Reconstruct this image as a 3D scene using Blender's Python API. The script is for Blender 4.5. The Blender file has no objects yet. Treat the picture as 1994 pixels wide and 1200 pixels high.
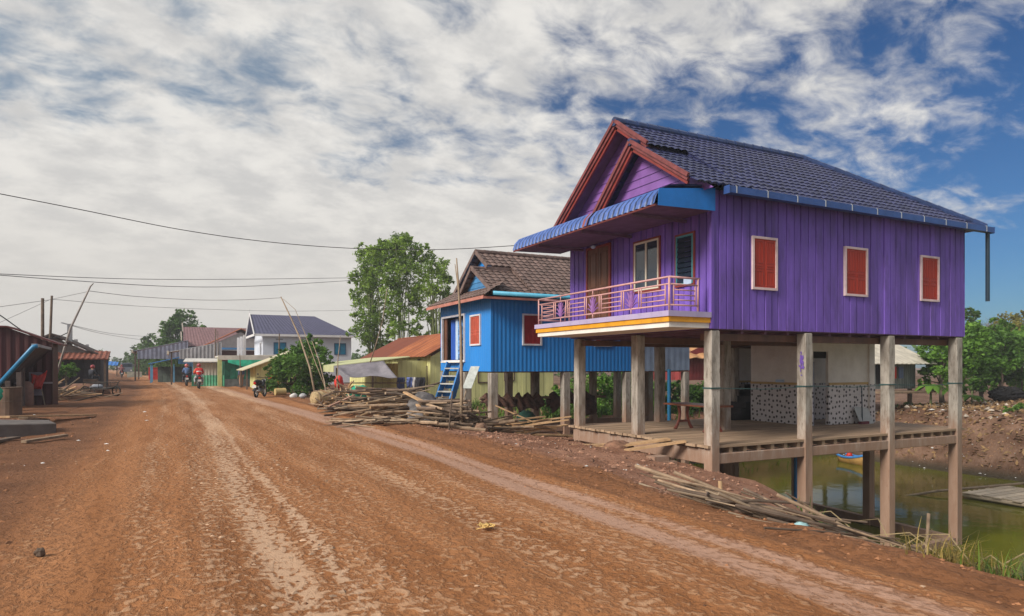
import bpy, bmesh, math, random
import numpy as np
from mathutils import Vector, Matrix
R = math.radians
random.seed(7); RNG = np.random.default_rng(11)
sc = bpy.context.scene
COL = sc.collection

# ------------------------------------------------------------------ camera
# world axes: x = away from the road (towards the houses), y = along the road, z = up; road level z = 0
FPX, CX, HY, EYE = 1316.0, 997.0, 711.0, 1.65
YAW = R(26.74); CA, SA = math.cos(YAW), math.sin(YAW)
cam = bpy.data.cameras.new('camera'); co = bpy.data.objects.new('camera', cam); COL.objects.link(co)
co.location = (0, 0, EYE); co.rotation_euler = (R(90), 0, -YAW)
cam.sensor_width = 36; cam.lens = 36 * FPX / 1994; cam.shift_y = (HY - 600) / 1994
cam.clip_end = 3000; cam.clip_start = .1
sc.camera = co

# ------------------------------------------------------------------ light
SUN_DIR = Vector((-.82, -.17, .56)).normalized()
SUN_EL = math.asin(SUN_DIR.z); SUN_AZ = math.atan2(SUN_DIR.x, SUN_DIR.y)
sl = bpy.data.lights.new('sun', 'SUN'); sl.energy = 2.7; sl.angle = R(20); sl.color = (1, .93, .83)
so = bpy.data.objects.new('sun', sl); COL.objects.link(so)
so.rotation_euler = (-SUN_DIR).to_track_quat('-Z', 'Y').to_euler()
sc.view_settings.view_transform = 'Standard'; sc.view_settings.look = 'None'
sc.view_settings.exposure = 0.66; sc.view_settings.gamma = 1
sc.view_settings.use_curve_mapping = False

def link(nt, a, b): nt.links.new(a, b)
def node(nt, t, **kw):
    n = nt.nodes.new(t)
    for k, v in kw.items():
        if k.startswith('i_'):
            n.inputs[k[2:].replace('_', ' ')].default_value = v
        else: setattr(n, k, v)
    return n
def math_n(nt, op, a, b=None, clamp=False):
    n = nt.nodes.new('ShaderNodeMath'); n.operation = op; n.use_clamp = clamp
    for i, q in enumerate((a, b)):
        if q is None: continue
        if hasattr(q, 'links') or hasattr(q, 'is_linked'): nt.links.new(q, n.inputs[i])
        else: n.inputs[i].default_value = q
    return n.outputs[0]
def smooth(nt, x, a, b, lo=0., hi=1.):
    n = nt.nodes.new('ShaderNodeMapRange'); n.interpolation_type = 'SMOOTHSTEP'
    nt.links.new(x, n.inputs[0])
    for i, v in zip((1, 2, 3, 4), (a, b, lo, hi)): n.inputs[i].default_value = v
    return n.outputs[0]
def mixc(nt, f, a, b, mode='MIX'):
    n = nt.nodes.new('ShaderNodeMix'); n.data_type = 'RGBA'; n.blend_type = mode
    for sock, q in ((n.inputs[0], f), (n.inputs[6], a), (n.inputs[7], b)):
        if hasattr(q, 'is_linked'): nt.links.new(q, sock)
        elif isinstance(q, (int, float)): sock.default_value = q
        else: sock.default_value = (*q[:3], 1)
    return n.outputs[2]

def make_world():
    w = bpy.data.worlds.new('World'); sc.world = w; w.use_nodes = True
    nt = w.node_tree; nt.nodes.clear()
    out = node(nt, 'ShaderNodeOutputWorld'); bg = node(nt, 'ShaderNodeBackground')
    bg.inputs['Strength'].default_value = .1
    link(nt, bg.outputs[0], out.inputs[0])
    sky = node(nt, 'ShaderNodeTexSky', sky_type='NISHITA', sun_disc=False)
    sky.sun_elevation = SUN_EL; sky.sun_rotation = SUN_AZ; sky.air_density = 1.0; sky.dust_density = .8; sky.ozone_density = 1.5
    tc = node(nt, 'ShaderNodeTexCoord')
    sep = node(nt, 'ShaderNodeSeparateXYZ'); link(nt, tc.outputs['Generated'], sep.inputs[0])
    x, y, z = sep.outputs
    zc = math_n(nt, 'MAXIMUM', z, 0.0)
    den = math_n(nt, 'ADD', zc, .30)
    px = math_n(nt, 'DIVIDE', x, den); py = math_n(nt, 'DIVIDE', y, den)
    cmb = node(nt, 'ShaderNodeCombineXYZ'); link(nt, px, cmb.inputs[0]); link(nt, py, cmb.inputs[1])
    mp = node(nt, 'ShaderNodeMapping'); link(nt, cmb.outputs[0], mp.inputs[0])
    mp.inputs['Rotation'].default_value = (0, 0, R(-20)); mp.inputs['Scale'].default_value = (1.15, 1.45, 1)
    mp.inputs['Location'].default_value = (3.1, 1.7, .4)
    nz = lambda sc_, det, ro, dist: node(nt, 'ShaderNodeTexNoise', i_Scale=sc_, i_Detail=det, i_Roughness=ro, i_Distortion=dist)
    big, med, fine = nz(.75, 2.0, .5, 0.), nz(2.6, 4.0, .55, .3), nz(7.5, 7.0, .6, .35)
    for q in (big, med, fine): link(nt, mp.outputs[0], q.inputs['Vector'])
    # cover: thick towards the left of the road, thin towards the right (azimuth of the view direction)
    az = math_n(nt, 'ADD', math_n(nt, 'MULTIPLY', x, CA), math_n(nt, 'MULTIPLY', y, -SA))   # direction to the right of the road
    cover = smooth(nt, az, -.2, .60, .125, -.02)
    cover = math_n(nt, 'ADD', cover, math_n(nt, 'MULTIPLY', smooth(nt, z, .36, .46, 0., .10), smooth(nt, az, .1, .3)))
    cover = math_n(nt, 'ADD', cover, math_n(nt, 'MULTIPLY', smooth(nt, z, .26, .12, 0., -.12), smooth(nt, az, .28, .50)))
    low = smooth(nt, z, .04, .34, .36, 0.)
    lowl = math_n(nt, 'MULTIPLY', low, smooth(nt, az, .10, .60, 1., .10))
    d = math_n(nt, 'ADD', math_n(nt, 'MULTIPLY', big.outputs[0], .55), math_n(nt, 'ADD', math_n(nt, 'MULTIPLY', med.outputs[0], .36), math_n(nt, 'MULTIPLY', fine.outputs[0], .46)))
    d = math_n(nt, 'ADD', math_n(nt, 'ADD', d, cover), lowl)
    m = smooth(nt, d, .625, .83)
    m = math_n(nt, 'MAXIMUM', m, smooth(nt, z, 0., -.03))
    # cloud brightness: thicker is greyer-white
    shade = node(nt, 'ShaderNodeTexNoise', i_Scale=6.0, i_Detail=6.0, i_Roughness=.6); link(nt, mp.outputs[0], shade.inputs['Vector'])
    cl = mixc(nt, smooth(nt, shade.outputs[0], .32, .68), (3.9, 3.85, 3.8), (5.3, 5.15, 4.9))
    cl = mixc(nt, smooth(nt, z, .0, .30), (4.4, 4.2, 3.9), cl)
    blue = node(nt, 'ShaderNodeGamma'); blue.inputs[1].default_value = 1.1
    link(nt, sky.outputs[0], blue.inputs[0])
    bl = mixc(nt, 1.0, blue.outputs[0], (.122, .235, .36), 'MULTIPLY')
    bl = mixc(nt, smooth(nt, az, .25, -.45, 0., .6), bl, (1.9, 2.55, 3.1))
    c = mixc(nt, m, bl, cl)
    link(nt, c, bg.inputs[0])
make_world()

# ------------------------------------------------------------------ helpers
def T(px, Y):
    X = (px - CX) / FPX * Y
    return (CA * X + SA * Y, -SA * X + CA * Y)
def ZP(py, Y): return EYE + (HY - py) * Y / FPX
def P3(px, py, Y): return Vector((*T(px, Y), ZP(py, Y)))
def GP(px, py, z=0.):
    return T(px, (EYE - z) * FPX / (py - HY))

ORG = {}
def tag(o, label=None, cat=None, group=None, kind=None):
    if label: o['label'] = label
    if cat: o['category'] = cat
    if group: o['group'] = group
    if kind: o['kind'] = kind
    return o
def thing(name, label, cat, loc=(0, 0, 0), group=None):
    o = bpy.data.objects.new(name, None); COL.objects.link(o); o.location = loc
    o.empty_display_size = .3
    ORG[o.name] = Vector(loc); tag(o, label, cat, group); return o
def dup(root, loc, rz=0., label=None, scale=1.):
    def cp(o, parent):
        c = o.copy(); COL.objects.link(c); c.parent = parent
        for ch in [q for q in bpy.data.objects if q.parent == o]: cp(ch, c)
        return c
    c = cp(root, None); c.location = loc; c.rotation_euler = (0, 0, rz); c.scale = (scale,) * 3
    if label: c['label'] = label
    return c

class MB:
    def __init__(s): s.v = []; s.f = []; s.t = []
    def add(s, vs, fs, t=0.):
        n = len(s.v); s.v += [tuple(p) for p in vs]; s.f += [tuple(i + n for i in f) for f in fs]
        s.t += [t] * len(fs) if not isinstance(t, (list, tuple)) else list(t); return s
    def quad(s, a, b, c, d, t=0.): return s.add([a, b, c, d], [(0, 1, 2, 3)], t)
    def poly(s, pts, t=0.): return s.add(pts, [tuple(range(len(pts)))], t)
    def box(s, x0, y0, z0, x1, y1, z1, t=0.):
        v = [(x0,y0,z0),(x1,y0,z0),(x1,y1,z0),(x0,y1,z0),(x0,y0,z1),(x1,y0,z1),(x1,y1,z1),(x0,y1,z1)]
        return s.add(v, [(0,3,2,1),(4,5,6,7),(0,1,5,4),(1,2,6,5),(2,3,7,6),(3,0,4,7)], t)
    def beam(s, p, q, w, h, up=(0, 0, 1), t=0., taper=1.):
        p = Vector(p); q = Vector(q); d = (q - p).normalized(); up = Vector(up)
        if abs(d.dot(up)) > .98: up = Vector((0, 1, 0))
        a = d.cross(up).normalized(); b = a.cross(d).normalized()
        v = []
        for o, k in ((p, 1.), (q, taper)):
            for i, j in ((-1, -1), (1, -1), (1, 1), (-1, 1)): v.append(o + a * (i * w / 2 * k) + b * (j * h / 2 * k))
        return s.add(v, [(0,1,2,3),(7,6,5,4),(0,4,5,1),(1,5,6,2),(2,6,7,3),(3,7,4,0)], t)
    def tube(s, pts, r, n=8, caps=True, t=0.):
        pts = [Vector(p) for p in pts]; m = len(pts)
        rs = list(r) if hasattr(r, '__len__') else [r] * m
        v = []; f = []; pa = None
        for i, p in enumerate(pts):
            d = (pts[min(i + 1, m - 1)] - pts[max(i - 1, 0)]).normalized()
            if pa is None: pa = d.orthogonal().normalized()
            a = (pa - d * pa.dot(d)); a = a.normalized() if a.length > 1e-5 else d.orthogonal().normalized()
            pa = a; b = d.cross(a)
            for k in range(n):
                g = 2 * math.pi * k / n; v.append(p + (a * math.cos(g) + b * math.sin(g)) * rs[i])
        for i in range(m - 1):
            for k in range(n):
                k2 = (k + 1) % n; f.append((i*n+k, i*n+k2, (i+1)*n+k2, (i+1)*n+k))
        if caps: f.append(tuple(range(n))[::-1]); f.append(tuple(range((m-1)*n, m*n)))
        return s.add(v, f, t)
    def ball(s, c, r, nu=10, nv=7, t=0., jit=0.):
        rx, ry, rz = (r, r, r) if not hasattr(r, '__len__') else r
        v = [(c[0], c[1], c[2] - rz)]; f = []
        for j in range(1, nv):
            th = math.pi * j / nv
            for i in range(nu):
                g = 2 * math.pi * i / nu; k = 1 + random.uniform(-jit, jit)
                v.append((c[0] + rx*k*math.sin(th)*math.cos(g), c[1] + ry*k*math.sin(th)*math.sin(g), c[2] - rz*k*math.cos(th)))
        v.append((c[0], c[1], c[2] + rz)); L = len(v) - 1
        for i in range(nu): f.append((0, 1 + (i+1) % nu, 1 + i)); f.append((L, L - nu + i, L - nu + (i+1) % nu))
        for j in range(nv - 2):
            for i in range(nu):
                a = 1 + j*nu + i; b = 1 + j*nu + (i+1) % nu; f.append((a, b, b + nu, a + nu))
        return s.add(v, f, t)
    def ring(s, c, ax, R0, r, n=20, m=6, t=0.):
        ax = Vector(ax).normalized(); a = ax.orthogonal().normalized(); b = ax.cross(a); c = Vector(c); v = []; f = []
        for i in range(n):
            g = 2*math.pi*i/n; e = a*math.cos(g) + b*math.sin(g)
            for k in range(m):
                h = 2*math.pi*k/m; v.append(c + e*(R0 + r*math.cos(h)) + ax*(r*math.sin(h)))
        for i in range(n):
            for k in range(m):
                i2 = (i+1) % n; k2 = (k+1) % m; f.append((i*m+k, i2*m+k, i2*m+k2, i*m+k2))
        return s.add(v, f, t)
    def disc(s, c, ax, r, th, n=18, t=0.):
        ax = Vector(ax).normalized(); c = Vector(c); return s.tube([c - ax*th/2, c + ax*th/2], r, n, t=t)
    def prof(s, A, B, D, pts, D2=None, t=None):
        """extrude a profile: A->B is the running direction, A->D the height; pts = [(dist, depth)], depth along the outward normal; D2 = point above B if the top slopes"""
        A = Vector(A); B = Vector(B); D = Vector(D); e = (B - A); L = e.length; e = e / L
        up = D - A; up2 = (Vector(D2) - B) if D2 is not None else up
        n = e.cross(up).normalized()
        v = []; f = []; tt = []
        for i, (d, h) in enumerate(pts):
            k = d / L; p = A + e * d + n * h; v.append(p); v.append(p + up * (1 - k) + up2 * k)
            if i:
                f.append((2*i-2, 2*i, 2*i+1, 2*i-1)); tt.append(t[i] if t else 0.)
        return s.add(v, f, tt)
    def corr(s, A, B, D, period=.15, amp=.018, D2=None, n=4):
        L = (Vector(B) - Vector(A)).length; k = max(2, int(round(L / period))); pts = []
        for i in range(k * n + 1):
            pts.append((L * i / (k * n), amp * math.sin(2 * math.pi * i / n + .4)))
        return s.prof(A, B, D, pts, D2)
    def boards(s, A, B, D, w=.28, g=.03, dep=.022, jit=.15, D2=None, var=.012, tv=.5):
        L = (Vector(B) - Vector(A)).length; x = 0.; pts = [(0., 0.)]; t = [0.]
        while x < L - w * .5:
            ww = w * random.uniform(1 - jit, 1 + jit); x2 = min(x + ww, L)
            if L - x2 < w * .5: x2 = L
            o = random.uniform(-var, var); q = random.uniform(-tv, tv)
            pts += [(x + g * .35, o), (x2 - g * .65, o), (x2 - g * .6, -dep), (x2, -dep)]
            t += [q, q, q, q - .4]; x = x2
        return s.prof(A, B, D, pts, D2, t)
    def xf(s, M):
        s.v = [tuple(M @ Vector(p)) for p in s.v]; return s
    def build(s, name, mat, parent=None, smooth=False, loc=None, bevel=0., label=None, solid=0.):
        if not s.v: return None
        me = bpy.data.meshes.new(name)
        if parent is not None: o0 = ORG[parent.name]
        elif loc is not None: o0 = Vector(loc)
        else:
            a = np.array(s.v); o0 = Vector(((a[:,0].min()+a[:,0].max())/2, (a[:,1].min()+a[:,1].max())/2, a[:,2].min()))
        me.from_pydata([tuple(Vector(p) - o0) for p in s.v], [], s.f)
        at = me.attributes.new('tint', 'FLOAT', 'FACE'); at.data.foreach_set('value', [float(q) for q in s.t])
        if smooth: me.polygons.foreach_set('use_smooth', [True] * len(me.polygons))
        me.materials.append(mat); me.update()
        o = bpy.data.objects.new(name, me); COL.objects.link(o); ORG[o.name] = o0
        if parent is not None: o.parent = parent
        else: o.location = o0
        if solid:
            m = o.modifiers.new('th', 'SOLIDIFY'); m.thickness = solid; m.offset = 0
        if bevel:
            m = o.modifiers.new('bv', 'BEVEL'); m.width = bevel; m.segments = 1; m.limit_method = 'ANGLE'
        if label: o['label'] = label
        return o

def solo(mb, name, mat, label, cat, group=None, **kw):
    return tag(mb.build(name, mat, None, **kw), label, cat, group)

# ------------------------------------------------------------------ materials
def lin(r, g, b):
    f = lambda c: (c/255/12.92) if c/255 <= .04045 else ((c/255+.055)/1.055)**2.4
    return (f(r), f(g), f(b))
def new_mat(name):
    m = bpy.data.materials.new(name); m.use_nodes = True; nt = m.node_tree; nt.nodes.clear()
    out = node(nt, 'ShaderNodeOutputMaterial'); b = node(nt, 'ShaderNodeBsdfPrincipled'); link(nt, b.outputs[0], out.inputs[0])
    return m, nt, b
def M(name, col, rough=.7, var=.15, scale=2.5, stretch=(1, 1, 1), bump=.15, bscale=25., metal=0., dirt=None, tint=.35, spec=.4, coords='Object'):
    m, nt, b = new_mat(name)
    tc = node(nt, 'ShaderNodeTexCoord'); mp = node(nt, 'ShaderNodeMapping'); mp.inputs['Scale'].default_value = stretch
    link(nt, tc.outputs[coords], mp.inputs[0])
    n1 = node(nt, 'ShaderNodeTexNoise', i_Scale=scale, i_Detail=7.0, i_Roughness=.62); link(nt, mp.outputs[0], n1.inputs['Vector'])
    lo = tuple(c * (1 - 1.6*var) for c in col); hi = tuple(min(1, c * (1 + 1.6*var)) for c in col)
    c = mixc(nt, smooth(nt, n1.outputs[0], .25, .75), lo, hi)
    if dirt:
        dc, amt, dscale = dirt
        n2 = node(nt, 'ShaderNodeTexNoise', i_Scale=dscale, i_Detail=8.0, i_Roughness=.7); link(nt, mp.outputs[0], n2.inputs['Vector'])
        f = math_n(nt, 'MULTIPLY', smooth(nt, n2.outputs[0], .46, .72), amt)
        c = mixc(nt, f, c, dc)
    if tint:
        a = node(nt, 'ShaderNodeAttribute', attribute_name='tint')
        k = math_n(nt, 'ADD', math_n(nt, 'MULTIPLY', a.outputs['Fac'], tint), 1.0)
        cc = node(nt, 'ShaderNodeCombineColor')
        for i in range(3): link(nt, k, cc.inputs[i])
        c = mixc(nt, 1.0, c, cc.outputs[0], 'MULTIPLY')
    link(nt, c, b.inputs['Base Color'])
    b.inputs['Roughness'].default_value = rough; b.inputs['Metallic'].default_value = metal
    b.inputs['Specular IOR Level'].default_value = spec
    if bump:
        n3 = node(nt, 'ShaderNodeTexNoise', i_Scale=bscale, i_Detail=5.0, i_Roughness=.6); link(nt, mp.outputs[0], n3.inputs['Vector'])
        bp = node(nt, 'ShaderNodeBump'); bp.inputs['Strength'].default_value = bump; bp.inputs['Distance'].default_value = .02
        link(nt, n3.outputs[0], bp.inputs['Height']); link(nt, bp.outputs[0], b.inputs['Normal'])
    return m
def leaf_mat(name, col, var=.25, trans=.35):
    m = bpy.data.materials.new(name); m.use_nodes = True; nt = m.node_tree; nt.nodes.clear()
    out = node(nt, 'ShaderNodeOutputMaterial'); d = node(nt, 'ShaderNodeBsdfPrincipled'); d.inputs['Roughness'].default_value = .55
    d.inputs['Specular IOR Level'].default_value = .25
    tr = node(nt, 'ShaderNodeBsdfTranslucent'); mx = node(nt, 'ShaderNodeMixShader'); mx.inputs[0].default_value = trans
    a = node(nt, 'ShaderNodeAttribute', attribute_name='tint')
    f = smooth(nt, a.outputs['Fac'], -1., 1.)
    lo = tuple(c * (1 - var * 1.5) for c in col); hi = (col[0]*(1 + var*2.4), col[1]*(1 + var*1.5), col[2]*(1 + var*.6))
    c = mixc(nt, f, lo, hi)
    link(nt, c, d.inputs['Base Color']); link(nt, c, tr.inputs[0])
    link(nt, d.outputs[0], mx.inputs[1]); link(nt, tr.outputs[0], mx.inputs[2]); link(nt, mx.outputs[0], out.inputs[0])
    return m
EARTH = lin(128, 78, 50)
purple = M('purple_paint', (.165, .088, .43), .6, .22, 1.4, (1, 1, .22), .3, 30, dirt=((.085, .05, .175), .7, 3.4), tint=.20)
purple_lt = M('purple_paint_siding', (.205, .092, .32), .55, .12, 1.6, dirt=((.13, .06, .2), .4, 3.))
lilac = M('lilac_concrete', (.42, .36, .55), .7, .1, 3, dirt=((.25, .2, .28), .4, 3))
red_trim = M('red_trim_paint', (.20, .028, .022), .5, .15, 3)
red_trim_pale = M('pinkish_red_paint', (.18, .046, .046), .55, .22, 5, dirt=((.22, .06, .06), .5, 6))  # pinker red for the outer barge boards and one awning strip
shutter_red = M('red_shutter_paint', (.42, .042, .020), .5, .12, 2, (1, 1, .3), dirt=((.22, .03, .02), .4, 4))
pink_frame = M('pale_pink_window_frame_paint', (.68, .52, .52), .5, .1, 4)
navy_tile = M('navy_glazed_roof_tile', (.030, .035, .098), .33, .34, 7, (1, 1, 1), .2, 30, dirt=((.035, .035, .06), .5, 3.), tint=.4, spec=.55)
navy_ridge = M('navy_ridge_tile', (.022, .045, .13), .35, .2, 6)
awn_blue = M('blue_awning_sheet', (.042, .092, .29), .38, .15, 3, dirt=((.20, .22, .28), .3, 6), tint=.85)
panel_blue = M('bright_blue_sheet', (.012, .16, .52), .5, .08, 2)
gutter_blue = M('blue_gutter_sheet', (.035, .085, .27), .4, .12, 3)
gutter_clip = M('pale_metal_clip', (.4, .42, .45), .4, .1)
darkpipe = M('dark_teal_pipe', (.012, .03, .05), .4, .1)
soffit = M('dull_purple_soffit_boards', (.14, .07, .12), .7, .15, 3)  # one even dull purple for undersides, floor and brackets
wood_dark = M('dark_brown_wood', (.13, .055, .03), .5, .2, 3, (1, 1, .2), tint=.4)
cream = M('cream_paint', (.66, .60, .48), .6, .08, 3)
teal_frame = M('teal_metal_frame', (.06, .26, .30), .4, .1)
glass = M('dark_window_glass', (.018, .032, .055), .06, .1, 2, bump=.04, bscale=2, spec=.9)
rail_pink = M('salmon_railing_paint', (.58, .32, .31), .45, .12, 8, dirt=((.4, .2, .15), .35, 8))
rail_purple = M('purple_railing_leaf_paint', (.25, .11, .33), .5, .1, 8)
yellow = M('yellow_moulding_paint', (.72, .33, .015), .55, .12, 3, dirt=((.45, .2, .03), .4, 5))
white_dirty = M('off_white_plaster', (.76, .72, .67), .75, .06, 2, dirt=((.55, .46, .38), .35, 2.5))
def concrete_mat():
    m, nt, b = new_mat('weathered_concrete')
    tc = node(nt, 'ShaderNodeTexCoord'); g = node(nt, 'ShaderNodeNewGeometry')
    n1 = node(nt, 'ShaderNodeTexNoise', i_Scale=3.5, i_Detail=9.0, i_Roughness=.7); mp = node(nt, 'ShaderNodeMapping'); mp.inputs['Scale'].default_value = (1.5, 1.5, .35)
    link(nt, g.outputs['Position'], mp.inputs[0]); link(nt, mp.outputs[0], n1.inputs['Vector'])
    c = mixc(nt, smooth(nt, n1.outputs[0], .28, .72), (.17, .145, .12), (.47, .43, .38))
    n2 = node(nt, 'ShaderNodeTexNoise', i_Scale=9., i_Detail=6.0, i_Roughness=.75); link(nt, mp.outputs[0], n2.inputs['Vector'])
    c = mixc(nt, smooth(nt, n2.outputs[0], .53, .66, 0, .75), c, (.115, .09, .075))
    sp = node(nt, 'ShaderNodeSeparateXYZ'); link(nt, g.outputs['Position'], sp.inputs[0])
    zz = math_n(nt, 'ADD', sp.outputs[2], math_n(nt, 'MULTIPLY', n1.outputs[0], 1.6))
    c = mixc(nt, smooth(nt, zz, .2, 1.5, .8, 0), c, (.30, .17, .11))
    a = node(nt, 'ShaderNodeAttribute', attribute_name='tint')
    k = math_n(nt, 'ADD', math_n(nt, 'MULTIPLY', a.outputs['Fac'], .35), 1.0)
    cc = node(nt, 'ShaderNodeCombineColor')
    for i in range(3): link(nt, k, cc.inputs[i])
    c = mixc(nt, 1.0, c, cc.outputs[0], 'MULTIPLY')
    link(nt, c, b.inputs['Base Color']); b.inputs['Roughness'].default_value = .9
    bp = node(nt, 'ShaderNodeBump'); bp.inputs['Strength'].default_value = .35; bp.inputs['Distance'].default_value = .03
    link(nt, n2.outputs[0], bp.inputs['Height']); link(nt, bp.outputs[0], b.inputs['Normal'])
    return m
concrete = concrete_mat()
deck_wood = M('dusty_deck_boards', (.36, .25, .165), .8, .18, 2, (.5, 3, 1), .25, 20, dirt=((.24, .15, .1), .5, 2), tint=.3)
plank_pale = M('fresh_sawn_plank', (.47, .30, .16), .75, .18, 3, (1, 1, 1), .2, 30, dirt=((.25, .15, .09), .5, 4), tint=.5)
pole_wood = M('weathered_bamboo_and_timber', (.25, .175, .115), .8, .28, 4, (1, 1, 1), .35, 25, dirt=((.12, .075, .05), .6, 5), tint=.75)
pole_dark = M('dark_weathered_timber', (.115, .08, .058), .85, .25, 4, bump=.3, tint=.6)
bamboo_pole = M('grey_tan_bamboo', (.27, .20, .135), .6, .2, 5, tint=.4)
blue_wall = M('blue_corrugated_sheet', (.018, .215, .62), .48, .08, 1.0, (1, 1, .3), .05, dirt=((.02, .15, .40), .4, 2), tint=.3)
brown_tile = M('brown_roof_tile', (.155, .105, .092), .6, .22, 5, dirt=((.09, .065, .055), .5, 3), tint=.4)
gutter_cyan = M('pale_cyan_gutter', (.10, .42, .62), .4, .08)
grey_sheet = M('grey_blue_sheet_metal', (.24, .31, .42), .55, .12, 1.6, dirt=((.17, .20, .26), .5, 2.2))
grey_metal = M('grey_corrugated_sheet', (.30, .31, .33), .5, .15, 1.5, (1, 1, .3), dirt=((.2, .17, .15), .4, 2))
navy_cloth = M('deep_blue_curtain', (.02, .09, .42), .8, .15, 3, (4, 4, .5))
white_cloth = M('pale_blue_cloth', (.45, .58, .75), .85, .1, 3)
black = M('black_fabric_and_painted_shade', (.012, .010, .010), .9, .2, 3)  # black fabric; on doorway and opening panels it paints the shade inside
stair_blue = M('blue_stair_paint', (.015, .16, .44), .55, .15, 4, dirt=((.1, .12, .16), .4, 5))
def rust_mat():
    m, nt, b = new_mat('rusted_corrugated_sheet')
    g = node(nt, 'ShaderNodeNewGeometry'); mp = node(nt, 'ShaderNodeMapping'); mp.inputs['Scale'].default_value = (.25, 1.6, .3)
    link(nt, g.outputs['Position'], mp.inputs[0])
    n1 = node(nt, 'ShaderNodeTexNoise', i_Scale=1.4, i_Detail=9.0, i_Roughness=.7); link(nt, mp.outputs[0], n1.inputs['Vector'])
    c = mixc(nt, smooth(nt, n1.outputs[0], .3, .7), (.16, .042, .02), (.48, .165, .06))
    a = node(nt, 'ShaderNodeAttribute', attribute_name='tint')
    c = mixc(nt, math_n(nt, 'MULTIPLY', a.outputs['Fac'], 1.), c, (.15, .04, .025))
    link(nt, c, b.inputs['Base Color']); b.inputs['Roughness'].default_value = .85
    return m
rust = rust_mat()
yel_wall = M('pale_yellow_green_boards', (.60, .59, .27), .7, .10, 1.5, (1, 1, .3), dirt=((.40, .38, .18), .4, 2), tint=.3)
yel_roof = M('pale_yellow_green_sheet', (.50, .52, .29), .6, .1, 2, dirt=((.33, .32, .2), .5, 2))
tarp_grey = M('grey_tarpaulin', (.20, .185, .21), .65, .18, 2, bump=.5, bscale=6)
tarp_dark = M('dark_grey_crumpled_tarpaulin', (.115, .105, .105), .6, .3, 4, bump=.6, bscale=9)
white_wall = M('white_rendered_wall', (.60, .64, .72), .75, .06, 1.2, dirt=((.48, .5, .54), .4, 1.2))
slate = M('slate_purple_roof', (.075, .075, .135), .5, .18, 3, dirt=((.05, .05, .09), .5, 3))
cyan_glass = M('cyan_window_glass', (.02, .22, .38), .15, .2, 2)
maroon_roof = M('maroon_roof_tiles', (.20, .11, .115), .6, .15, 3)
orange_roof = M('orange_clay_roof_tiles', (.42, .14, .07), .7, .22, 4, dirt=((.2, .09, .06), .5, 4))
blue_trim = M('mid_blue_paint', (.06, .22, .46), .5, .1)
green_net = M('green_shade_net', (.015, .16, .10), .8, .25, 3)
green_bright = M('bright_green_net', (.02, .33, .20), .8, .2, 3)
green_paint = M('green_sheet_fence', (.06, .30, .17), .6, .2, 3, dirt=((.3, .33, .26), .4, 4))
beige_sheet = M('beige_corrugated_sheet', (.42, .38, .33), .6, .15, 2)
red_sheet = M('dark_red_corrugated_sheet', (.066, .012, .014), .5, .2, 1.5, (1, 1, .3), dirt=((.05, .012, .014), .5, 2), tint=.3)
red_bright = M('bright_red_plastic', (.60, .035, .025), .5, .15, 4)
orange_plastic = M('orange_plastic', (.70, .16, .05), .5, .1)
pipe_blue = M('blue_plastic_pipe', (.025, .20, .40), .35, .12, 2)
wicker = M('tan_wicker', (.38, .28, .15), .8, .25, 14)
brown_net = M('brown_fishing_net', (.085, .042, .03), .9, .35, 7, bump=.8, bscale=18)
tyre = M('black_rubber', (.014, .013, .013), .8, .2)
bike_black = M('black_bike_paint', (.018, .018, .022), .25, .2)
bike_grey = M('grey_bike_plastic', (.10, .10, .11), .4, .2)
chrome = M('dull_chrome', (.5, .5, .5), .25, .1, metal=.9)
plate_white = M('white_number_plate', (.70, .70, .70), .5, .05)
light_red = M('red_tail_lamp', (.5, .02, .015), .25, .1)
skin = M('skin', (.30, .16, .10), .6, .08)
hair = M('black_hair', (.012, .010, .009), .5, .1)
shirt_blue = M('blue_shirt', (.10, .17, .34), .85, .15, 6)
shirt_red = M('red_shirt', (.55, .025, .03), .85, .15, 6)
shirt_white = M('white_stripe_cloth', (.7, .66, .64), .85, .1)
shirt_orange = M('orange_shirt', (.60, .17, .06), .85, .1)
trousers_dark = M('dark_trousers', (.03, .032, .045), .85, .15)
trousers_grey = M('grey_trousers', (.32, .34, .38), .85, .15)
helmet_pink = M('pink_helmet', (.62, .20, .20), .25, .1)
helmet_maroon = M('maroon_helmet', (.30, .05, .06), .25, .1)
hivis = M('yellow_green_cloth', (.45, .62, .06), .8, .1)
cable_black = M('black_cable', (.02, .02, .022), .6, .1)
cable_grey = M('grey_cable', (.16, .16, .17), .6, .1)
rope_teal = M('dark_teal_rope', (.03, .08, .08), .8, .1)
trunk_m = M('tree_bark', (.13, .10, .07), .9, .25, 5, (1, 1, .3), .5, 20)
culm_m = M('green_bamboo_culm', (.14, .17, .06), .6, .25, 4)
twig_m = M('grey_bare_twigs', (.17, .14, .125), .9, .2)
leaf_bamboo = leaf_mat('bamboo_leaf', (.155, .28, .045))
leaf_mid = leaf_mat('mid_green_leaf', (.075, .18, .03))
leaf_dark = leaf_mat('dark_green_leaf', (.05, .12, .025))
leaf_far = leaf_mat('far_tree_leaf', (.075, .16, .045))
leaf_papaya = leaf_mat('papaya_leaf', (.11, .25, .04))
leaf_yellow = leaf_mat('dry_olive_leaf', (.16, .17, .045))
leaf_banana = leaf_mat('banana_leaf', (.10, .24, .035), .2)
grass_dry = leaf_mat('dry_grass_blade', (.22, .19, .07), .3, .3)
grass_green = leaf_mat('green_grass_blade', (.08, .15, .03), .3, .3)
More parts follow.
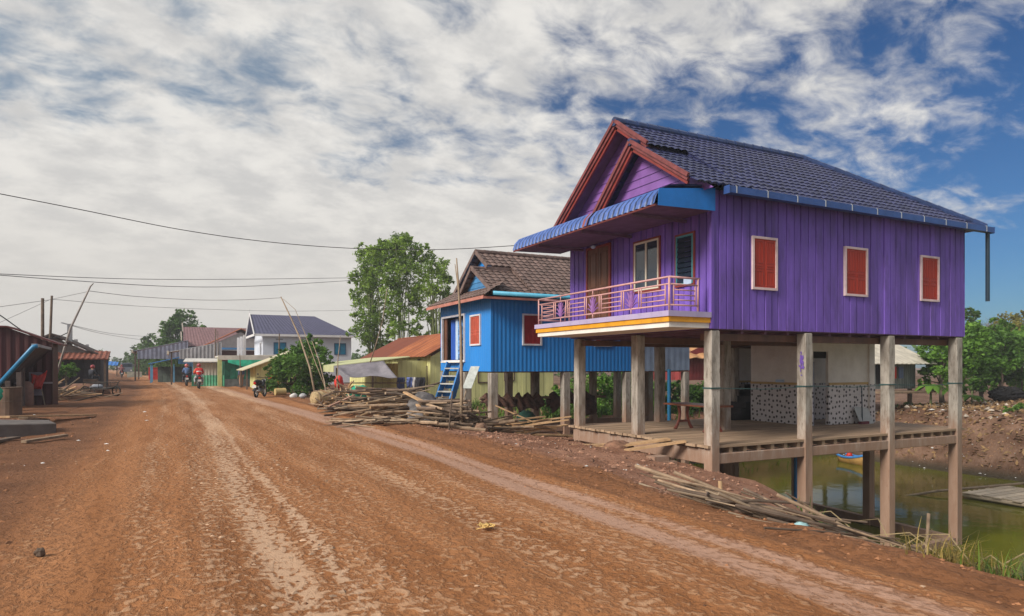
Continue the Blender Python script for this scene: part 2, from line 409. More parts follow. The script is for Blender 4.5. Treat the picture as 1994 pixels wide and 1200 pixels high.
def dots_mat():
    m, nt, b = new_mat('white_tile_with_dark_dots')
    g = node(nt, 'ShaderNodeNewGeometry'); sp = node(nt, 'ShaderNodeSeparateXYZ'); link(nt, g.outputs['Position'], sp.inputs[0])
    a = math_n(nt, 'ADD', sp.outputs[0], sp.outputs[1]); cb = node(nt, 'ShaderNodeCombineXYZ')
    link(nt, a, cb.inputs[0]); link(nt, sp.outputs[2], cb.inputs[1])
    v = node(nt, 'ShaderNodeTexVoronoi', voronoi_dimensions='2D'); v.inputs['Scale'].default_value = 6.2; v.inputs['Randomness'].default_value = .62
    link(nt, cb.outputs[0], v.inputs['Vector'])
    f = smooth(nt, v.outputs['Distance'], .20, .27, 1., 0.)
    c = mixc(nt, f, (.62, .58, .58), (.06, .05, .055))
    br = node(nt, 'ShaderNodeTexBrick'); br.inputs['Scale'].default_value = 1.; br.offset = 0
    br.inputs['Brick Width'].default_value = .25; br.inputs['Row Height'].default_value = .25; br.inputs['Mortar Size'].default_value = .004
    br.inputs['Color1'].default_value = (1, 1, 1, 1); br.inputs['Color2'].default_value = (.94, .94, .94, 1); br.inputs['Mortar'].default_value = (.72, .7, .68, 1)
    link(nt, cb.outputs[0], br.inputs['Vector'])
    c = mixc(nt, 1., c, br.outputs[0], 'MULTIPLY')
    link(nt, c, b.inputs['Base Color']); b.inputs['Roughness'].default_value = .3
    return m
dots = dots_mat()
black_tile = M('black_stair_tile', (.02, .02, .024), .2, .2)
# ------------------------------------------------------------------ ground, road, water
def vnoise(x, y, seed=0):
    xi = np.floor(x).astype(np.int64); yi = np.floor(y).astype(np.int64); fx = x - xi; fy = y - yi
    fx = fx*fx*(3-2*fx); fy = fy*fy*(3-2*fy)
    def h(a, b):
        n = (a * 374761393 + b * 668265263 + seed * 1442695041) & 0x7fffffff
        n = ((n ^ (n >> 13)) * 1274126177) & 0x7fffffff
        return ((n ^ (n >> 16)) & 0xffff) / 65535.
    return (h(xi,yi)*(1-fx)+h(xi+1,yi)*fx)*(1-fy) + (h(xi,yi+1)*(1-fx)+h(xi+1,yi+1)*fx)*fy
def fbm(x, y, o=4, seed=0, g=.5):
    s = 0.; a = 1.; t = 0.
    for i in range(o):
        s = s + a * vnoise(x * 2**i, y * 2**i, seed + i); t += a; a *= g
    return s / t - .5
def sst(a, b, t):
    t = np.clip((t - a) / (b - a), 0, 1); return t*t*(3-2*t)
def off(y): return -.0009 * np.maximum(0, y - 30)**2 * (1 / (1 + np.maximum(0, y - 30) / 220.))
WATER = -3.45
def Hbase(x, y):
    x = np.asarray(x, float); y = np.asarray(y, float)
    rv = x - off(y)
    def ip(p): return np.interp(rv, [q[0] for q in p], [q[1] for q in p])
    A = ip([(5.5,0),(5.95,-.06),(6.5,-.30),(8,-1.05),(10,-2.1),(12,-3.3),(14,-4.4)])
    B = ip([(6,0),(7.5,-.16),(10.0,-.50),(10.9,-.78),(12.8,-2.2),(15.2,-4.4)])
    Cc = ip([(5.8,0),(7.5,-.3),(9.3,-.75),(14,-.95),(80,-1.0)])
    D = ip([(5.5,0),(8,-.15),(80,-.3)])
    z = A + (B - A) * sst(5.6, 10.6, y)
    ys = 17.0 + 9 * sst(12.5, 19, x)
    z = z + (Cc - z) * sst(0, 2.6, y - ys)
    z = z + (D - z) * sst(30, 45, y)
    b = sst(31.5, 36.5, x) * (1 - sst(24, 30, y))
    z = z + (-.75 - z) * b
    z = z + 1.05 * np.exp(-((x-44)/5.5)**2 - ((y-14)/7.)**2) * b
    z = z + .25 * sst(-4.5, -9, rv) * np.where(rv < -4, 1, 0)
    return z
def Hfull(x, y, micro=True):
    x = np.asarray(x, float); y = np.asarray(y, float); rv = x - off(y)
    z = Hbase(x, y)
    road = sst(-3.4, -2.2, rv) * (1 - sst(5.0, 6.0, rv))
    out = 1 - road
    z = z + out * .22 * fbm(x/2.2, y/2.2, 4, 3) * (1 + .6*sst(6.5, 9, rv))
    z = z + out * .10 * fbm(x/.45, y/.6, 3, 9)
    # ruts running along the road
    for c, w, a in ((.9,.45,.035),(-.25,.3,.025),(4.45,.5,.04),(2.9,.3,.02),(5.35,.22,.07),(-1.6,.35,.03)):
        wob = c + .22 * fbm(y/6., y*0+c, 2, 5)
        z = z - a * np.exp(-((rv - wob)/w)**2)
    z = z + road * .03 * np.exp(-((rv-5.6)/.25)**2)
    z = z + .05 * fbm(rv/.8, y/5., 3, 21) * (1 - sst(6, 7, rv))
    if micro:
        z = z + .026 * fbm(rv/.17, y/.24, 4, 33, .60) * (.5 + .9*sst(4.6, 5.6, rv)*(1-sst(6, 7, rv)) + .35 * (1 - road))
    return z
def Hs(x, y): return float(Hfull(np.array([x]), np.array([y]), False)[0])

def dirt_mat():
    m, nt, b = new_mat('red_dirt')
    at = lambda n: node(nt, 'ShaderNodeAttribute', attribute_name=n).outputs['Fac']
    uv = node(nt, 'ShaderNodeUVMap', uv_map='lane')
    mp = node(nt, 'ShaderNodeMapping'); mp.inputs['Scale'].default_value = (1, .10, 1); link(nt, uv.outputs[0], mp.inputs[0])
    st = node(nt, 'ShaderNodeTexNoise', i_Scale=2.4, i_Detail=9.0, i_Roughness=.68); link(nt, mp.outputs[0], st.inputs['Vector'])
    g = node(nt, 'ShaderNodeNewGeometry')
    n2 = node(nt, 'ShaderNodeTexNoise', i_Scale=.8, i_Detail=9.0, i_Roughness=.65); link(nt, g.outputs['Position'], n2.inputs['Vector'])
    n3 = node(nt, 'ShaderNodeTexNoise', i_Scale=14., i_Detail=6.0, i_Roughness=.7); link(nt, g.outputs['Position'], n3.inputs['Vector'])
    c = mixc(nt, smooth(nt, st.outputs[0], .3, .7), (.285, .113, .038), (.455, .205, .086))
    c = mixc(nt, math_n(nt, 'MULTIPLY', at('side'), .85), c, mixc(nt, smooth(nt, n2.outputs[0], .3, .7), (.088, .037, .018), (.195, .086, .042)))
    c = mixc(nt, math_n(nt, 'MULTIPLY', at('bank'), .9), c, mixc(nt, smooth(nt, n2.outputs[0], .35, .65), (.17, .075, .045), (.35, .19, .13)))
    # the far bank is darker soil under dead leaves
    sx = node(nt, 'ShaderNodeSeparateXYZ'); link(nt, g.outputs['Position'], sx.inputs[0])
    c = mixc(nt, smooth(nt, sx.outputs[0], 29, 32, 0, .85), c, mixc(nt, smooth(nt, n2.outputs[0], .35, .65), (.085, .048, .030), (.20, .125, .085)))
    # crumbled flakes of pale dried mud: many in the wheel tracks, few elsewhere
    mpc = node(nt, 'ShaderNodeMapping'); mpc.inputs['Scale'].default_value = (1, .72, 1); link(nt, uv.outputs[0], mpc.inputs[0])
    fl = node(nt, 'ShaderNodeTexNoise', i_Scale=13., i_Detail=7.0, i_Roughness=.62, i_Distortion=.3); link(nt, mpc.outputs[0], fl.inputs['Vector'])
    tr = at('track')
    lvl = math_n(nt, 'ADD', tr, math_n(nt, 'MULTIPLY', math_n(nt, 'ADD', st.outputs[0], -.5), 1.1))
    lvl = math_n(nt, 'ADD', math_n(nt, 'MULTIPLY', lvl, .22), math_n(nt, 'MULTIPLY', math_n(nt, 'ADD', n2.outputs[0], -.5), .06))
    q = math_n(nt, 'ADD', fl.outputs[0], lvl)
    f = smooth(nt, q, .59, .70)
    rim = math_n(nt, 'MULTIPLY', smooth(nt, q, .50, .575), smooth(nt, q, .66, .60))
    dry = math_n(nt, 'ADD', math_n(nt, 'MULTIPLY', at('side'), -.55), 1.0)
    c = mixc(nt, math_n(nt, 'MULTIPLY', rim, .22), c, (.15, .058, .022))
    pale = mixc(nt, smooth(nt, tr, .25, .9), (.46, .255, .135), mixc(nt, at('pink'), (.56, .385, .26), (.46, .27, .19)))
    c = mixc(nt, math_n(nt, 'MULTIPLY', f, math_n(nt, 'MULTIPLY', dry, .78)), c, pale)
    c = mixc(nt, math_n(nt, 'MULTIPLY', math_n(nt, 'MULTIPLY', smooth(nt, tr, .35, 1.), at('pink')), .72), c, mixc(nt, st.outputs[0], (.36, .205, .14), (.52, .33, .24)))
    c = mixc(nt, smooth(nt, n3.outputs[0], .58, .78, 0, .35), c, (.45, .27, .16))
    c = mixc(nt, smooth(nt, n3.outputs[0], .42, .25, 0, .4), c, (.14, .055, .022))
    # damp dark soil close to the water line
    sp = node(nt, 'ShaderNodeSeparateXYZ'); link(nt, g.outputs['Position'], sp.inputs[0])
    c = mixc(nt, smooth(nt, sp.outputs[2], WATER + .55, WATER + .05), c, (.055, .042, .025))
    link(nt, c, b.inputs['Base Color']); b.inputs['Roughness'].default_value = .92; b.inputs['Specular IOR Level'].default_value = .25
    bp = node(nt, 'ShaderNodeBump'); bp.inputs['Strength'].default_value = .7; bp.inputs['Distance'].default_value = .03
    hh = math_n(nt, 'ADD', math_n(nt, 'MULTIPLY', n3.outputs[0], 1.0), math_n(nt, 'MULTIPLY', smooth(nt, q, .45, .72), 1.6))
    n4 = node(nt, 'ShaderNodeTexNoise', i_Scale=55., i_Detail=4.0, i_Roughness=.7); link(nt, g.outputs['Position'], n4.inputs['Vector'])
    hh = math_n(nt, 'ADD', hh, math_n(nt, 'MULTIPLY', n4.outputs[0], .5))
    link(nt, hh, bp.inputs['Height']); link(nt, bp.outputs[0], b.inputs['Normal'])
    return m
dirt = dirt_mat()
def grid_obj(name, xs, ys, zf, mat, follow):
    """a sheet over the grid xs (across) x ys (along); with follow the sheet bends with the road"""
    A, Bq = np.meshgrid(xs, ys)
    rv = A; X = A + off(Bq) if follow else A.copy(); Y = Bq
    if not follow: rv = X - off(Y)
    Z = zf(X, Y)
    V = np.stack([X.ravel(), Y.ravel(), Z.ravel()], 1); ny, nx = X.shape
    idx = np.arange(ny*nx).reshape(ny, nx)
    F4 = np.stack([idx[:-1,:-1].ravel(), idx[:-1,1:].ravel(), idx[1:,1:].ravel(), idx[1:,:-1].ravel()], 1)
    me = bpy.data.meshes.new(name)
    me.vertices.add(len(V)); me.vertices.foreach_set('co', V.ravel())
    me.loops.add(F4.size); me.loops.foreach_set('vertex_index', F4.ravel().astype(np.int32))
    me.polygons.add(len(F4)); me.polygons.foreach_set('loop_start', np.arange(0, F4.size, 4, dtype=np.int32))
    me.update(calc_edges=True)
    me.polygons.foreach_set('use_smooth', [True]*len(F4))
    uvl = me.uv_layers.new(name='lane'); r = rv.ravel(); u = Y.ravel()
    uvl.data.foreach_set('uv', np.stack([r[F4.ravel()], u[F4.ravel()]], 1).ravel())
    def attr(n, val):
        a = me.attributes.new(n, 'FLOAT', 'POINT'); a.data.foreach_set('value', val.astype(np.float32).ravel())
    wob = lambda c, s: c + .35 * fbm(u/7., u*0 + c, 3, s)
    tr = 0*r
    for c, w, a, s in ((.92,.30,.85,1),(1.18,.12,.9,10),(.45,.3,.5,11),(1.5,.35,.5,13),(-.28,.16,.5,2),(-.05,.12,.4,14),(4.25,.28,1.,3),(4.62,.2,.95,15),(2.1,.4,.42,4),(2.9,.5,.55,7),(-1.15,.15,.3,8),(3.55,.3,.5,9)):
        # the tracks get clearer and wider far down the road
        far = sst(8, 40, u); ww = w * (1 + .9*far)
        cc = wob(c, s) - (0.55 if c > 3 else .25) * sst(14, 45, u) * 2.0 * (1 if c > 3 else 0)
        tr = np.maximum(tr, a * np.exp(-((r - cc)/ww)**2))
    tr = np.maximum(tr, .40 * sst(-.4,.4,r) * (1 - sst(3.9,4.4,r)) * (.55 + .9*fbm(r/1.2, u/5., 3, 17)))
    tr = tr * (1 + .8*fbm(r/.5, u/3., 4, 12)) * (1 - sst(5.0, 5.5, r)) * sst(-2.6, -1.6, r)
    attr('track', np.clip(tr, 0, 1.2))
    attr('pink', sst(3.2, 4.0, r))
    attr('side', np.clip(np.maximum(1 - sst(-2.0, -.7, r + .8*fbm(r/.8, u/4., 3, 15)), .75*sst(4.9, 5.3, r)*(1 - sst(5.8, 6.6, r))), 0, 1))
    attr('bank', sst(5.7, 6.6, r + .5*fbm(r/.6, u/1.2, 3, 19)))
    me.materials.append(mat)
    o = bpy.data.objects.new(name, me); COL.objects.link(o); o['kind'] = 'structure'
    return o
def steps(a, segs):
    out = [a]
    for end, st in segs:
        n = max(1, int(round((end - out[-1]) / st))); out += list(np.linspace(out[-1], end, n + 1)[1:])
    return np.array(out)
def ground_z(X, Y):
    rv = X - off(Y)
    under = sst(-3.3, -2.9, rv) * (1 - sst(5.55, 5.9, rv)) * sst(-5.6, -5.2, Y) * (1 - sst(228, 232, Y))
    return Hfull(X, Y) - .18 * under
def road_z(X, Y):
    rv = X - off(Y)
    e = np.maximum(1 - sst(-3.5, -3.1, rv), sst(5.75, 6.1, rv))
    return Hfull(X, Y) + .004 - .10 * e
grid_obj('ground', steps(-420, [(-90,12),(-25,2.2),(-8,.35),(-3,.16),(5.4,.3),(9,.07),(17,.16),(38,.35),(60,1.2),(420,14)]),
         steps(-14, [(-4,.8),(3,.15),(14,.07),(24,.16),(45,.45),(110,1.8),(700,16)]), ground_z, dirt, False)
grid_obj('road', steps(-3.6, [(6.15, .055)]), steps(-6, [(2.5,.14),(9,.06),(18,.10),(34,.22),(80,.8),(230,3.)]), road_z, dirt, True)

def water_mat():
    m, nt, b = new_mat('murky_green_water')
    g = node(nt, 'ShaderNodeNewGeometry')
    n = node(nt, 'ShaderNodeTexNoise', i_Scale=.35, i_Detail=5.0); link(nt, g.outputs['Position'], n.inputs['Vector'])
    c = mixc(nt, smooth(nt, n.outputs[0], .3, .7), (.080, .083, .005), (.130, .125, .010))
    link(nt, c, b.inputs['Base Color']); b.inputs['Roughness'].default_value = .08; b.inputs['IOR'].default_value = 1.33
    b.inputs['Specular IOR Level'].default_value = .17
    n2 = node(nt, 'ShaderNodeTexNoise', i_Scale=1.7, i_Detail=3.0); link(nt, g.outputs['Position'], n2.inputs['Vector'])
    bp = node(nt, 'ShaderNodeBump'); bp.inputs['Strength'].default_value = .06; bp.inputs['Distance'].default_value = .1
    link(nt, n2.outputs[0], bp.inputs['Height']); link(nt, bp.outputs[0], b.inputs['Normal'])
    return m
wm = MB(); wm.quad((6, -14, WATER), (42, -14, WATER), (42, 34, WATER), (6, 34, WATER))
tag(wm.build('water', water_mat()), kind='structure')

# ------------------------------------------------------------------ tiled roofs
def tiles(O, E, S, L, SL, tw=.205, course=.27, amp=.026, step=.028, clips=(), ns=4, jitter=.006):
    """roof plane of pan tiles: O eave corner, E unit vector along the eave, S unit vector up the slope; clips = (point, normal) half-spaces to keep (inside = -normal)"""
    O = Vector(O); E = Vector(E).normalized(); S = Vector(S).normalized(); N = E.cross(S).normalized()
    if N.z < 0: N = -N
    bm = bmesh.new(); nt_ = int(round(L / tw)); nc = int(math.ceil(SL / course)); tl = bm.faces.layers.float.new('tint')
    for r in range(nc):
        s0 = r * course; s1 = min(SL, (r + 1) * course + .02)
        if s0 >= SL: break
        prev = None; tk = 0; jt = random.uniform(-jitter, jitter)
        for i in range(nt_ * ns + 1):
            a = L * i / (nt_ * ns); h = amp * (abs(math.sin(math.pi * (i % ns) / ns))) * 1.3 - amp * .3
            if i % ns == 0: tk = random.uniform(-.5, .5); jt = random.uniform(-jitter, jitter)
            p0 = bm.verts.new(O + E*a + S*(s0 + jt) + N*(h + step)); p1 = bm.verts.new(O + E*a + S*s1 + N*h)
            pb = bm.verts.new(O + E*a + S*(s0 + jt) + N*(h - step*.6))
            if prev:
                f = bm.faces.new((prev[0], p0, p1, prev[1])); f[tl] = tk
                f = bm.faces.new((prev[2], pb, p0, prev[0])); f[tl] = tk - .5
            prev = (p0, p1, pb)
    for c, n in clips:
        bmesh.ops.bisect_plane(bm, geom=list(bm.verts) + list(bm.edges) + list(bm.faces), plane_co=Vector(c), plane_no=Vector(n), clear_outer=True)
    bm.verts.index_update()
    v = [tuple(q.co) for q in bm.verts]; f = [tuple(q.index for q in fc.verts) for fc in bm.faces]; t = [fc[tl] for fc in bm.faces]
    bm.free(); return v, f, t
def ridge_caps(mb, p, q, r=.10, seg=.33):
    p = Vector(p); q = Vector(q); L = (q - p).length; d = (q - p) / L; n = max(1, int(L / seg))
    for i in range(n):
        a = p + d * (L * i / n - .02); b = p + d * (L * (i + 1) / n + .02)
        mb.tube([a, b], [r * 1.08, r * .94], 10, t=random.uniform(-.4, .4))
def siding(mb, fn, z0, z1, x, h=.2, dep=.02):
    """lap boards on a plane x = const; fn(z) -> (ymin, ymax)"""
    z = z0
    while z < z1 - .02:
        zt = min(z + h, z1); a0, a1 = fn(z); b0, b1 = fn(zt)
        if a1 > a0:
            if b1 < b0: b0 = b1 = (b0 + b1) / 2
            mb.quad((x - dep, a0, z), (x - dep, a1, z), (x, b1, zt), (x, b0, zt), random.uniform(-.35, .35))
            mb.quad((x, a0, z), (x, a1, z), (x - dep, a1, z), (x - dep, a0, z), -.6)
        z = zt
# window on a wall facing -y (plane y) or -x
def frame_rect(mb, ax, pl, a0, a1, z0, z1, w=.06, d=.05, t=0.):
    """rectangular frame proud of the plane by d; ax 'y' means the plane y = pl seen from -y, 'x' the plane x = pl seen from -x"""
    for (p0, p1, q0, q1) in ((a0, a1, z0, z0+w), (a0, a1, z1-w, z1), (a0, a0+w, z0+w, z1-w), (a1-w, a1, z0+w, z1-w)):
        if ax == 'y': mb.box(p0, pl - d, q0, p1, pl + .02, q1, t)
        else: mb.box(pl - d, p0, q0, pl + .02, p1, q1, t)
def slab_rect(mb, ax, pl, a0, a1, z0, z1, d, back=.02, t=0.):
    if ax == 'y': mb.box(a0, pl - d, z0, a1, pl + back, z1, t)
    else: mb.box(pl - d, a0, z0, pl + back, a1, z1, t)
def shutter_window(parent, ax, pl, a0, a1, z0, z1, fm=None, sm=None):
    f = MB(); frame_rect(f, ax, pl, a0, a1, z0, z1, .055, .055); fo = f.build('window', fm or pink_frame, parent)
    mid = (a0 + a1) / 2
    for p0, p1 in ((a0 + .055, mid - .006), (mid + .006, a1 - .055)):
        s = MB(); slab_rect(s, ax, pl, p0, p1, z0 + .055, z1 - .055, .022)
        h = z1 - z0; m = .05
        for q0, q1 in ((z0 + .1, z0 + h*.36), (z0 + h*.40, z0 + h*.46), (z0 + h*.50, z1 - .1)):
            frame_rect(s, ax, pl - .022, p0 + m, p1 - m, q0, q1, .018, .012, -.5)
            k = 3
            for i in range(1, k):
                a = p0 + m + (p1 - p0 - 2*m) * i / k; slab_rect(s, ax, pl - .022, a - .005, a + .005, q0 + .018, q1 - .018, .008, t=-.8)
        s.build('shutter', sm or shutter_red, fo)
    return fo

# ------------------------------------------------------------------ the purple stilt house
X0, X1, Y0, Y1 = 10.7, 20.2, 11.4, 17.35
ZF, ZE, ZR = 2.46, 5.5, 7.9
house = thing('stilt_house', 'purple plank house on tall concrete stilts with navy tiled roof, blue awning and pink-railed balcony', 'house', (10.7, 11.4, 0))
b = MB()
b.boards((X0, Y0, ZF), (X1, Y0, ZF), (X0, Y0, ZE + .06), w=.25, g=.036, dep=.036)
b.boards((X0, Y1, ZF), (X0, Y0, ZF), (X0, Y1, ZE + .06), w=.23, g=.034, dep=.034)
b.quad((X1, Y0, ZF), (X1, Y1, ZF), (X1, Y1, ZE), (X1, Y0, ZE)); b.quad((X1, Y1, ZF), (X0, Y1, ZF), (X0, Y1, ZE), (X1, Y1, ZE))
b.box(X0 - .03, Y0 - .03, ZF, X0 + .05, Y0 + .05, ZE + .06, .15)
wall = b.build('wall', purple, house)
b = MB(); b.box(X0 + .02, Y0 + .02, ZF - .02, X1 - .02, Y1 - .02, ZF + .04); 
for i in range(13):
    x = X0 + .3 + i * (X1 - X0 - .6) / 12; b.box(x - .04, Y0 + .12, ZF - .09, x + .04, Y1 - .12, ZF - .022)
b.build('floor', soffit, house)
for y in (11.78, 14.2, 16.75):
    b = MB(); b.box(X0 + .1, y - .09, ZF - .25, X1 - .1, y + .09, ZF - .092); b.build('floor_beam', wood_dark, house)
# stilts
for ix, x in enumerate((10.82, 13.8, 16.95, 19.95)):
    for iy, y in enumerate((11.52, 14.2, 17.0)):
        b = MB(); w = .130; zb = min(Hs(x, y), 0) - .6; k = random.uniform(-.2, .25); ztop = ZF - .04
        v = []; zs = [zb, -1.5, -.2, 1., 2., ztop]; zs = [q for q in zs if q >= zb]
        for z in zs:
            for sx, sy in ((-1,-1),(1,-1),(1,1),(-1,1)): v.append((x + sx*w + random.uniform(-.008,.008), y + sy*w + random.uniform(-.008,.008), z))
        f = []
        for i in range(len(zs)-1):
            for j in range(4): f.append((i*4+j, i*4+(j+1)%4, i*4+4+(j+1)%4, i*4+4+j))
        f.append(tuple(range(len(v)-4, len(v)))); b.add(v, f, k)
        po = b.build('post', concrete, house, bevel=.018)
        if (ix, iy) == (1, 0):
            b = MB()
            for k in range(26):   # ragged daub of purple paint on the road side of the stilt
                q = random.gauss(0, .5); h = random.uniform(.03, .09) * (1 - .5*min(1, abs(q))); d = random.uniform(.015, .035); yy = y - .02 + random.gauss(0, .03); zz = 1.72 + q*.26
                n = 7; b.poly([(x - w - .0115 - .0002*k, min(y + w - .01, max(y - w + .01, yy + d*math.cos(6.28*j/n)*random.uniform(.6, 1.2))), zz + h*math.sin(6.28*j/n)*random.uniform(.6, 1.2)) for j in range(n)])
            b.build('paint_stain', purple, po)
        if iy == 0:
            b = MB(); b.box(x - w - .012, y - w - .012, 1.12, x + w + .012, y + w + .012, 1.15); b.build('rope_tie', rope_teal, po)
# deck
b = MB(); y = Y0 + .02
while y < 17.3:
    w = random.uniform(.16, .21); y2 = min(17.32, y + w); zj = random.uniform(-.006, .006)
    b.box(10.62 + random.uniform(-.04, .04), y, -.205, 20.3, y2 - .012, -.145 + zj, random.uniform(-.6, .6)); y = y2
deck = b.build('deck', deck_wood, house)
for i in range(22):
    x = 10.9 + i * 9.2 / 21; b = MB(); b.box(x - .05, Y0 + .06, -.33, x + .05, 17.25, -.208); b.build('joist', deck_wood, deck)
for yy in (11.52, 17.0):
    b = MB(); b.box(10.75, yy - .11, -.57, 20.1, yy + .11, -.333, .1); b.build('deck_beam', concrete, house, bevel=.015)
b = MB(); b.box(10.71, 11.4, -.58, 10.93, 17.2, -.24, -.1); b.build('deck_beam', concrete, house, bevel=.015)
for a in (((19.95, 11.5, -3.36), (19.95, 17.0, -3.28)), ((16.95, 11.52, -3.42), (19.95, 11.52, -3.36)), ((16.95, 11.5, -3.3), (16.95, 17.0, -3.24)), ((13.8, 13.5, -3.05), (16.95, 17.0, -3.2))):
    b = MB(); b.beam(a[0], a[1], .2, .24, t=-.3); b.build('tie_beam', concrete, house)

# roof: right and left slope, rear hip, then the small front roof
SLP = (ZR - 5.52) / (14.375 - 11.05); YR = 14.375; XH = 17.1; XE = 20.55; XF = 10.2
su = Vector((0, 1, SLP)).normalized(); sl_ = math.hypot(YR - 11.05, ZR - 5.52)
hipn = Vector((YR - 11.05, XE - XH, 0)).normalized()
rb = MB()
v, f, t = tiles((XF, 11.05, 5.52), (1,0,0), su, XE - XF, sl_, clips=[((XE, 11.05, 5.5), hipn)])
rb.add(v, f, t)
v, f, t = tiles((XF, 17.70, 5.52), (1,0,0), (0,-su.y,su.z), XE - XF, sl_, clips=[((XE, 17.70, 5.5), (hipn.x, -hipn.y, 0))])
rb.add(v, f, t)
hs = Vector((-(XE - XH), 0, ZR - 5.52)).normalized(); hl = math.hypot(XE - XH, ZR - 5.52)
v, f, t = tiles((XE, 11.05, 5.52), (0,1,0), hs, 6.65, hl, clips=[((XE, 11.05, 5.5), (-hipn.x, -hipn.y, 0)), ((XE, 17.7, 5.5), (-hipn.x, hipn.y, 0))])
rb.add(v, f, t)
# the lower front part of the right slope gives way to the small roof
bm = bmesh.new(); bvs = [bm.verts.new(p) for p in rb.v]; tl = bm.faces.layers.float.new('tint')
for fc, tt in zip(rb.f, rb.t):
    q = bm.faces.new([bvs[i] for i in fc]); q[tl] = tt
kill = [q for q in bm.faces if q.calc_center_median().x < 11.45 and q.calc_center_median().y < 13.12]
bmesh.ops.delete(bm, geom=kill, context='FACES'); bm.verts.index_update()
rb = MB(); rb.add([tuple(q.co) for q in bm.verts], [tuple(w.index for w in q.verts) for q in bm.faces], [q[tl] for q in bm.faces]); bm.free()
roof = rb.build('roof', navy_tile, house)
b = MB(); ridge_caps(b, (XF, YR, ZR + .03), (XH, YR, ZR + .03), .11); ridge_caps(b, (XH, YR, ZR + .03), (XE, 11.05, 5.56), .10); ridge_caps(b, (XH, YR, ZR + .03), (XE, 17.7, 5.56), .10)
b.build('ridge_cap', navy_ridge, roof)
b = MB()   # boards that close the eaves underneath
b.quad((11.45, 11.1, 5.47), (XE - .05, 11.1, 5.47), (XE - .05, 11.5, 5.50), (11.45, 11.5, 5.50)); b.quad((X1, 11.1, 5.475), (XE - .02, 11.1, 5.475), (XE - .02, 17.6, 5.475), (X1, 17.6, 5.475))
for yy in (11.05, 17.7):
    s = 1 if yy < 14 else -1
    b.quad((XF + .02, yy, 5.44), (10.75, yy, 5.44), (10.75, YR, ZR - .07), (XF + .02, YR, ZR - .07)) if s < 0 else b.quad((XF + .02, 13.1, 5.44 + SLP*2.05), (10.75, 13.1, 5.44 + SLP*2.05), (10.75, YR, ZR - .07), (XF + .02, YR, ZR - .07))
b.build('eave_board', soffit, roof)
# small front roof: ridge off the main one, nearer the camera
SY, SZ, SX0, SX1 = 13.38, 7.04, 9.95, 11.56
s2 = Vector((0, SY - 11.05, SZ - 5.56)).normalized(); sl2 = math.hypot(SY - 11.05, SZ - 5.56)
rb = MB(); v, f, t = tiles((SX0 + .02, 11.05, 5.56), (1,0,0), s2, SX1 - SX0, sl2); rb.add(v, f, t)
s3 = Vector((0, -(15.15 - SY), SZ - 5.42)).normalized(); sl3 = math.hypot(15.15 - SY, SZ - 5.42)
v, f, t = tiles((SX0 + .02, 15.15, 5.42), (1,0,0), s3, .7, sl3); rb.add(v, f, t)
rb.quad((11.47, 11.05, 5.50), (11.47, 13.3, 7.0), (11.47, 13.3, 7.16), (11.47, 11.05, 5.56))
roof2 = rb.build('porch_roof', navy_tile, house)
b = MB(); ridge_caps(b, (SX0, SY, SZ + .03), (11.75, SY, SZ + .03), .085); b.build('ridge_cap', navy_ridge, roof2)
# gables
b = MB(); siding(b, lambda z: (max(13.4, YR - (ZR - .05 - z) / SLP), min(17.45, YR + (ZR - .05 - z) / SLP)), ZE - .05, ZR - .05, X0 - .02)
b.build('gable', purple_lt, house)
b = MB(); k1 = (SY - 11.05) / (SZ - 5.56); k2 = (15.15 - SY) / (SZ - 5.42)
siding(b, lambda z: (SY - (SZ - .04 - z) * k1, SY + (SZ - .04 - z) * k2), 5.46, SZ - .04, 10.36)
b.build('gable', purple_lt, house)
def rake(parent, x, p, q, wid=.20):
    """barge board in three steps along a rake, p (low) to q (peak), in the plane x"""
    p = Vector((x, *p)); q = Vector((x, *q)); d = (q - p).normalized(); up = Vector((0, -d.z, d.y));
    if up.z < 0: up = -up
    for mt, o, w, dx, nm in ((red_trim_pale, .03, .085, 0., 'verge_board'), (red_trim_pale, -.055, .07, .045, 'verge_board'), (red_trim, -.14, .07, .09, 'verge_board')):
        b = MB(); a = p + up * o + Vector((dx, 0, 0)); c = q + up * o + Vector((dx, 0, 0)); c = c + d * (-.0 if o > 0 else o * .0)
        b.beam(a, c, w, .06, up=(1, 0, 0)); b.build(nm, mt, parent)
rake(roof, XF, (17.75, 5.47), (YR, ZR + .02)); rake(roof, XF, (13.05, ZR - (YR - 13.05) * SLP + .02), (YR, ZR + .02))
rake(roof2, SX0, (11.32, 5.73), (SY, SZ + .02)); rake(roof2, SX0, (15.2, 5.38), (SY, SZ + .02))
# awning: sheet that leaves the wall, droops and curls down at the lip
prof = [(10.68, 5.56), (10.2, 5.54), (9.75, 5.50), (9.45, 5.45), (9.24, 5.36), (9.10, 5.21), (9.04, 5.03)]
AY0, AY1 = 11.28, 17.85
def sheet(off_, y0, y1, per, amp, tf=None):
    mb = MB(); n = int((y1 - y0) / per) * 6; v = []; f = []; t = []
    for i in range(n + 1):
        y = y0 + (y1 - y0) * i / n; h = amp * (abs(math.cos(math.pi * i / 6)) ** .6 * 2 - 1)
        for j, (x, z) in enumerate(prof):
            q = prof[max(0, j-1)]; w = prof[min(len(prof)-1, j+1)]; dx, dz = w[0]-q[0], w[1]-q[1]; L = math.hypot(dx, dz)
            v.append((x + dz/L*(h + off_), y, z - dx/L*(h + off_)))
    m = len(prof)
    for i in range(n):
        for j in range(m - 1): f.append((i*m+j, (i+1)*m+j, (i+1)*m+j+1, i*m+j+1)); t.append(-.75 if i % 6 in (2, 3) else .35)  # groove faces tinted darker, crests lighter: rib shading put into the colour
    mb.add(v, f, t); return mb
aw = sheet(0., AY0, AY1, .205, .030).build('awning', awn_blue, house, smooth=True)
b = sheet(.012, 13.86, 14.07, .205, .022); b.build('rusty_strip', red_trim_pale, aw)
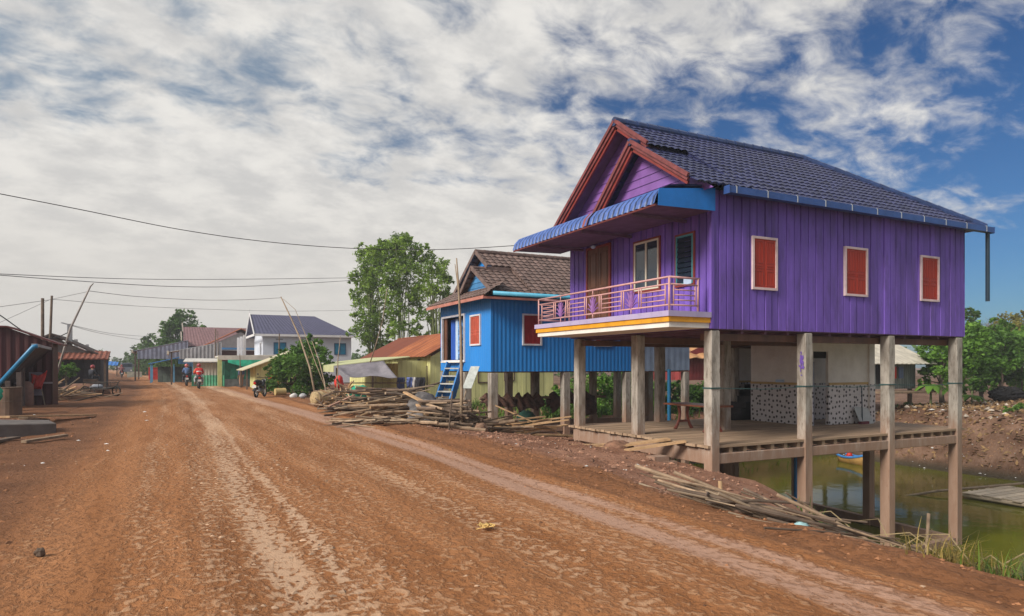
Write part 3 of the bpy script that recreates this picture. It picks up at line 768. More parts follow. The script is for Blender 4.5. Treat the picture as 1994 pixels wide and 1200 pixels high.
for yy in (AY0 - .015, AY1 + .015):
    b = MB(); b.poly([(9.12, yy, 5.36), (10.68, yy, 5.54), (10.68, yy, 5.04), (9.1, yy, 5.0)] if yy < 12 else [(x, yy, z) for x, z in prof] + [(9.1, yy, 5.02), (10.68, yy, 5.06)])
    b.build('side_panel', panel_blue, aw, solid=.01)
b = MB(); b.box(9.035, AY0, 4.99, 9.065, AY1, 5.03); b.build('lip_trim', M('dark_red_trim', (.12, .022, .02), .6, .2, 4), aw)
b = MB(); b.poly([(10.66, AY0, 5.06), (10.66, AY1, 5.06), (9.08, AY1, 5.03), (9.08, AY0, 5.03)])
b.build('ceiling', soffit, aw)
for yy in (12.2, 14.3, 16.6):
    b = MB(); b.box(9.15, yy - .025, 4.95, 10.68, yy + .025, 5.02); b.build('bracket', soffit, aw)
# gutter on the long side
b = MB(); gx0, gx1, gy, gz = 10.75, 20.72, 10.98, 5.38
b.box(gx0, gy - .07, gz, gx1, gy + .07, gz + .012); b.box(gx0, gy - .082, gz, gx1, gy - .07, gz + .15); b.box(gx0, gy + .07, gz, gx1, gy + .082, gz + .15); b.box(gx1, gy - .09, gz - .015, gx1 + .015, gy + .09, gz + .16); b.box(gx0 - .015, gy - .09, gz - .015, gx0, gy + .09, gz + .16)
gut = b.build('gutter', gutter_blue, house)
for i in range(11):
    x = 10.95 + i * .94; b = MB(); b.box(x - .012, gy - .09, gz, x + .012, gy - .083, gz + .165); b.box(x - .012, gy - .09, gz + .152, x + .012, gy + .2, gz + .165); b.build('clip', gutter_clip, gut)
b = MB(); b.tube([(20.58, 11.0, 5.4), (20.58, 11.0, 3.45)], .055, 12); b.build('downpipe', darkpipe, house)
# windows and door
for a0, a1, z0, z1 in ((11.9, 12.7, 3.39, 4.62), (15.06, 15.93, 3.39, 4.63), (18.12, 18.94, 3.39, 4.63)):
    shutter_window(house, 'y', Y0, a0, a1, z0, z1)
b = MB(); frame_rect(b, 'x', X0, 15.22, 16.42, 2.82, 4.99, .07, .05); dr = b.build('door', red_trim, house)
for a0, a1 in ((15.29, 15.81), (15.83, 16.35)):
    b = MB(); slab_rect(b, 'x', X0, a0, a1, 2.83, 4.92, .025)
    for z0, z1 in ((2.95, 3.45), (3.53, 3.75), (3.83, 4.8)): frame_rect(b, 'x', X0 - .025, a0 + .09, a1 - .09, z0, z1, .035, .014, -.4)
    lf = b.build('door_leaf', wood_dark, dr)
b = MB(); b.ball((X0 - .05, 15.78, 3.75), .028, 8, 6)
b.build('handle', chrome, dr)
b = MB(); frame_rect(b, 'x', X0, 13.12, 14.2, 3.49, 4.82, .05, .045); w1 = b.build('window', red_trim, house)
b = MB(); frame_rect(b, 'x', X0, 13.17, 14.15, 3.54, 4.77, .045, .055); b.box(X0 - .055, 13.64, 3.585, X0 + .02, 13.69, 4.725); b.build('sash', cream, w1)
b = MB(); b.box(X0 - .03, 13.215, 3.585, X0 + .01, 13.64, 4.725); b.box(X0 - .03, 13.69, 3.585, X0 + .01, 14.105, 4.725); b.build('pane', glass, w1)
b = MB(); frame_rect(b, 'x', X0, 11.90, 12.58, 3.48, 4.72, .05, .045); w2 = b.build('louvre_window', red_trim, house)
b = MB(); frame_rect(b, 'x', X0, 11.95, 12.53, 3.53, 4.67, .035, .055); b.build('sash', teal_frame, w2)
b = MB(); b.box(X0 - .004, 11.985, 3.565, X0 + .01, 12.495, 4.635, -.5)
for i in range(9):
    z = 3.58 + i * .117; b.quad((X0 - .05, 11.985, z), (X0 - .05, 12.495, z), (X0 - .01, 12.495, z + .125), (X0 - .01, 11.985, z + .125))
b.build('louvre_slats', glass, w2)
b = MB(); b.box(X0 - .06, 11.99, 3.52, X0 - .051, 12.25, 3.66); b.build('paper_note', white_cloth, w2)
b = MB(); b.ball((X0 - .07, 16.0, 5.0 - .07 + .05), (.07, .09, .05), 10, 6); b.build('wall_lamp', white_cloth, house)
# balcony
BX = 9.48
for nm, z0, z1, e, mt in (('slab', 2.70, 2.82, .02, lilac), ('moulding', 2.585, 2.70, -.01, yellow), ('moulding', 2.47, 2.585, -.05, white_dirty)):
    b = MB(); b.box(BX - e, 11.38 - e, z0, X0 - .035, 17.3 + e, z1)
    if nm == 'slab': bal = b.build('balcony', mt, house)
    else: b.build(nm, mt, bal)
rl = MB(); r_ = .024; xr = BX + .08; ya, yb = 11.46, 17.24
for z in (3.55, 3.40, 2.95):
    rl.tube([(10.42 if z > 3.5 else 10.36, ya, z), (xr, ya, z)], r_ if z > 3.5 else .019, 8); rl.tube([(xr, ya, z), (xr, yb, z)], r_ if z > 3.5 else .019, 8); rl.tube([(xr, yb, z), (10.6, yb, z)], r_ if z > 3.5 else .019, 8)
for x, y in ((xr, ya), (xr, yb), (10.36, ya), (10.6, yb)): rl.tube([(x, y, 2.82), (x, y, 3.55)], r_, 8)
railing = rl.build('railing', rail_pink, bal, smooth=True)
pan = [('b', .98), ('l', .62), ('b', .98), ('l', .62), ('b', .98), ('l', .60), ('b', .82)]
y = ya + .06
def leaf_panel(y0, y1):
    b = MB(); c = (y0 + y1) / 2; z0, z1 = 2.95, 3.40; hw = (y1 - y0) / 2
    for s in (-1, 1):
        for k, (sp, hh) in enumerate(((.20, .98), (.55, .90), (.90, .70), (1.0, .42))):
            P = []
            for i in range(9):
                g = i / 8; P.append((xr, c + s * hw * sp * (math.sin(g * 1.5) ** 1.2) * .98, z0 + (z1 - z0) * hh * (1 - (1 - g) ** 1.7) - (.05 * g * g if k > 1 else 0)))
            b.tube(P, [.019, .018, .017, .016, .015, .014, .012, .010, .008], 6)
            P2 = [(xr, p[1] - s * hw * .16 * math.sin(i / 8 * 3.0), p[2] - .02 * i / 8) for i, p in enumerate(P)]
            b.tube(P2, .009, 5)
    b.tube([(xr, c, z0), (xr, c, z1 - .04)], .012, 6)
    b.build('leaf_ornament', rail_purple, bal, smooth=True)
bars = MB()
for k, w in pan:
    y1 = min(y + w, yb - .02)
    if k == 'b':
        bars = MB()
        for q in (y + .07, y1 - .07): bars.tube([(xr, q, 2.95), (xr, q, 3.40)], .017, 6)
        for z in (3.06, 3.17, 3.28): bars.tube([(xr, y + .07, z), (xr, y1 - .07, z)], .015, 6)
        bars.build('railing_bars', rail_pink, bal, smooth=True)
    else:
        leaf_panel(y + .06, y1 - .06); bars = MB()
        for q in (y + .02, y1 - .02): bars.tube([(xr, q, 2.95), (xr, q, 3.405)], .017, 6)
        bars.tube([(xr, y + .02, 2.96), (xr, y1 - .02, 2.96)], .012, 6)
        c = (y + y1) / 2; bars.tube([(xr, c, 3.40), (xr, c, 3.55)], .015, 6); bars.tube([(xr, c, 2.82), (xr, c, 2.95)], .015, 6)
        bars.tube([(xr, y + .02, 3.39), (xr, y1 - .02, 3.39)], .012, 6)
        bars.build('railing_frame', rail_pink, bal, smooth=True)
    y = y1
for yy, xb in ((ya, 10.28), (yb, 10.45)):
    bars = MB()
    for xa in (xr + .12, xb): bars.tube([(xa, yy, 2.95), (xa, yy, 3.40)], .017, 6)
    for z in (3.06, 3.17, 3.28): bars.tube([(xr + .12, yy, z), (xb, yy, z)], .015, 6)
    bars.build('railing_bars', rail_pink, bal, smooth=True)
# ground-floor room on the deck
zb, zd, zt = -.14, 1.05, 2.1
b = MB(); b.box(16.8, 13.8, zd, 16.9, 16.1, 2.31); b.box(17.55, 13.8, zd, 19.62, 13.9, 2.31); b.box(16.9, 15.35, zd, 19.6, 15.45, 2.31); b.box(17.0, 17.08, zd, 19.6, 17.18, 2.31); b.box(16.9, 13.8, 2.05, 17.55, 13.9, 2.31)
b.box(19.35, 13.74, zb, 19.60, 13.80, 2.31); b.box(16.72, 17.0, zb, 17.0, 17.16, 2.31)
room = b.build('lower_wall', white_dirty, house)
b = MB(); b.box(16.79, 13.79, zb, 16.9, 16.1, zd); b.box(17.55, 13.79, zb, 19.35, 13.9, zd); b.box(19.36, 13.73, zb, 19.61, 13.735, zd); b.box(16.9, 15.34, zb, 19.6, 15.45, zd); b.box(17.0, 17.07, zb, 19.6, 17.17, zd); b.box(16.71, 16.99, zb, 17.0, 17.07, zd)
b.build('dotted_tile', dots, room)
b = MB(); b.box(16.765, 13.77, zd, 16.79, 16.1, zd + .07); b.box(17.55, 13.765, zd, 19.33, 13.79, zd + .07); b.box(17.0, 17.05, zd, 19.6, 17.07, zd + .07); b.build('rail_moulding', M('ochre_moulding', (.50, .34, .14), .6, .1), room)
b = MB(); b.box(16.92, 13.82, zb, 16.96, 14.4, 1.75); b.build('door_leaf', M('navy_door_paint', (.025, .05, .14), .4, .1), room)
b = MB(); b.box(16.93, 13.86, 1.85, 17.53, 13.88, 2.3); b.build('curtain', black, room)
st = MB()
for i in range(6): st.box(16.25 + i * .24, 16.25, zb, 17.9, 17.03, zb + .19 * (i + 1) - .02); st.box(16.235 + i * .24, 16.24, zb + .19 * (i + 1) - .02, 17.9, 17.03, zb + .19 * (i + 1), .5)
st.build('stair', black_tile, house)
b = MB(); b.box(16.79 - .05, 14.75, 1.12, 16.78, 15.05, 1.2); b.build('socket_strip', white_cloth, room)

# things on and under the deck
t = thing('table', 'long brown wooden table standing on the deck behind the front corner post', 'table', (13.1, 14.3, -.14))
b = MB(); b.box(12.5, 13.35, .53, 13.3, 15.25, .575); b.build('tabletop', M('red_brown_table_wood', (.22, .075, .04), .4, .2, 3), t, bevel=.01)
for yy in (13.7, 14.85):
    b = MB()
    for s in (-1, 1): b.tube([(12.9 + s*.30, yy, -.14), (12.9 + s*.24, yy, -.05), (12.9 + s*.17, yy, .1), (12.9 + s*.13, yy, .3), (12.9 + s*.17, yy, .53)], [.05, .045, .04, .04, .055], 8)
    b.beam((12.73, yy, .08), (13.07, yy, .08), .06, .06); b.build('leg', M('red_brown_table_leg', (.16, .04, .025), .45, .2, 3), t, smooth=False)
b = MB(); b.tube([(18.75, 13.55, -.1), (18.95, 13.72, 1.0)], .016, 8); t = thing('broom', 'thin dark broom leaning against the dotted white tile wall', 'broom', (18.75, 13.5, -.14)); b.build('handle', darkpipe, t)
b = MB(); b.box(18.58, 13.46, -.14, 18.95, 13.56, -.06); b.build('brush', M('maroon_bristles', (.15, .03, .04), .8, .2), t)
b = MB(); b.quad((18.62, 13.52, -.14), (19.2, 13.5, -.14), (19.2, 13.7, .32), (18.55, 13.7, .38)); solo(b, 'board', M('grey_white_board', (.42, .43, .42), .6, .1), 'pale grey board leaning at the foot of the dotted wall behind the broom', 'board', solid=.02)
b = MB(); pts = []
for i in range(4): pts.append((10.82 + i * 3.05, 11.36, 1.135)); pts.append((12.3 + i * 3.05, 11.36, 1.09))
b.tube(pts[:-1], .009, 5); solo(b, 'washing_line', rope_teal, 'thin dark line strung between the purple house stilts', 'rope')
p = (14.9, 12.75)
b = MB(); b.tube([(14.30, 12.2, -3.6), (14.30, 12.2, -.62)], .055, 10); solo(b, 'water_pipe', M('deep_blue_pipe', (.02, .17, .42), .4, .1), 'deep blue pipe rising from the pond beside a purple house stilt', 'pipe')
b = MB(); x, y = T(1303, 23.8); b.tube([(x, y, -1.2), (x, y, 1.5)], .065, 10); solo(b, 'water_pipe', pipe_blue, 'bright blue pipe standing upright behind the wooden deck', 'pipe')
# plank ramp
for i, (p, q, w, lb) in enumerate((((8.9, 13.5, -.36), (10.62, 12.75, -.12), .30, 'widest pale plank of the ramp up to the deck'), ((9.3, 13.05, -.38), (10.66, 12.2, -.12), .22, 'narrow pale plank on the camera side of the deck ramp'), ((8.3, 14.0, -.30), (9.6, 13.7, -.30), .22, 'flat thin plank lying on the dirt at the foot of the ramp'))):
    b = MB(); b.beam(p, q, w, .045); solo(b, 'plank', plank_pale, lb, 'plank')
b = MB(); b.box(9.5, 11.95, -.75, 10.2, 12.2, -.52); b.box(9.6, 12.0, -.52, 10.0, 12.3, -.40)
solo(b, 'support_block', concrete, 'rough concrete block propping up the plank ramp', 'block')
# ------------------------------------------------------------------ the blue stilt house next door
bh = thing('stilt_house', 'blue corrugated stilt house with brown tiled roof beside the bamboo', 'house', (9.5, 20.4, 0))
bx0, bx1, by0, by1, bf, be = 9.5, 15.2, 20.4, 25.1, 1.43, 3.98
b = MB()
b.corr((bx0, by0, bf), (bx1, by0, bf), (bx0, by0, be), .16, .006)
for ya, yb2, za, zb2 in ((25.1, 24.9, bf, be), (22.6, by0, bf, be), (24.9, 22.6, bf, 1.80), (24.9, 22.6, 3.5, be)):
    b.corr((bx0, ya, za), (bx0, yb2, za), (bx0, ya, zb2), .16, .014)
b.quad((bx1, by0, bf), (bx1, by1, bf), (bx1, by1, be), (bx1, by0, be)); b.quad((bx1, by1, bf), (bx0, by1, bf), (bx0, by1, be), (bx1, by1, be))
b.box(bx0 - .02, by0 - .02, bf, bx0 + .06, by0 + .06, be, .1)
bw = b.build('wall', blue_wall, bh)
b = MB(); b.box(bx0 + .06, by0 + .06, bf - .04, 18.0, by1, bf + .03); b.build('floor', wood_dark, bh)
b = MB(); b.corr((bx1, by0 + .05, bf - .02), (18.06, by0 + .05, bf + .02), (bx1, by0 + .05, be - .1), .3, .006); b.quad((18.06, by0 + .05, bf), (18.06, by1, bf), (18.06, by1, be), (18.06, by0 + .05, be))
b.build('extension_wall', grey_sheet, bh)
for x in (9.62, 12.45, 15.1, 17.9):
    for y in (20.52, 22.75, 25.0):
        b = MB(); z0 = min(Hs(x, y), -.3) - .5; w = random.uniform(.115, .135); b.box(x - w, y - w, z0, x + w, y + w, bf - .045, random.uniform(-.35, .25)); b.build('post', concrete, bh, bevel=.015)
for y in (20.52, 22.75):
    b = MB(); b.beam((9.8, y, -.55), (17.8, y, -.6), .16, .2, t=-.4); b.build('tie_beam', concrete, bh)
# roof
by, bz, ey, ez = 22.75, 5.78, 20.05, 4.05; sp = (bz - ez) / (by - ey); ss = Vector((0, 1, sp)).normalized(); L_ = math.hypot(by - ey, bz - ez)
rb = MB()
v, f, t = tiles((9.97, ey, ez), (1,0,0), ss, 8.4, L_, .25, .26, clips=[]); rb.add(v, f, t)
bm = bmesh.new(); bvs = [bm.verts.new(p) for p in rb.v]; tl = bm.faces.layers.float.new('tint')
for fc, tt in zip(rb.f, rb.t):
    q = bm.faces.new([bvs[i] for i in fc]); q[tl] = tt
bmesh.ops.delete(bm, geom=[q for q in bm.faces if q.calc_center_median().x < 10.9 and q.calc_center_median().y < 21.72], context='FACES'); bm.verts.index_update()
rb = MB(); rb.add([tuple(q.co) for q in bm.verts], [tuple(w.index for w in q.verts) for q in bm.faces], [q[tl] for q in bm.faces]); bm.free()
v, f, t = tiles((9.97, 25.45, ez), (1,0,0), (0, -ss.y, ss.z), 8.4, L_, .25, .26); rb.add(v, f, t)
broof = rb.build('roof', brown_tile, bh)
b = MB(); ridge_caps(b, (9.97, by, bz + .03), (18.3, by, bz + .03), .09); b.build('ridge_cap', brown_tile, broof)
b = MB(); b.poly([(18.3, 20.5, 4.0), (18.3, 25.0, 4.0), (18.3, by, bz - .1)]); siding(b, lambda z: (max(21.82, by - (bz - .06 - z)/sp), min(25.1, by + (bz - .06 - z)/sp)), 4.3, bz - .06, 10.3); b.build('gable', blue_wall, bh)
rb = MB(); gy_, gz_ = 21.8, 5.03
s2 = Vector((0, gy_ - ey, gz_ - ez + .04)).normalized(); v, f, t = tiles((9.40, ey, ez - .04), (1,0,0), s2, 1.55, math.hypot(gy_ - ey, gz_ - ez + .04), .25, .26); rb.add(v, f, t)
s3 = Vector((0, -1.0, .75)).normalized(); v, f, t = tiles((9.40, 22.85, 4.24), (1,0,0), s3, .6, 1.31, .25, .26); rb.add(v, f, t)
sk = Vector((.95, 0, .56)).normalized()
v, f, t = tiles((9.02, 25.3, 3.92), (0,-1,0), sk, 5.5, 1.1, .25, .26, clips=[((9.02, 25.3, 3.9), Vector((.9, .95, 0)).normalized()), ((9.02, 19.82, 3.9), Vector((.35, -.95, 0)).normalized())]); rb.add(v, f, t)
rb.quad((10.93, ey, ez - .05), (10.93, 21.75, 4.96), (10.93, 21.75, 5.2), (10.93, ey, ez + .03)); rb.quad((10.7, 21.70, 4.9), (9.98, 21.70, 4.9), (9.98, 21.70, 5.14), (10.95, 21.70, 5.14))
br2 = rb.build('porch_roof', brown_tile, bh)
b = MB(); ridge_caps(b, (9.38, gy_, gz_ + .03), (11.2, gy_, gz_ + .03), .07); b.build('ridge_cap', brown_tile, br2)
b = MB(); siding(b, lambda z: (gy_ - (gz_ - .05 - z)/.56, gy_ + (gz_ - .05 - z)/.75), 4.18, gz_ - .06, 9.62, .18); b.build('gable', blue_trim, bh)
for (p, q, x) in (((ey - .02, ez - .02), (gy_, gz_ + .03), 9.38), ((22.9, 4.2), (gy_, gz_ + .03), 9.38), ((21.7, bz - 1.05*sp + .02), (by, bz + .03), 9.95), ((25.45, ez), (by, bz + .03), 9.95)):
    b = MB(); b.beam((x, *p), (x, *q), .13, .05, up=(1,0,0)); b.build('verge_board', brown_tile, broof)
b = MB(); b.box(8.98, 19.9, 3.80, 9.02, 25.35, 3.905); b.box(9.021, 19.9, 3.805, 18.3, 19.94, 3.88, -.3); b.build('fascia', M('dull_pink_fascia', (.42, .17, .13), .6, .12), bh)
b = MB(); b.quad((9.02, 19.94, 3.83), (9.5, 20.4, 3.95), (9.5, 25.1, 3.95), (9.02, 25.3, 3.83)); b.quad((9.02, 19.94, 3.83), (18.3, 19.94, 3.83), (18.3, 20.4, 3.95), (9.5, 20.4, 3.95)); b.build('eave_board', soffit, bh)
b = MB(); b.tube([(9.35, 19.93, 4.0), (18.3, 19.93, 3.94)], .07, 10); b.build('gutter', gutter_cyan, bh, smooth=True)
pale = M('pale_frame_paint', (.62, .62, .66), .5, .1)
shutter_window(bh, 'x', bx0, 21.2, 22.1, 2.33, 3.41, pale, M('coral_shutter_paint', (.50, .10, .06), .5, .1, 3))
shutter_window(bh, 'y', by0, 10.66, 11.42, 2.32, 3.4, pale, M('crimson_shutter_paint', (.30, .02, .025), .5, .1, 3)); shutter_window(bh, 'y', by0, 13.58, 14.34, 2.32, 3.4, pale, bpy.data.materials['crimson_shutter_paint'])
b = MB(); frame_rect(b, 'x', bx0, 22.6, 24.92, 1.76, 3.52, .07, .05); dr = b.build('door', pale, bh)
b = MB(); b.box(10.3, 22.6, 1.5, 10.34, 24.9, 3.6); b.box(9.6, 22.56, 1.8, 10.3, 22.6, 3.5); b.box(9.6, 24.9, 1.8, 10.3, 24.94, 3.5); b.box(9.52, 22.6, 1.74, 10.3, 24.9, 1.8); b.build('doorway_painted_shade', black, dr)  # black lining: the shade of the room behind is put into its colour
def curtain(y0, y1, x, mt, z0=1.85, z1=3.4):
    b = MB(); n = 24; pts = []
    for i in range(n+1): pts.append((abs(y1-y0) * i / n, .035 * math.sin(i * 1.9) + .02 * math.sin(i * .7)))
    b.prof((x, y1, z0), (x, y0, z0), (x, y1, z1), pts); return b.build('curtain', mt, dr, smooth=True)
curtain(23.95, 24.55, 9.75, navy_cloth); curtain(23.35, 23.75, 9.72, M('patterned_blue_cloth', (.10, .24, .60), .8, .6, 9)); curtain(23.76, 23.94, 9.7, white_cloth)
b = MB(); b.box(9.55, 24.6, 1.8, 9.6, 24.86, 3.45); b.build('door_leaf', wood_dark, dr)
b = MB(); b.box(9.3, 22.7, 1.74, 9.5, 24.6, 1.78); b.build('sill', white_dirty, dr)
# stair of the blue house
t = thing('stair', 'blue wooden stair with worn treads leaning up to the blue house doorway', 'stair', (8.6, 23.0, 0))
b0, b1 = Vector((8.5, 22.75, -.35)), Vector((9.38, 23.25, 1.72)); sd = Vector((-.49, .87, 0)).normalized() * .33
for s in (-1, 1):
    b = MB(); b.beam(b0 + sd*s, b1 + sd*s, .06, .26, up=(-.8, -.46, .45)); b.build('stringer', stair_blue, t)
for i in range(7):
    p = b0.lerp(b1, (i + .7) / 7.4); b = MB(); b.beam(p - sd, p + sd, .30, .045); b.build('tread', M('worn_tread', (.42, .42, .40), .8, .15) if i == 0 else bpy.data.materials['worn_tread'], t)
    b = MB(); 
    if i < 6:
        q = p + Vector((.12, .07, -.10)); b.beam(q - sd*.97, q + sd*.97, .02, .16); b.build('riser', stair_blue, t)
# painted board leaning on the blue house, nets under it
b = MB(); p0 = P3(900, 757, 22.2); p1 = P3(918, 757, 22.2); p2_ = P3(934, 714, 22.6); p3_ = P3(917, 714, 22.6); b.quad(p0, p1, p2_, p3_); solo(b, 'board', M('scuffed_pale_board', (.52, .56, .54), .7, .15, 5, dirt=((.35, .33, .3), .5, 6)), 'pale scuffed board leaning against the corner of the blue house', 'board', solid=.04)
b = MB(); b.tube([P3(895, 805, 22.0), P3(909, 757, 22.3), P3(914, 742, 22.4)], .02, 6); solo(b, 'prop_stick', bamboo_pole, 'thin stick propping the pale scuffed board by the blue house', 'stick')
b = MB(); b.tube([(9.75, 21.9, .46), (15.2, 22.0, .42)], .05, 8); solo(b, 'rail_pole', pole_wood, 'horizontal pole lashed between the blue house stilts carrying brown nets', 'pole')
for k, (x0, x1, dz, dy) in enumerate(((9.9, 11.1, .45, 0.), (11.2, 12.3, .75, .15), (12.6, 14.6, 1.0, -.1))):
    b = MB(); nx, nz = 22, 9; v = []; f = []
    for i in range(nx+1):
        x = x0 + (x1-x0)*i/nx; drop = dz * (.65 + .5*float(fbm(np.array([x*1.7]), np.array([k*9.]), 3, 2)[0])*2)
        for j in range(2*nz+1):
            g = (j - nz) / nz; side = 1 if g >= 0 else -1
            v.append((x + .04*math.sin(j*1.3+i), 21.93 + dy*0 + side*(.10 + .10*abs(g)) * min(1, abs(g)*4) + .05*math.sin(i*1.1 + j*.5), .55 + .10*math.sin(i*.8) * (1-abs(g)) - abs(g)*drop * (1 if g < 0 else .7)))
    m = 2*nz+1
    for i in range(nx):
        for j in range(2*nz): f.append((i*m+j, (i+1)*m+j, (i+1)*m+j+1, i*m+j+1))
    b.add(v, f); solo(b, 'fishing_net', brown_net, ('low hump of dark brown net at the road end under the blue house', 'dark brown net hung at the middle stilts of the blue house', 'longest brown net hanging at the far stilts under the blue house')[k], 'net', 'nets under the blue house', smooth=True, solid=.03)

# ------------------------------------------------------------------ generic pieces for the houses further off
def gable_roof(parent, x0, x1, y0, y1, ze, zr, axis, mat, ov=.35, th=.06, hip1=0., hip0=0., wave=.25, name='roof'):
    """ridge along axis; slabs with a light wave so that they read as sheets or tiles"""
    mb = MB()
    if axis == 'x':
        ym = (y0+y1)/2; a, c = x0-ov, x1+ov; zo = ze - ov*(zr-ze)/(ym-y0)
        for s, yy in ((1, y0-ov), (-1, y1+ov)):
            A = (a, yy, zo); B = (c, yy, zo); D = (a+hip0, ym, zr); D2 = (c-hip1, ym, zr)
            if s < 0: A, B, D, D2 = B, A, D2, D
            mb.corr(A, B, D, wave, .015, D2, 4)
        if hip1: mb.poly([(c, y0-ov, zo), (c, y1+ov, zo), (c-hip1, ym, zr)])
        if hip0: mb.poly([(a, y1+ov, zo), (a, y0-ov, zo), (a+hip0, ym, zr)])
    else:
        xm = (x0+x1)/2; a, c = y0-ov, y1+ov; zo = ze - ov*(zr-ze)/(xm-x0)
        for s, xx in ((1, x0-ov), (-1, x1+ov)):
            A = (xx, c, zo); B = (xx, a, zo); D = (xm, c-hip1, zr); D2 = (xm, a+hip0, zr)
            if s < 0: A, B, D, D2 = B, A, D2, D
            mb.corr(A, B, D, wave, .015, D2, 4)
        if hip1: mb.poly([(x1+ov, c, zo), (x0-ov, c, zo), (xm, c-hip1, zr)])
        if hip0: mb.poly([(x0-ov, a, zo), (x1+ov, a, zo), (xm, a+hip0, zr)])
    return mb.build(name, mat, parent, solid=th)
def walls(parent, x0, x1, y0, y1, z0, z1, mat, style='flat', gable=None, zr=0., name='wall'):
    mb = MB()
    seg = (((x0,y0),(x1,y0)), ((x1,y0),(x1,y1)), ((x1,y1),(x0,y1)), ((x0,y1),(x0,y0)))
    for p, q in seg:
        A = (*p, z0); B = (*q, z0); D = (*p, z1)
        if style == 'corr': mb.corr(A, B, D, .2, .014)
        elif style == 'boards': mb.boards(A, B, D, .24, .03, .02)
        else: mb.quad(A, B, (*q, z1), D)
    if gable in ('x', 'x0'):
        for x in ((x0, x1) if gable == 'x' else (x0,)): mb.poly([(x, y0, z1), (x, y1, z1), (x, (y0+y1)/2, zr)])
    if gable == 'y':
        for y in (y0, y1): mb.poly([(x0, y, z1), (x1, y, z1), ((x0+x1)/2, y, zr)])
    return mb.build(name, mat, parent)
def sheet_roof(parent, name, A, B, C, D, mat, wave=.22, th=.05):
    mb = MB(); A, B, C, D = map(Vector, (A, B, C, D)); mb.corr(A, B, D, wave, .014, C, 4)
    return mb.build(name, mat, parent, solid=th)
def window(parent, ax, pl, a0, a1, z0, z1, fm, pm, mull=1):
    b = MB(); frame_rect(b, ax, pl, a0, a1, z0, z1, .07, .06); fo = b.build('window', fm, parent)
    b = MB(); slab_rect(b, ax, pl, a0 + .07, a1 - .07, z0 + .07, z1 - .07, .015)
    b.build('pane', pm, fo)
    for i in range(mull):
        m = a0 + (a1-a0)*(i+1)/(mull+1); b = MB(); slab_rect(b, ax, pl, m - .025, m + .025, z0 + .07, z1 - .07, .05); b.build('mullion', fm, fo)
    return fo
def posts(parent, pts, z0, z1, w, mat):
    for x, y in pts:
        b = MB(); b.box(x-w/2, y-w/2, z0, x+w/2, y+w/2, z1, random.uniform(-.3, .3)); b.build('post', mat, parent)

# yellow house with rusted roof
yh = thing('village_house', 'pale yellow board house with rusted tin roof behind the lumber heaps', 'house', (13, 36, 0))
b = MB(); b.boards((13, 36, -.9), (21, 36, -.9), (13, 36, 2.1), .3, .03, .02); b.boards((13, 49.5, -.9), (13, 36, -.9), (13, 49.5, 2.2), .26, .03, .02)
b.poly([(13, 36, 2.1), (18, 36, 2.1), (15.4, 36, 3.45)]); b.quad((18, 49.5, -.9), (13, 49.5, -.9), (13, 49.5, 2.2), (18, 49.5, 2.2))
b.boards((11.3, 48, -.9), (11.3, 36.6, -.9), (11.3, 48, 1.75), .3, .03, .02); b.boards((11.3, 36.6, -.9), (13, 36.6, -.9), (11.3, 36.6, 1.9), .26, .03, .02)
b.build('wall', yel_wall, yh)
b = MB(); b.corr((12.55, 43.2, 2.12), (12.55, 35.7, 2.12), (15.4, 43.2, 3.62), .2, .02, (15.4, 35.7, 3.68)); b.t = [random.uniform(-.2, .45) if i % 16 < 9 else .0 for i in range(len(b.t))]; yr = b.build('roof', rust, yh, solid=.03)
b = MB(); b.corr((12.5, 50, 2.10), (12.5, 43.2, 2.10), (15.4, 50, 3.60), .2, .02, (15.4, 43.2, 3.60)); b.t = [.75 + .25*random.random()] * len(b.t); b.build('roof', rust, yh, solid=.03, label='older dark brown half of the rusted roof')
b = MB(); b.quad((18.3, 35.7, 2.1), (18.3, 50, 2.1), (15.4, 50, 3.66), (15.4, 35.7, 3.66)); b.quad((16.5, 35.7, 2.2), (21.4, 35.7, 1.9), (21.4, 40, 2.6), (16.5, 40, 2.9)); b.build('rear_roof', rust, yh, solid=.03)
b = MB(); b.quad((12.98, 38.2, -.3), (12.98, 37.65, -.3), (12.98, 37.65, 2.0), (12.98, 38.2, 2.0)); b.build('doorway_painted_shade', black, yh)  # black sheet on the wall, painting the shade of a doorway
window(yh, 'y', 36, 15.9, 16.6, .6, 1.5, pole_dark, yel_wall, 0); window(yh, 'y', 36, 17.6, 18.3, .7, 1.5, pole_dark, yel_wall, 0)
b = MB(); frame_rect(b, 'x', 13, 36.45, 37.0, .3, 1.6, .06, .04); b.build('window', pole_dark, yh)
# lean-to in front of it
lt = MB(); n = 40; pr = [(7.25, 1.38), (7.3, 1.56), (7.6, 1.66), (9, 1.82), (11.3, 2.08)]
sheet_roof(yh, 'lean_to_roof', (7.5, 43.5, 1.62), (7.5, 35.4, 1.60), (11.6, 35.4, 2.1), (11.6, 43.5, 2.1), yel_roof, .25, .04)
b = MB(); b.prof((7.5, 43.5, 1.3), (7.5, 35.4, 1.28), (7.5, 43.5, 1.64), [(8.1*i/60, .015*math.sin(i*1.57)) for i in range(61)]); b.build('lean_to_lip', yel_roof, yh, solid=.03)
posts(yh, ((7.7, 35.6), (7.7, 39.5), (7.7, 43.2), (9.6, 35.6)), -.5, 1.6, .09, pole_dark)
b = MB(); tl_, tr_, bl_, br_ = P3(650, 713, 34.8), P3(748, 703, 35.6), P3(676, 733, 33.6), P3(774, 735, 34.0); v = []; f = []; nx, ny = 28, 12
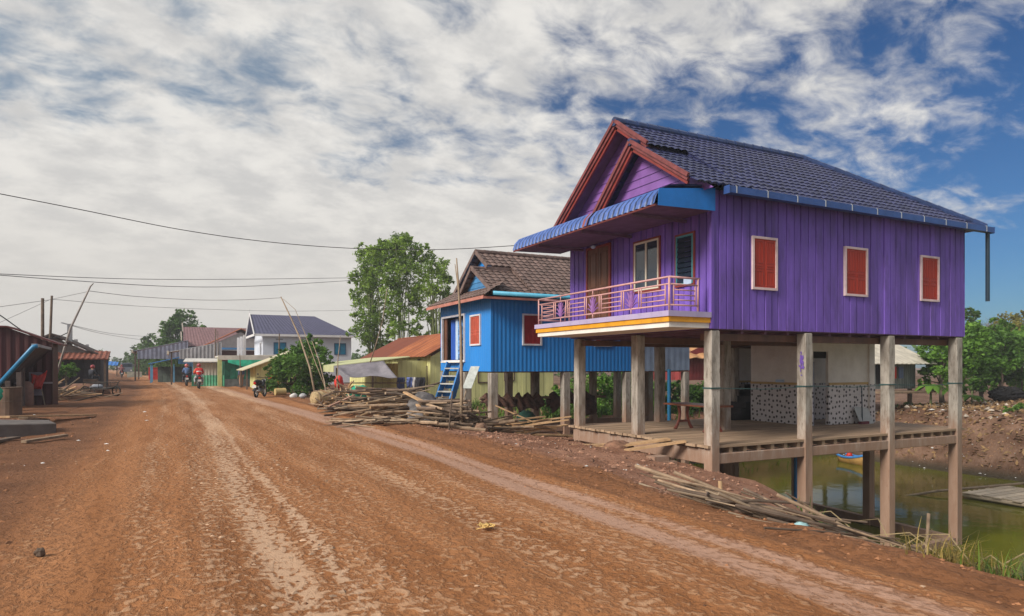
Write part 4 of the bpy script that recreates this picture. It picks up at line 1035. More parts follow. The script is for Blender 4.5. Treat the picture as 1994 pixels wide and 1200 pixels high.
for i in range(nx+1):
    for j in range(ny+1):
        a, c = i/nx, j/ny; q = tl_.lerp(tr_, a).lerp(bl_.lerp(br_, a), c)
        q.z -= .22*math.sin(math.pi*c)*math.sin(math.pi*a)**.7 + .05*c*math.sin(a*9.); q.x += .05*math.sin(a*17 + c*2.2); q.y += .05*math.sin(a*11 - c*3.) ; v.append(q)
for i in range(nx):
    for j in range(ny): f.append((i*(ny+1)+j, (i+1)*(ny+1)+j, (i+1)*(ny+1)+j+1, i*(ny+1)+j+1))
b.add(v, f); solo(b, 'tarpaulin', tarp_grey, 'grey tarpaulin stretched out from the edge of the pale lean-to roof', 'tarpaulin', smooth=True, solid=.02)
b = MB(); A, B = P3(655, 746, 34.3), P3(800, 746, 35.5); b.tube([A, B], .03, 6); solo(b, 'fence_rail', pole_dark, 'dark horizontal rail in front of the yellow house wall', 'rail')
for k, (px, w, h, mt, lb) in enumerate(((808, .26, .7, M('white_dark_cloth', (.5, .48, .48), .9, .2), 'white cloth hanging on the rail before the yellow house'), (818, .5, .95, M('black_trousers_cloth', (.03, .03, .04), .9, .2), 'black trousers hanging to dry before the dark yellow house doorway'), (797, .3, .55, M('striped_blue_cloth', (.12, .17, .42), .9, .5, 8), 'blue patterned cloth hanging beside the grey tarpaulin'), (780, .4, .7, M('dark_blue_cloth', (.05, .06, .14), .9, .3), 'dark blue cloth hanging under the grey tarpaulin corner'))):
    p = P3(px, 736, 35.4); b = MB(); v = []; f = []
    for i in range(7):
        for j in range(6):
            v.append((p.x + w*(i/6-.5) + .02*math.sin(j*2.), p.y - .05 + .05*math.sin(i*1.7 + j*.6), p.z + .03 - h*j/5*(1 + .12*math.sin(i*2.3))))
    for i in range(6):
        for j in range(5): f.append((i*6+j, (i+1)*6+j, (i+1)*6+j+1, i*6+j+1))
    b.add(v, f); solo(b, 'laundry', mt, lb, 'laundry', 'laundry before the yellow house', smooth=True, solid=.015)

# yellow shed further along the road
ys = thing('shed', 'low yellow shed with sloping roof half hidden by the big bush', 'shed', (5.2, 50, 0))
b = MB(); b.boards((5.2, 49.6, -.2), (9.2, 49.6, -.2), (5.2, 49.6, 1.6), .3, .03, .02, D2=(9.2, 49.6, 3.1)); b.boards((5.2, 53.5, -.2), (5.2, 49.6, -.2), (5.2, 53.5, 1.6), .3, .03, .02); b.build('wall', yel_wall, ys)
sheet_roof(ys, 'roof', (4.3, 53.9, 1.28), (4.3, 49.1, 1.28), (9.4, 49.1, 3.25), (9.4, 53.9, 3.25), M('cream_sheet', (.52, .47, .33), .6, .1), .3)
posts(ys, ((4.6, 49.3), (4.6, 53.6)), -.3, 1.35, .1, pole_dark)
b = MB(); b.box(6.0, 49.5, -.15, 6.7, 49.58, 1.2); b.build('door', orange_plastic, ys)
# green net shed
gs = thing('shed', 'shed walled with dark green net under a cream fascia in front of the white house', 'shed', (3.6, 57, 0))
b = MB(); b.boards((3.7, 57.2, -.2), (8.8, 57.2, -.2), (3.7, 57.2, 1.95), .35, .02, .02); b.quad((3.7, 61, -.2), (3.7, 57.2, -.2), (3.7, 57.2, 1.95), (3.7, 61, 1.95)); b.build('net_wall', green_net, gs)
sheet_roof(gs, 'roof', (3.2, 61.5, 2.3), (3.2, 56.9, 2.3), (9.2, 56.9, 2.45), (9.2, 61.5, 2.45), M('cream_fascia', (.55, .52, .47), .6, .1), .3, .12)
b = MB(); b.box(3.2, 56.85, 2.05, 9.2, 56.9, 2.4); b.build('fascia', bpy.data.materials['cream_fascia'], gs)
b = MB(); v = []; f = []
for i in range(13):
    for j in range(4):
        g = i/12; v.append((3.9 + 4.6*g, 56.8 - .06*j, 2.05 - j*.20*(.35 + .9*math.sin(g*2.6)) ))
for i in range(12):
    for j in range(3): f.append((i*4+j, (i+1)*4+j, (i+1)*4+j+1, i*4+j+1))
b.add(v, f); b.build('net_drape', green_bright, gs, smooth=True)
b = MB(); b.box(3.2, 57.0, -.2, 3.5, 57.3, 2.3); b.build('corner_board', M('lime_board', (.48, .52, .22), .6, .1), gs)
b = MB(); b.boards((3.7, 57.1, -.2), (6.6, 57.1, -.2), (3.7, 57.1, .55), .4, .02, .015); b.build('plinth', M('dark_grey_sheet', (.12, .14, .14), .7, .2), gs)
# fence of sheets in front of it
fe = thing('fence', 'short fence of beige sheets painted green below beside the motorbikes', 'fence', (2.2, 58.2, 0))
b = MB(); b.corr((1.5, 58.4, .85), (3.3, 58.0, .85), (1.5, 58.4, 1.85), .22, .02); b.build('upper_sheet', beige_sheet, fe)
b = MB(); b.corr((1.4, 58.35, -.2), (3.9, 57.8, -.2), (1.4, 58.35, .85), .22, .02); b.build('lower_sheet', green_paint, fe)
b = MB(); b.quad((.8, 58.1, 1.9), (3.2, 57.4, 1.9), (3.4, 59, 2.15), (1.0, 59.6, 2.15)); b.build('awning', M('dull_white_sheet', (.55, .53, .5), .6, .1), fe, solid=.06)

# white two-storey house
wh = thing('village_house', 'large white rendered house with slate-purple roof and cyan windows', 'house', (7.1, 63.6, 0))
walls(wh, 7.3, 15.2, 64, 71, -.3, 4.5, white_wall, gable='x0', zr=6.0)
gable_roof(wh, 7.0, 15.2, 64, 71, 4.55, 6.35, 'x', slate, .45, .08, hip1=3.2, wave=.35)
b = MB(); b.box(6.5, 63.5, 4.22, 15.7, 63.56, 4.42); b.box(6.5, 63.57, 4.22, 6.56, 71.4, 4.42); b.build('fascia', M('white_fascia', (.66, .65, .66), .6, .05), wh)
b = MB()
for s in (-1, 1): b.beam((6.52, 67.5 + s*4.0, 4.3), (6.52, 67.5, 6.42), .2, .06, up=(1,0,0))
b.tube([(6.52, 67.5, 6.3), (6.5, 67.5, 7.0)], [.06, .01], 6); b.build('verge_board', bpy.data.materials['white_fascia'], wh)
for a0, a1 in ((8.2, 9.3), (13.6, 14.7)): window(wh, 'y', 64, a0, a1, 2.6, 3.7, M('dark_blue_frame', (.05, .11, .2), .5, .1) if a0 < 9 else bpy.data.materials['dark_blue_frame'], cyan_glass, 1)
window(wh, 'x', 7.3, 65, 66, 2.5, 3.7, bpy.data.materials['white_fascia'], glass, 0)
b = MB(); b.box(5.6, 64.2, 2.1, 7.28, 71, 2.25); b.build('balcony', white_wall, wh)
posts(wh, ((5.8, 64.4), (5.8, 67.5), (5.8, 70.6)), -.2, 4.3, .22, bpy.data.materials['white_fascia'])
b = MB(); b.box(8.4, 63.95, 3.95, 9.0, 63.98, 4.0); b.build('wall_vent', black, wh)
# orange roofed house behind
oh = thing('village_house', 'house with orange clay roof and blue window between maroon and white houses', 'house', (3, 74, 0))
walls(oh, 3.6, 9, 74, 80, -.2, 3.7, M('pale_plaster_wall', (.48, .44, .42), .7, .08), gable='y', zr=5.0)
gable_roof(oh, 3.2, 9.4, 74, 80, 3.75, 5.35, 'y', orange_roof, .5, .08, wave=.3)
b = MB(); b.box(4.2, 73.9, 1.7, 8.0, 73.98, 3.1); b.build('opening_painted_shade', M('maroon_painted_shade', (.06, .02, .02), .8, .1), oh)  # dark panel on the wall; the opening's shade is in its colour
window(oh, 'y', 73.9, 5.5, 6.8, 1.8, 2.6, blue_trim, cyan_glass, 1)
b = MB(); b.box(3.4, 73.4, 3.2, 9.2, 73.5, 3.4); b.build('fascia', blue_trim, oh)
# maroon roofed house
mh = thing('village_house', 'blue walled house with maroon hipped roof and white gable finials', 'house', (1.6, 82, 0))
walls(mh, 1.8, 10.5, 82.6, 90, -.2, 3.9, blue_trim)
gable_roof(mh, 1.6, 10.8, 82.6, 90, 3.95, 6.0, 'x', maroon_roof, .4, .08, hip1=2.4, wave=.35)
b = MB(); b.beam((1.15, 86.3, 5.5), (1.1, 86.3, 6.5), .12, .16); b.beam((1.0, 84.5, 4.4), (.95, 84.6, 5.4), .12, .16); b.build('finial', cream, mh)
# roadside shop canopies
s1 = thing('shop_canopy', 'long grey corrugated canopy with cream edge in front of the maroon roofed house', 'canopy', (0, 66, 0))
sheet_roof(s1, 'roof', (-.2, 70, 2.75), (-.2, 64, 2.75), (3.9, 64, 3.6), (3.9, 70, 3.6), M('grey_canopy_sheet', (.36, .36, .38), .5, .15, 1.5), .3)
b = MB(); b.corr((.6, 64, 2.15), (3.9, 64, 2.15), (.6, 64, 2.9), .3, .02, (3.9, 64, 3.6)); b.build('side_sheet', bpy.data.materials['grey_canopy_sheet'], s1)
b = MB(); b.box(-.35, 63.8, 2.55, -.2, 70, 2.85); b.build('cream_edge', cream, s1)
posts(s1, ((0., 64.2), (0., 69.8), (3.8, 64.2)), -.2, 2.8, .12, pole_dark)
b = MB(); b.box(.5, 64.3, 1.75, 3.8, 64.36, 2.2); b.build('blue_band', blue_trim, s1)
s2_ = thing('shop_canopy', 'bright blue framed shop canopy with thin blue posts by the road', 'canopy', (-1.6, 72, 0))
sheet_roof(s2_, 'roof', (-1.9, 76, 1.75), (-1.9, 70.5, 1.75), (2.2, 70.5, 2.75), (2.2, 76, 2.75), M('bright_blue_canopy', (.04, .20, .52), .5, .1), .3)
posts(s2_, ((-1.7, 70.8), (-1.7, 75.6), (1.8, 70.8), (.2, 70.8)), -.2, 1.75, .13, M('sky_blue_post', (.12, .36, .62), .5, .1))
b = MB(); b.boards((-1.2, 74.5, -.1), (1.9, 73.4, -.1), (-1.2, 74.5, 1.5), .4, .03, .02); b.build('counter_wall', M('dark_shop_interior', (.05, .07, .06), .8, .3), s2_)
s3_ = thing('shop_canopy', 'grey blue sheet canopy under the tall tree, furthest of the shop canopies', 'canopy', (-3, 82, 0))
sheet_roof(s3_, 'roof', (-3.6, 90, 3.1), (-3.6, 81, 3.1), (1.6, 81, 4.3), (1.6, 90, 4.3), M('slate_blue_sheet', (.20, .22, .30), .5, .15), .4)
b = MB(); b.corr((-3.2, 81, 2.3), (1.6, 81, 2.3), (-3.2, 81, 3.1), .4, .02, (1.6, 81, 4.2)); b.build('side_sheet', bpy.data.materials['slate_blue_sheet'], s3_)
posts(s3_, ((-3.4, 81.2), (-3.4, 89.6), (1.4, 81.2)), -.2, 3.1, .15, pole_dark)
b = MB(); b.box(-3.75, 80.9, 2.95, -3.6, 90, 3.2); b.build('cream_edge', cream, s3_)
# red house seen between the purple stilts
rh = thing('stilt_house', 'dark red plank hut with orange roof seen between the purple house stilts', 'house', (27, 31, 0))
walls(rh, 26.8, 31.5, 31, 36, .75, 2.2, M('brick_red_boards', (.22, .035, .035), .6, .15), 'boards', 'y', 3.1)
sheet_roof(rh, 'roof', (26.3, 36.5, 2.1), (31.9, 36.5, 2.1), (31.9, 33.3, 3.5), (26.3, 33.3, 3.5), orange_roof, .3, .06); b = MB(); b.corr((26.3, 30.5, 2.05), (31.9, 30.5, 2.05), (26.3, 33.3, 3.5), .9, .05, (31.9, 33.3, 3.5)); b.build('roof', M('tan_orange_sheet', (.46, .24, .11), .7, .15, 2), rh, solid=.05)
posts(rh, ((27, 31.2), (29.2, 31.2), (31.2, 31.2), (27, 35.6), (31.2, 35.6)), -1.5, .75, .2, pole_wood)
b = MB(); b.box(31.52, 30.9, .8, 32.6, 31.0, 2.2); b.build('blue_board', panel_blue, rh)
# grey shack across the pond
gx, gy2 = T(1700, 38)
sh = thing('stilt_shack', 'grey tin shack with cream roof across the pond behind the dotted wall', 'shack', (36, 25, 0))
walls(sh, 34.2, 38.4, 24.4, 29, .3, 2.0, M('weathered_tin', (.20, .22, .22), .5, .25, 1.5, (1,1,.3)), 'corr', 'x', 2.9)
gable_roof(sh, 33.8, 38.5, 24.0, 29.4, 1.95, 3.3, 'x', M('cream_tin_roof', (.52, .48, .40), .6, .15, 2, dirt=((.35, .28, .2), .4, 3)), .5, .05, wave=.4)
posts(sh, [(x, y) for x in (34.4, 36.3, 38.2) for y in (24.6, 28.8)], -1.4, .3, .18, pole_wood)
b = MB(); b.box(34.2, 23.2, .1, 38.4, 24.4, .2); b.build('walkway', pole_wood, sh)
b = MB(); b.box(34.9, 24.3, .6, 35.5, 24.38, 1.9); b.build('doorway', black, sh)  # black box on the tin wall, painting the doorway's inner shade
for k, (x, mt, lb) in enumerate(((35.9, red_bright, 'red cloth hanging at the grey tin shack'), (36.5, M('dull_blue_laundry', (.15, .2, .35), .9, .2), 'dull blue cloth hanging at the grey tin shack'))):
    b = MB(); b.box(x, 24.1, .9, x + .35, 24.16, 1.55); solo(b, 'laundry', mt, lb, 'laundry')
# old shelter with woven roof at the right edge
t = thing('shelter', 'low open shelter with grey thatch sheet on sticks at the right edge', 'shelter', (40, 14, 0))
A = [P3(1946, 706, 40), P3(2040, 716, 39), P3(2040, 712, 43), P3(1950, 703, 43)]; b = MB(); b.quad(*A); b.build('roof', M('grey_thatch', (.22, .20, .19), .9, .25, 4), t, solid=.12)
for px, Y in ((1952, 40), (2020, 39), (1990, 42.5)):
    p = P3(px, 706, Y); b = MB(); b.tube([(p.x, p.y, Hs(p.x, p.y) - .2), p], .05, 6); b.build('post', pole_dark, t)
p = P3(1960, 760, 39); b = MB(); b.ball((p.x, p.y, p.z - .25), (1.5, .55, .45), 26, 14, jit=.16); solo(b, 'covered_heap', black, 'heap under black plastic on the far bank beneath the grey shelter', 'heap')

# ------------------------------------------------------------------ left side of the road
rd = thing('village_house', 'dark red corrugated house at the left edge of the picture', 'house', (-4.4, 33.6, 0))
b = MB(); b.corr((-18, 33.6, -.1), (-5.9, 33.6, -.1), (-18, 33.6, 3.15), .3, .03); b.corr((-5.9, 33.6, -.1), (-4.4, 33.6, -.1), (-5.9, 33.6, 3.15), .3, .03, (-4.4, 33.6, 2.55)); b.corr((-4.4, 33.6, -.1), (-4.4, 35, -.1), (-4.4, 33.6, 2.55), .3, .03)
b.build('wall', red_sheet, rd)
b = MB(); b.quad((-18, 33.4, 3.2), (-5.9, 33.4, 3.2), (-5.9, 35.2, 3.2), (-18, 35.2, 3.2)); b.quad((-5.9, 33.4, 3.2), (-4.1, 33.4, 2.5), (-4.1, 35.2, 2.5), (-5.9, 35.2, 3.2)); b.build('roof', M('dull_red_roof', (.12, .03, .03), .6, .2), rd, solid=.06)
b = MB(); b.box(-9.5, 33.3, 3.2, -7.2, 33.38, 3.36); b.build('roof_edge', grey_metal, rd)
b = MB(); b.box(-5.2, 33.5, .4, -4.75, 33.56, 1.35); b.build('pale_panel', M('grey_lilac_panel', (.25, .21, .24), .7, .1), rd)
b = MB(); b.box(-9, 33.45, .88, -4.4, 33.55, .95); b.build('rail', M('grey_lilac_rail', (.3, .25, .27), .7, .1), rd)
ln = thing('lean_to', 'open lean-to with grey sheet roof and blue gutter pipe beside the dark red house', 'lean-to', (-5, 29.5, 0))
p = [P3(66, 675, 25.2), P3(-60, 812, 25.2)]; q = [P3(100, 680, 28.2), P3(0, 800, 29.5)]
b = MB(); b.quad(p[0] + Vector((0, .05, 0)), p[1] + Vector((0, .05, 0)), P3(-30, 820, 28.5), P3(98, 681, 28.2)); b.build('roof', M('dark_weathered_sheet', (.05, .04, .045), .6, .3, 2), ln, solid=.05)
b = MB(); b.tube([p[0] + Vector((.12, 0, .02)), p[0], p[1]], .085, 12); b.build('gutter_pipe', pipe_blue, ln, smooth=True)
b = MB(); b.beam(P3(66, 672, 25.3), P3(99, 680, 28.2), .16, .10); b.build('roof_edge', grey_metal, ln)
for px, Y, top in ((37, 23.6, 725), (15, 23.3, 742), (44, 26.5, 710)):
    x, y = T(px, Y); b = MB(); b.box(x-.07, y-.07, -.2, x+.07, y+.07, ZP(top, Y)); b.build('post', M('grey_brown_post', (.13, .10, .09), .9, .2) if px == 37 else bpy.data.materials['grey_brown_post'], ln)
x, y = T(55, 15.9)
b = MB(); A = T(-40, 15.6); B = T(110, 16.6); C = T(96, 17.6); D = T(-40, 17.2)
b.add([(*A, -.1), (*B, -.1), (*C, -.1), (*D, -.1), (*A, .27), (*B, .22), (*C, .22), (*D, .27)], [(0,1,5,4),(1,2,6,5),(2,3,7,6),(3,0,4,7),(4,5,6,7)]); solo(b, 'concrete_slab', M('grey_block_concrete', (.12, .105, .10), .9, .15, 4, dirt=((.12, .09, .07), .5, 3)), 'grey concrete slab lying at the left edge of the road', 'slab', bevel=.02)
for k, (pa, ya_, pb, yb_, za, zb2, w, mt, lb) in enumerate(((8, 17.6, 180, 21.5, .30, .06, .28, plank_pale, 'long dusty plank behind the grey concrete slab'), (45, 17.8, 88, 19.8, .26, .04, .22, pole_wood, 'short grey plank tilted against the concrete slab'), (46, 14.1, 128, 15.2, .05, .07, .13, pole_wood, 'thin plank lying in front of the concrete slab'), (-20, 13.6, 30, 14.8, .1, .06, .2, pole_dark, 'dark plank at the left edge nearest the camera'))):
    A = T(pa, ya_); B = T(pb, yb_); b = MB(); b.beam((*A, za), (*B, zb2), w, .05); solo(b, 'plank', mt, lb, 'plank')
x, y = T(22, 22.5); t = thing('oil_drum', 'tan rusty drum under the lean-to at the left edge', 'drum', (x, y, 0))
b = MB(); b.tube([(x, y, -.05), (x, y, .9)], .30, 16); b.build('body', M('tan_drum_paint', (.12, .07, .045), .6, .25), t, smooth=False); b = MB(); b.ring((x, y, .9), (0,0,1), .30, .02, 18); b.ring((x, y, .45), (0,0,1), .30, .015, 18); b.build('rim', pole_dark, t)
x, y = T(48, 27); b = MB(); b.tube([(x, y, -.05), (x, y, .1), (x, y, .85), (x, y, 1.0)], [.26, .32, .30, .16], 14); solo(b, 'water_jar', M('brown_clay', (.20, .10, .07), .6, .2), 'brown clay jar behind the lean-to post', 'jar', smooth=True)
x, y = T(-20, 21.5); b = MB(); b.ball((x, y, .72), (.34, .3, .30), 22, 14, jit=.16); solo(b, 'net_heap', green_bright, 'bright green net bundle at the left picture edge', 'net', smooth=True)
# red sack on sticks
x, y = T(72, 27.5); t = thing('sack_stand', 'bright red sack tied on two sticks in front of the dark red house', 'sack', (x, y, 0))
b = MB(); v = []; f = []
for i in range(9):
    for j in range(7):
        g = (i/8 - .5); h = j/6; v.append((x + g*.46*(1 - .35*h) + .12*(1-h)*(1 if g > 0 else .2), y + .09*math.sin(i*2.1 + j*1.3) - .12*(1-abs(g)*2)*math.sin(h*3), 1.22 - h*.55 + .14*abs(g)*2*(1-h)*(1.5 if g > 0 else .6)))
for i in range(8):
    for j in range(6): f.append((i*7+j, (i+1)*7+j, (i+1)*7+j+1, i*7+j+1))
b.add(v, f); b.build('sack', red_bright, t, smooth=True, solid=.03)
for s in (-1, 1):
    b = MB(); b.tube([(x + s*.08, y, 1.1), (x + s*.28, y + .05, -.1)], .02, 6); b.build('stick', bamboo_pole, t)
# sticks and poles on the left
def pole(name, pts, r, mt, lb, cat='pole', group=None, n=7):
    b = MB(); b.tube(pts, r, n); return solo(b, name, mt, lb, cat, group, smooth=True)
def pp(px, py, Y): return P3(px, py, Y)
pole('utility_pole', [(*T(83, 34), -.2), pp(83, 581, 34)], [.09, .07], pole_dark, 'shorter of two dark wooden poles behind the red roof')
pole('utility_pole', [(*T(93, 35), -.2), pp(101, 576, 35)], [.08, .055], pole_dark, 'taller slightly leaning dark pole behind the red roof')
pole('leaning_pole', [pp(95, 782, 30.5), pp(137, 640, 31), pp(176, 558, 31.5), pp(182, 552, 31.6)], [.05, .05, .035, .02], M('pale_grey_stick', (.30, .27, .25), .8, .15), 'long thin pole leaning over the left roadside, carrying a cable')
pole('stake', [(*T(84, 29.5), -.2), pp(86, 690, 29.5)], [.05, .04], bamboo_pole, 'forked pale stake beside the red sack')
pole('stake', [(*T(94, 29.5), -.2), pp(95, 690, 29.5)], [.045, .035], bamboo_pole, 'pale stake next to the leaning pole foot')
pole('stake', [(*T(78, 28.5), -.2), pp(83, 745, 28.5)], [.05, .04], bamboo_pole, 'short crooked stake beneath the red sack')
x, y = T(136, 47); t = thing('concrete_pole', 'thick grey concrete pole rising behind the left tiled roof', 'pole', (x, y, 0)); b = MB(); b.box(x-.14, y-.14, -.2, x+.14, y+.14, ZP(631, 47)); b.build('shaft', grey_metal, t); b = MB(); b.beam((x - .5, y, ZP(629, 47)), (x + .15, y, ZP(634, 47)), .08, .08); b.build('crossarm', grey_metal, t)
x, y = T(148, 60); b = MB(); b.box(x-.13, y-.13, -.2, x+.13, y+.13, ZP(661, 60)); solo(b, 'concrete_pole', grey_metal, 'short concrete pole behind the red roofed cream house', 'pole')
x, y = T(170, 68); b = MB(); b.box(x-.13, y-.13, -.2, x+.13, y+.13, ZP(671, 68)); solo(b, 'concrete_pole', grey_metal, 'furthest short concrete pole on the left roadside', 'pole')
# tiled houses on the left
h1 = thing('village_house', 'old house with dark weathered tiled gable roof on the left roadside', 'house', (-9, 48, 0))
x0_, y0_ = T(108, 46)
walls(h1, x0_ - 3.2, x0_ + 2.6, y0_ + .4, y0_ + 7, -.1, 2.3, M('dark_shop_wall', (.04, .035, .045), .8, .2), 'boards')
gable_roof(h1, x0_ - 2.6, x0_ + 2.2, y0_, y0_ + 7, 2.55, 3.75, 'y', M('sooty_roof_tiles', (.065, .045, .04), .8, .3, 5), .5, .1, wave=.3)
b = MB(); b.corr((x0_ - 2.6, y0_ - 1.6, 2.05), (x0_ + 3.2, y0_ - 1.6, 2.05), (x0_ - 2.6, y0_ + .4, 2.6), .3, .03); b.build('front_roof', M('brown_red_tiles', (.20, .065, .04), .8, .3, 5), h1, solid=.08); b = MB(); b.poly([(x0_ - 2.4, y0_ - .1, 2.5), (x0_ + 2.0, y0_ - .1, 2.5), (x0_ - .2, y0_ - .1, 3.6)]); b.build('gable', M('grey_brown_boards', (.14, .12, .11), .8, .2), h1)
posts(h1, ((x0_ - 2.2, y0_ - 1.4), (x0_ + 3.0, y0_ - 1.4)), -.1, 2.05, .14, pole_dark)
x0_, y0_ = T(158, 66)
h2 = thing('village_house', 'cream walled house with red tiled roof further along the left roadside', 'house', (x0_, y0_, 0))
walls(h2, x0_ - 3, x0_ + 1.1, y0_ + .3, y0_ + 7, -.1, 2.4, M('cream_wall_paint', (.55, .5, .38), .7, .08), gable='y', zr=3.2)
gable_roof(h2, x0_ - 3.2, x0_ + 1.2, y0_, y0_ + 7, 2.4, 3.5, 'y', M('faded_red_tiles', (.25, .10, .08), .7, .25, 5), .5, .1, wave=.3)
b = MB(); b.box(x0_ - 2.2, y0_ + .2, 0, x0_ + .3, y0_ + .28, 2.1); b.build('opening_painted_shade', black, h2)  # black panel before the wall, shade of an opening painted as colour
for k, (px, Y, w, lb) in enumerate(((182, 78, 2.6, 'nearer blue tarpaulin stall roof far down the left roadside'), (206, 96, 3.0, 'farther blue tarpaulin stall roof where the road disappears'))):
    x, y = T(px, Y); t = thing('market_stall', lb.replace('roof ', 'on poles '), 'stall', (x, y, 0), 'blue stalls on the left roadside')
    b = MB(); b.corr((x - w/2, y - 1.2, 1.75), (x + w/2, y - 1.2, 1.55), (x - w/2, y + 1.6, 2.25), .5, .04, (x + w/2, y + 1.6, 2.1)); b.build('roof', panel_blue, t, solid=.04)
    posts(t, ((x - w/2 + .1, y - 1.1), (x + w/2 - .1, y - 1.1), (x + w/2 - .1, y + 1.5)), -.1, 1.65, .09, pole_dark)
x, y = T(150, 56); t = thing('market_stall', 'stall with green net shade and orange front panels on the left roadside', 'stall', (x, y, 0))
b = MB(); b.corr((x - 1.3, y - .6, 1.25), (x + 1.4, y - .6, 1.2), (x - 1.3, y + 1.4, 1.7), .4, .04); b.build('shade', green_bright, t, solid=.04)
posts(t, ((x - 1.2, y - .5), (x + 1.3, y - .5), (x + 1.3, y + 1.3)), -.1, 1.25, .08, pole_dark)
b = MB(); b.box(x - 1.0, y - .5, -.05, x + 1.3, y - .42, .55); b.build('front_panel', orange_plastic, t)
for k, (px, Y) in enumerate(((190, 57), (196, 58.5))):
    x, y = T(px, Y); t = thing('crate', ('orange crate', 'second orange crate, farther from the camera,')[k] + ' standing beside the left roadside cart', 'crate', (x, y, 0), 'orange crates'); b = MB(); b.box(x-.5, y-.35, -.05, x+.5, y+.35, .6); b.build('body', orange_plastic, t, bevel=.02); b = MB(); frame_rect(b, 'y', y-.35, x-.5, x+.5, -.03, .6, .06, .02); b.build('rim', red_bright, t)
x, y = T(303, 78); t = thing('crate', 'large red box standing on the right verge far down the road', 'box', (x, y, 0)); b = MB(); b.box(x-.7, y-.6, -.1, x+.7, y+.6, 1.3); b.build('body', red_bright, t, bevel=.02); b = MB(); b.box(x-.72, y-.62, 1.3, x+.72, y+.62, 1.38); b.build('lid', red_bright, t)
# ------------------------------------------------------------------ vegetation
def leaf_obj(name, C, size, mat, parent=None, tint=None, aspect=.45, up=.3, loc=None, kind=None, droop=0.):
    """many small leaf blades: C (N,3) centres; every blade is a four-cornered leaf, pointed at both ends"""
    C = np.asarray(C, float); N = len(C)
    d = RNG.normal(size=(N, 3)); d[:, 2] = d[:, 2] * .6 - droop; d /= np.linalg.norm(d, axis=1, keepdims=True)
    n = RNG.normal(size=(N, 3)); n[:, 2] += up; n -= d * (n * d).sum(1, keepdims=True); n /= np.linalg.norm(n, axis=1, keepdims=True) + 1e-6
    s = np.cross(d, n); sz = size * RNG.uniform(.6, 1.35, (N, 1))
    V = np.stack([C - d*sz*.5, C + s*sz*aspect*.5 - d*sz*.05, C + d*sz*.5 - n*sz*.08, C - s*sz*aspect*.5 - d*sz*.05], 1).reshape(-1, 3)
    o0 = ORG[parent.name] if parent is not None else Vector(loc if loc is not None else (C[:,0].mean(), C[:,1].mean(), C[:,2].min()))
    V = V - np.array(o0)
    me = bpy.data.meshes.new(name); me.vertices.add(4*N); me.vertices.foreach_set('co', V.ravel())
    me.loops.add(4*N); me.loops.foreach_set('vertex_index', np.arange(4*N, dtype=np.int32))
    me.polygons.add(N); me.polygons.foreach_set('loop_start', np.arange(0, 4*N, 4, dtype=np.int32)); me.update(calc_edges=True)
    a = me.attributes.new('tint', 'FLOAT', 'FACE'); t = RNG.normal(0, .35, N) + (0 if tint is None else tint); a.data.foreach_set('value', t.astype(np.float32))
    me.materials.append(mat); o = bpy.data.objects.new(name, me); COL.objects.link(o); ORG[o.name] = o0
    if parent is not None: o.parent = parent
    else: o.location = o0
    if kind: o['kind'] = kind
    return o
def blob(c, r, n):
    """points of an uneven clump: twig tufts inside a ball"""
    k = max(4, int(n / 20)); d = RNG.normal(size=(k, 3)); d /= np.linalg.norm(d, axis=1, keepdims=True)
    t = np.array(c) + d * (RNG.uniform(.25, 1., (k, 1)) ** .6) * np.array(r)
    m = int(n / k) + 1
    P = np.repeat(t, m, 0) + RNG.normal(size=(k*m, 3)) * np.mean(r) * .20
    tt = np.repeat(RNG.normal(0, .45, k), m)
    return P, tt
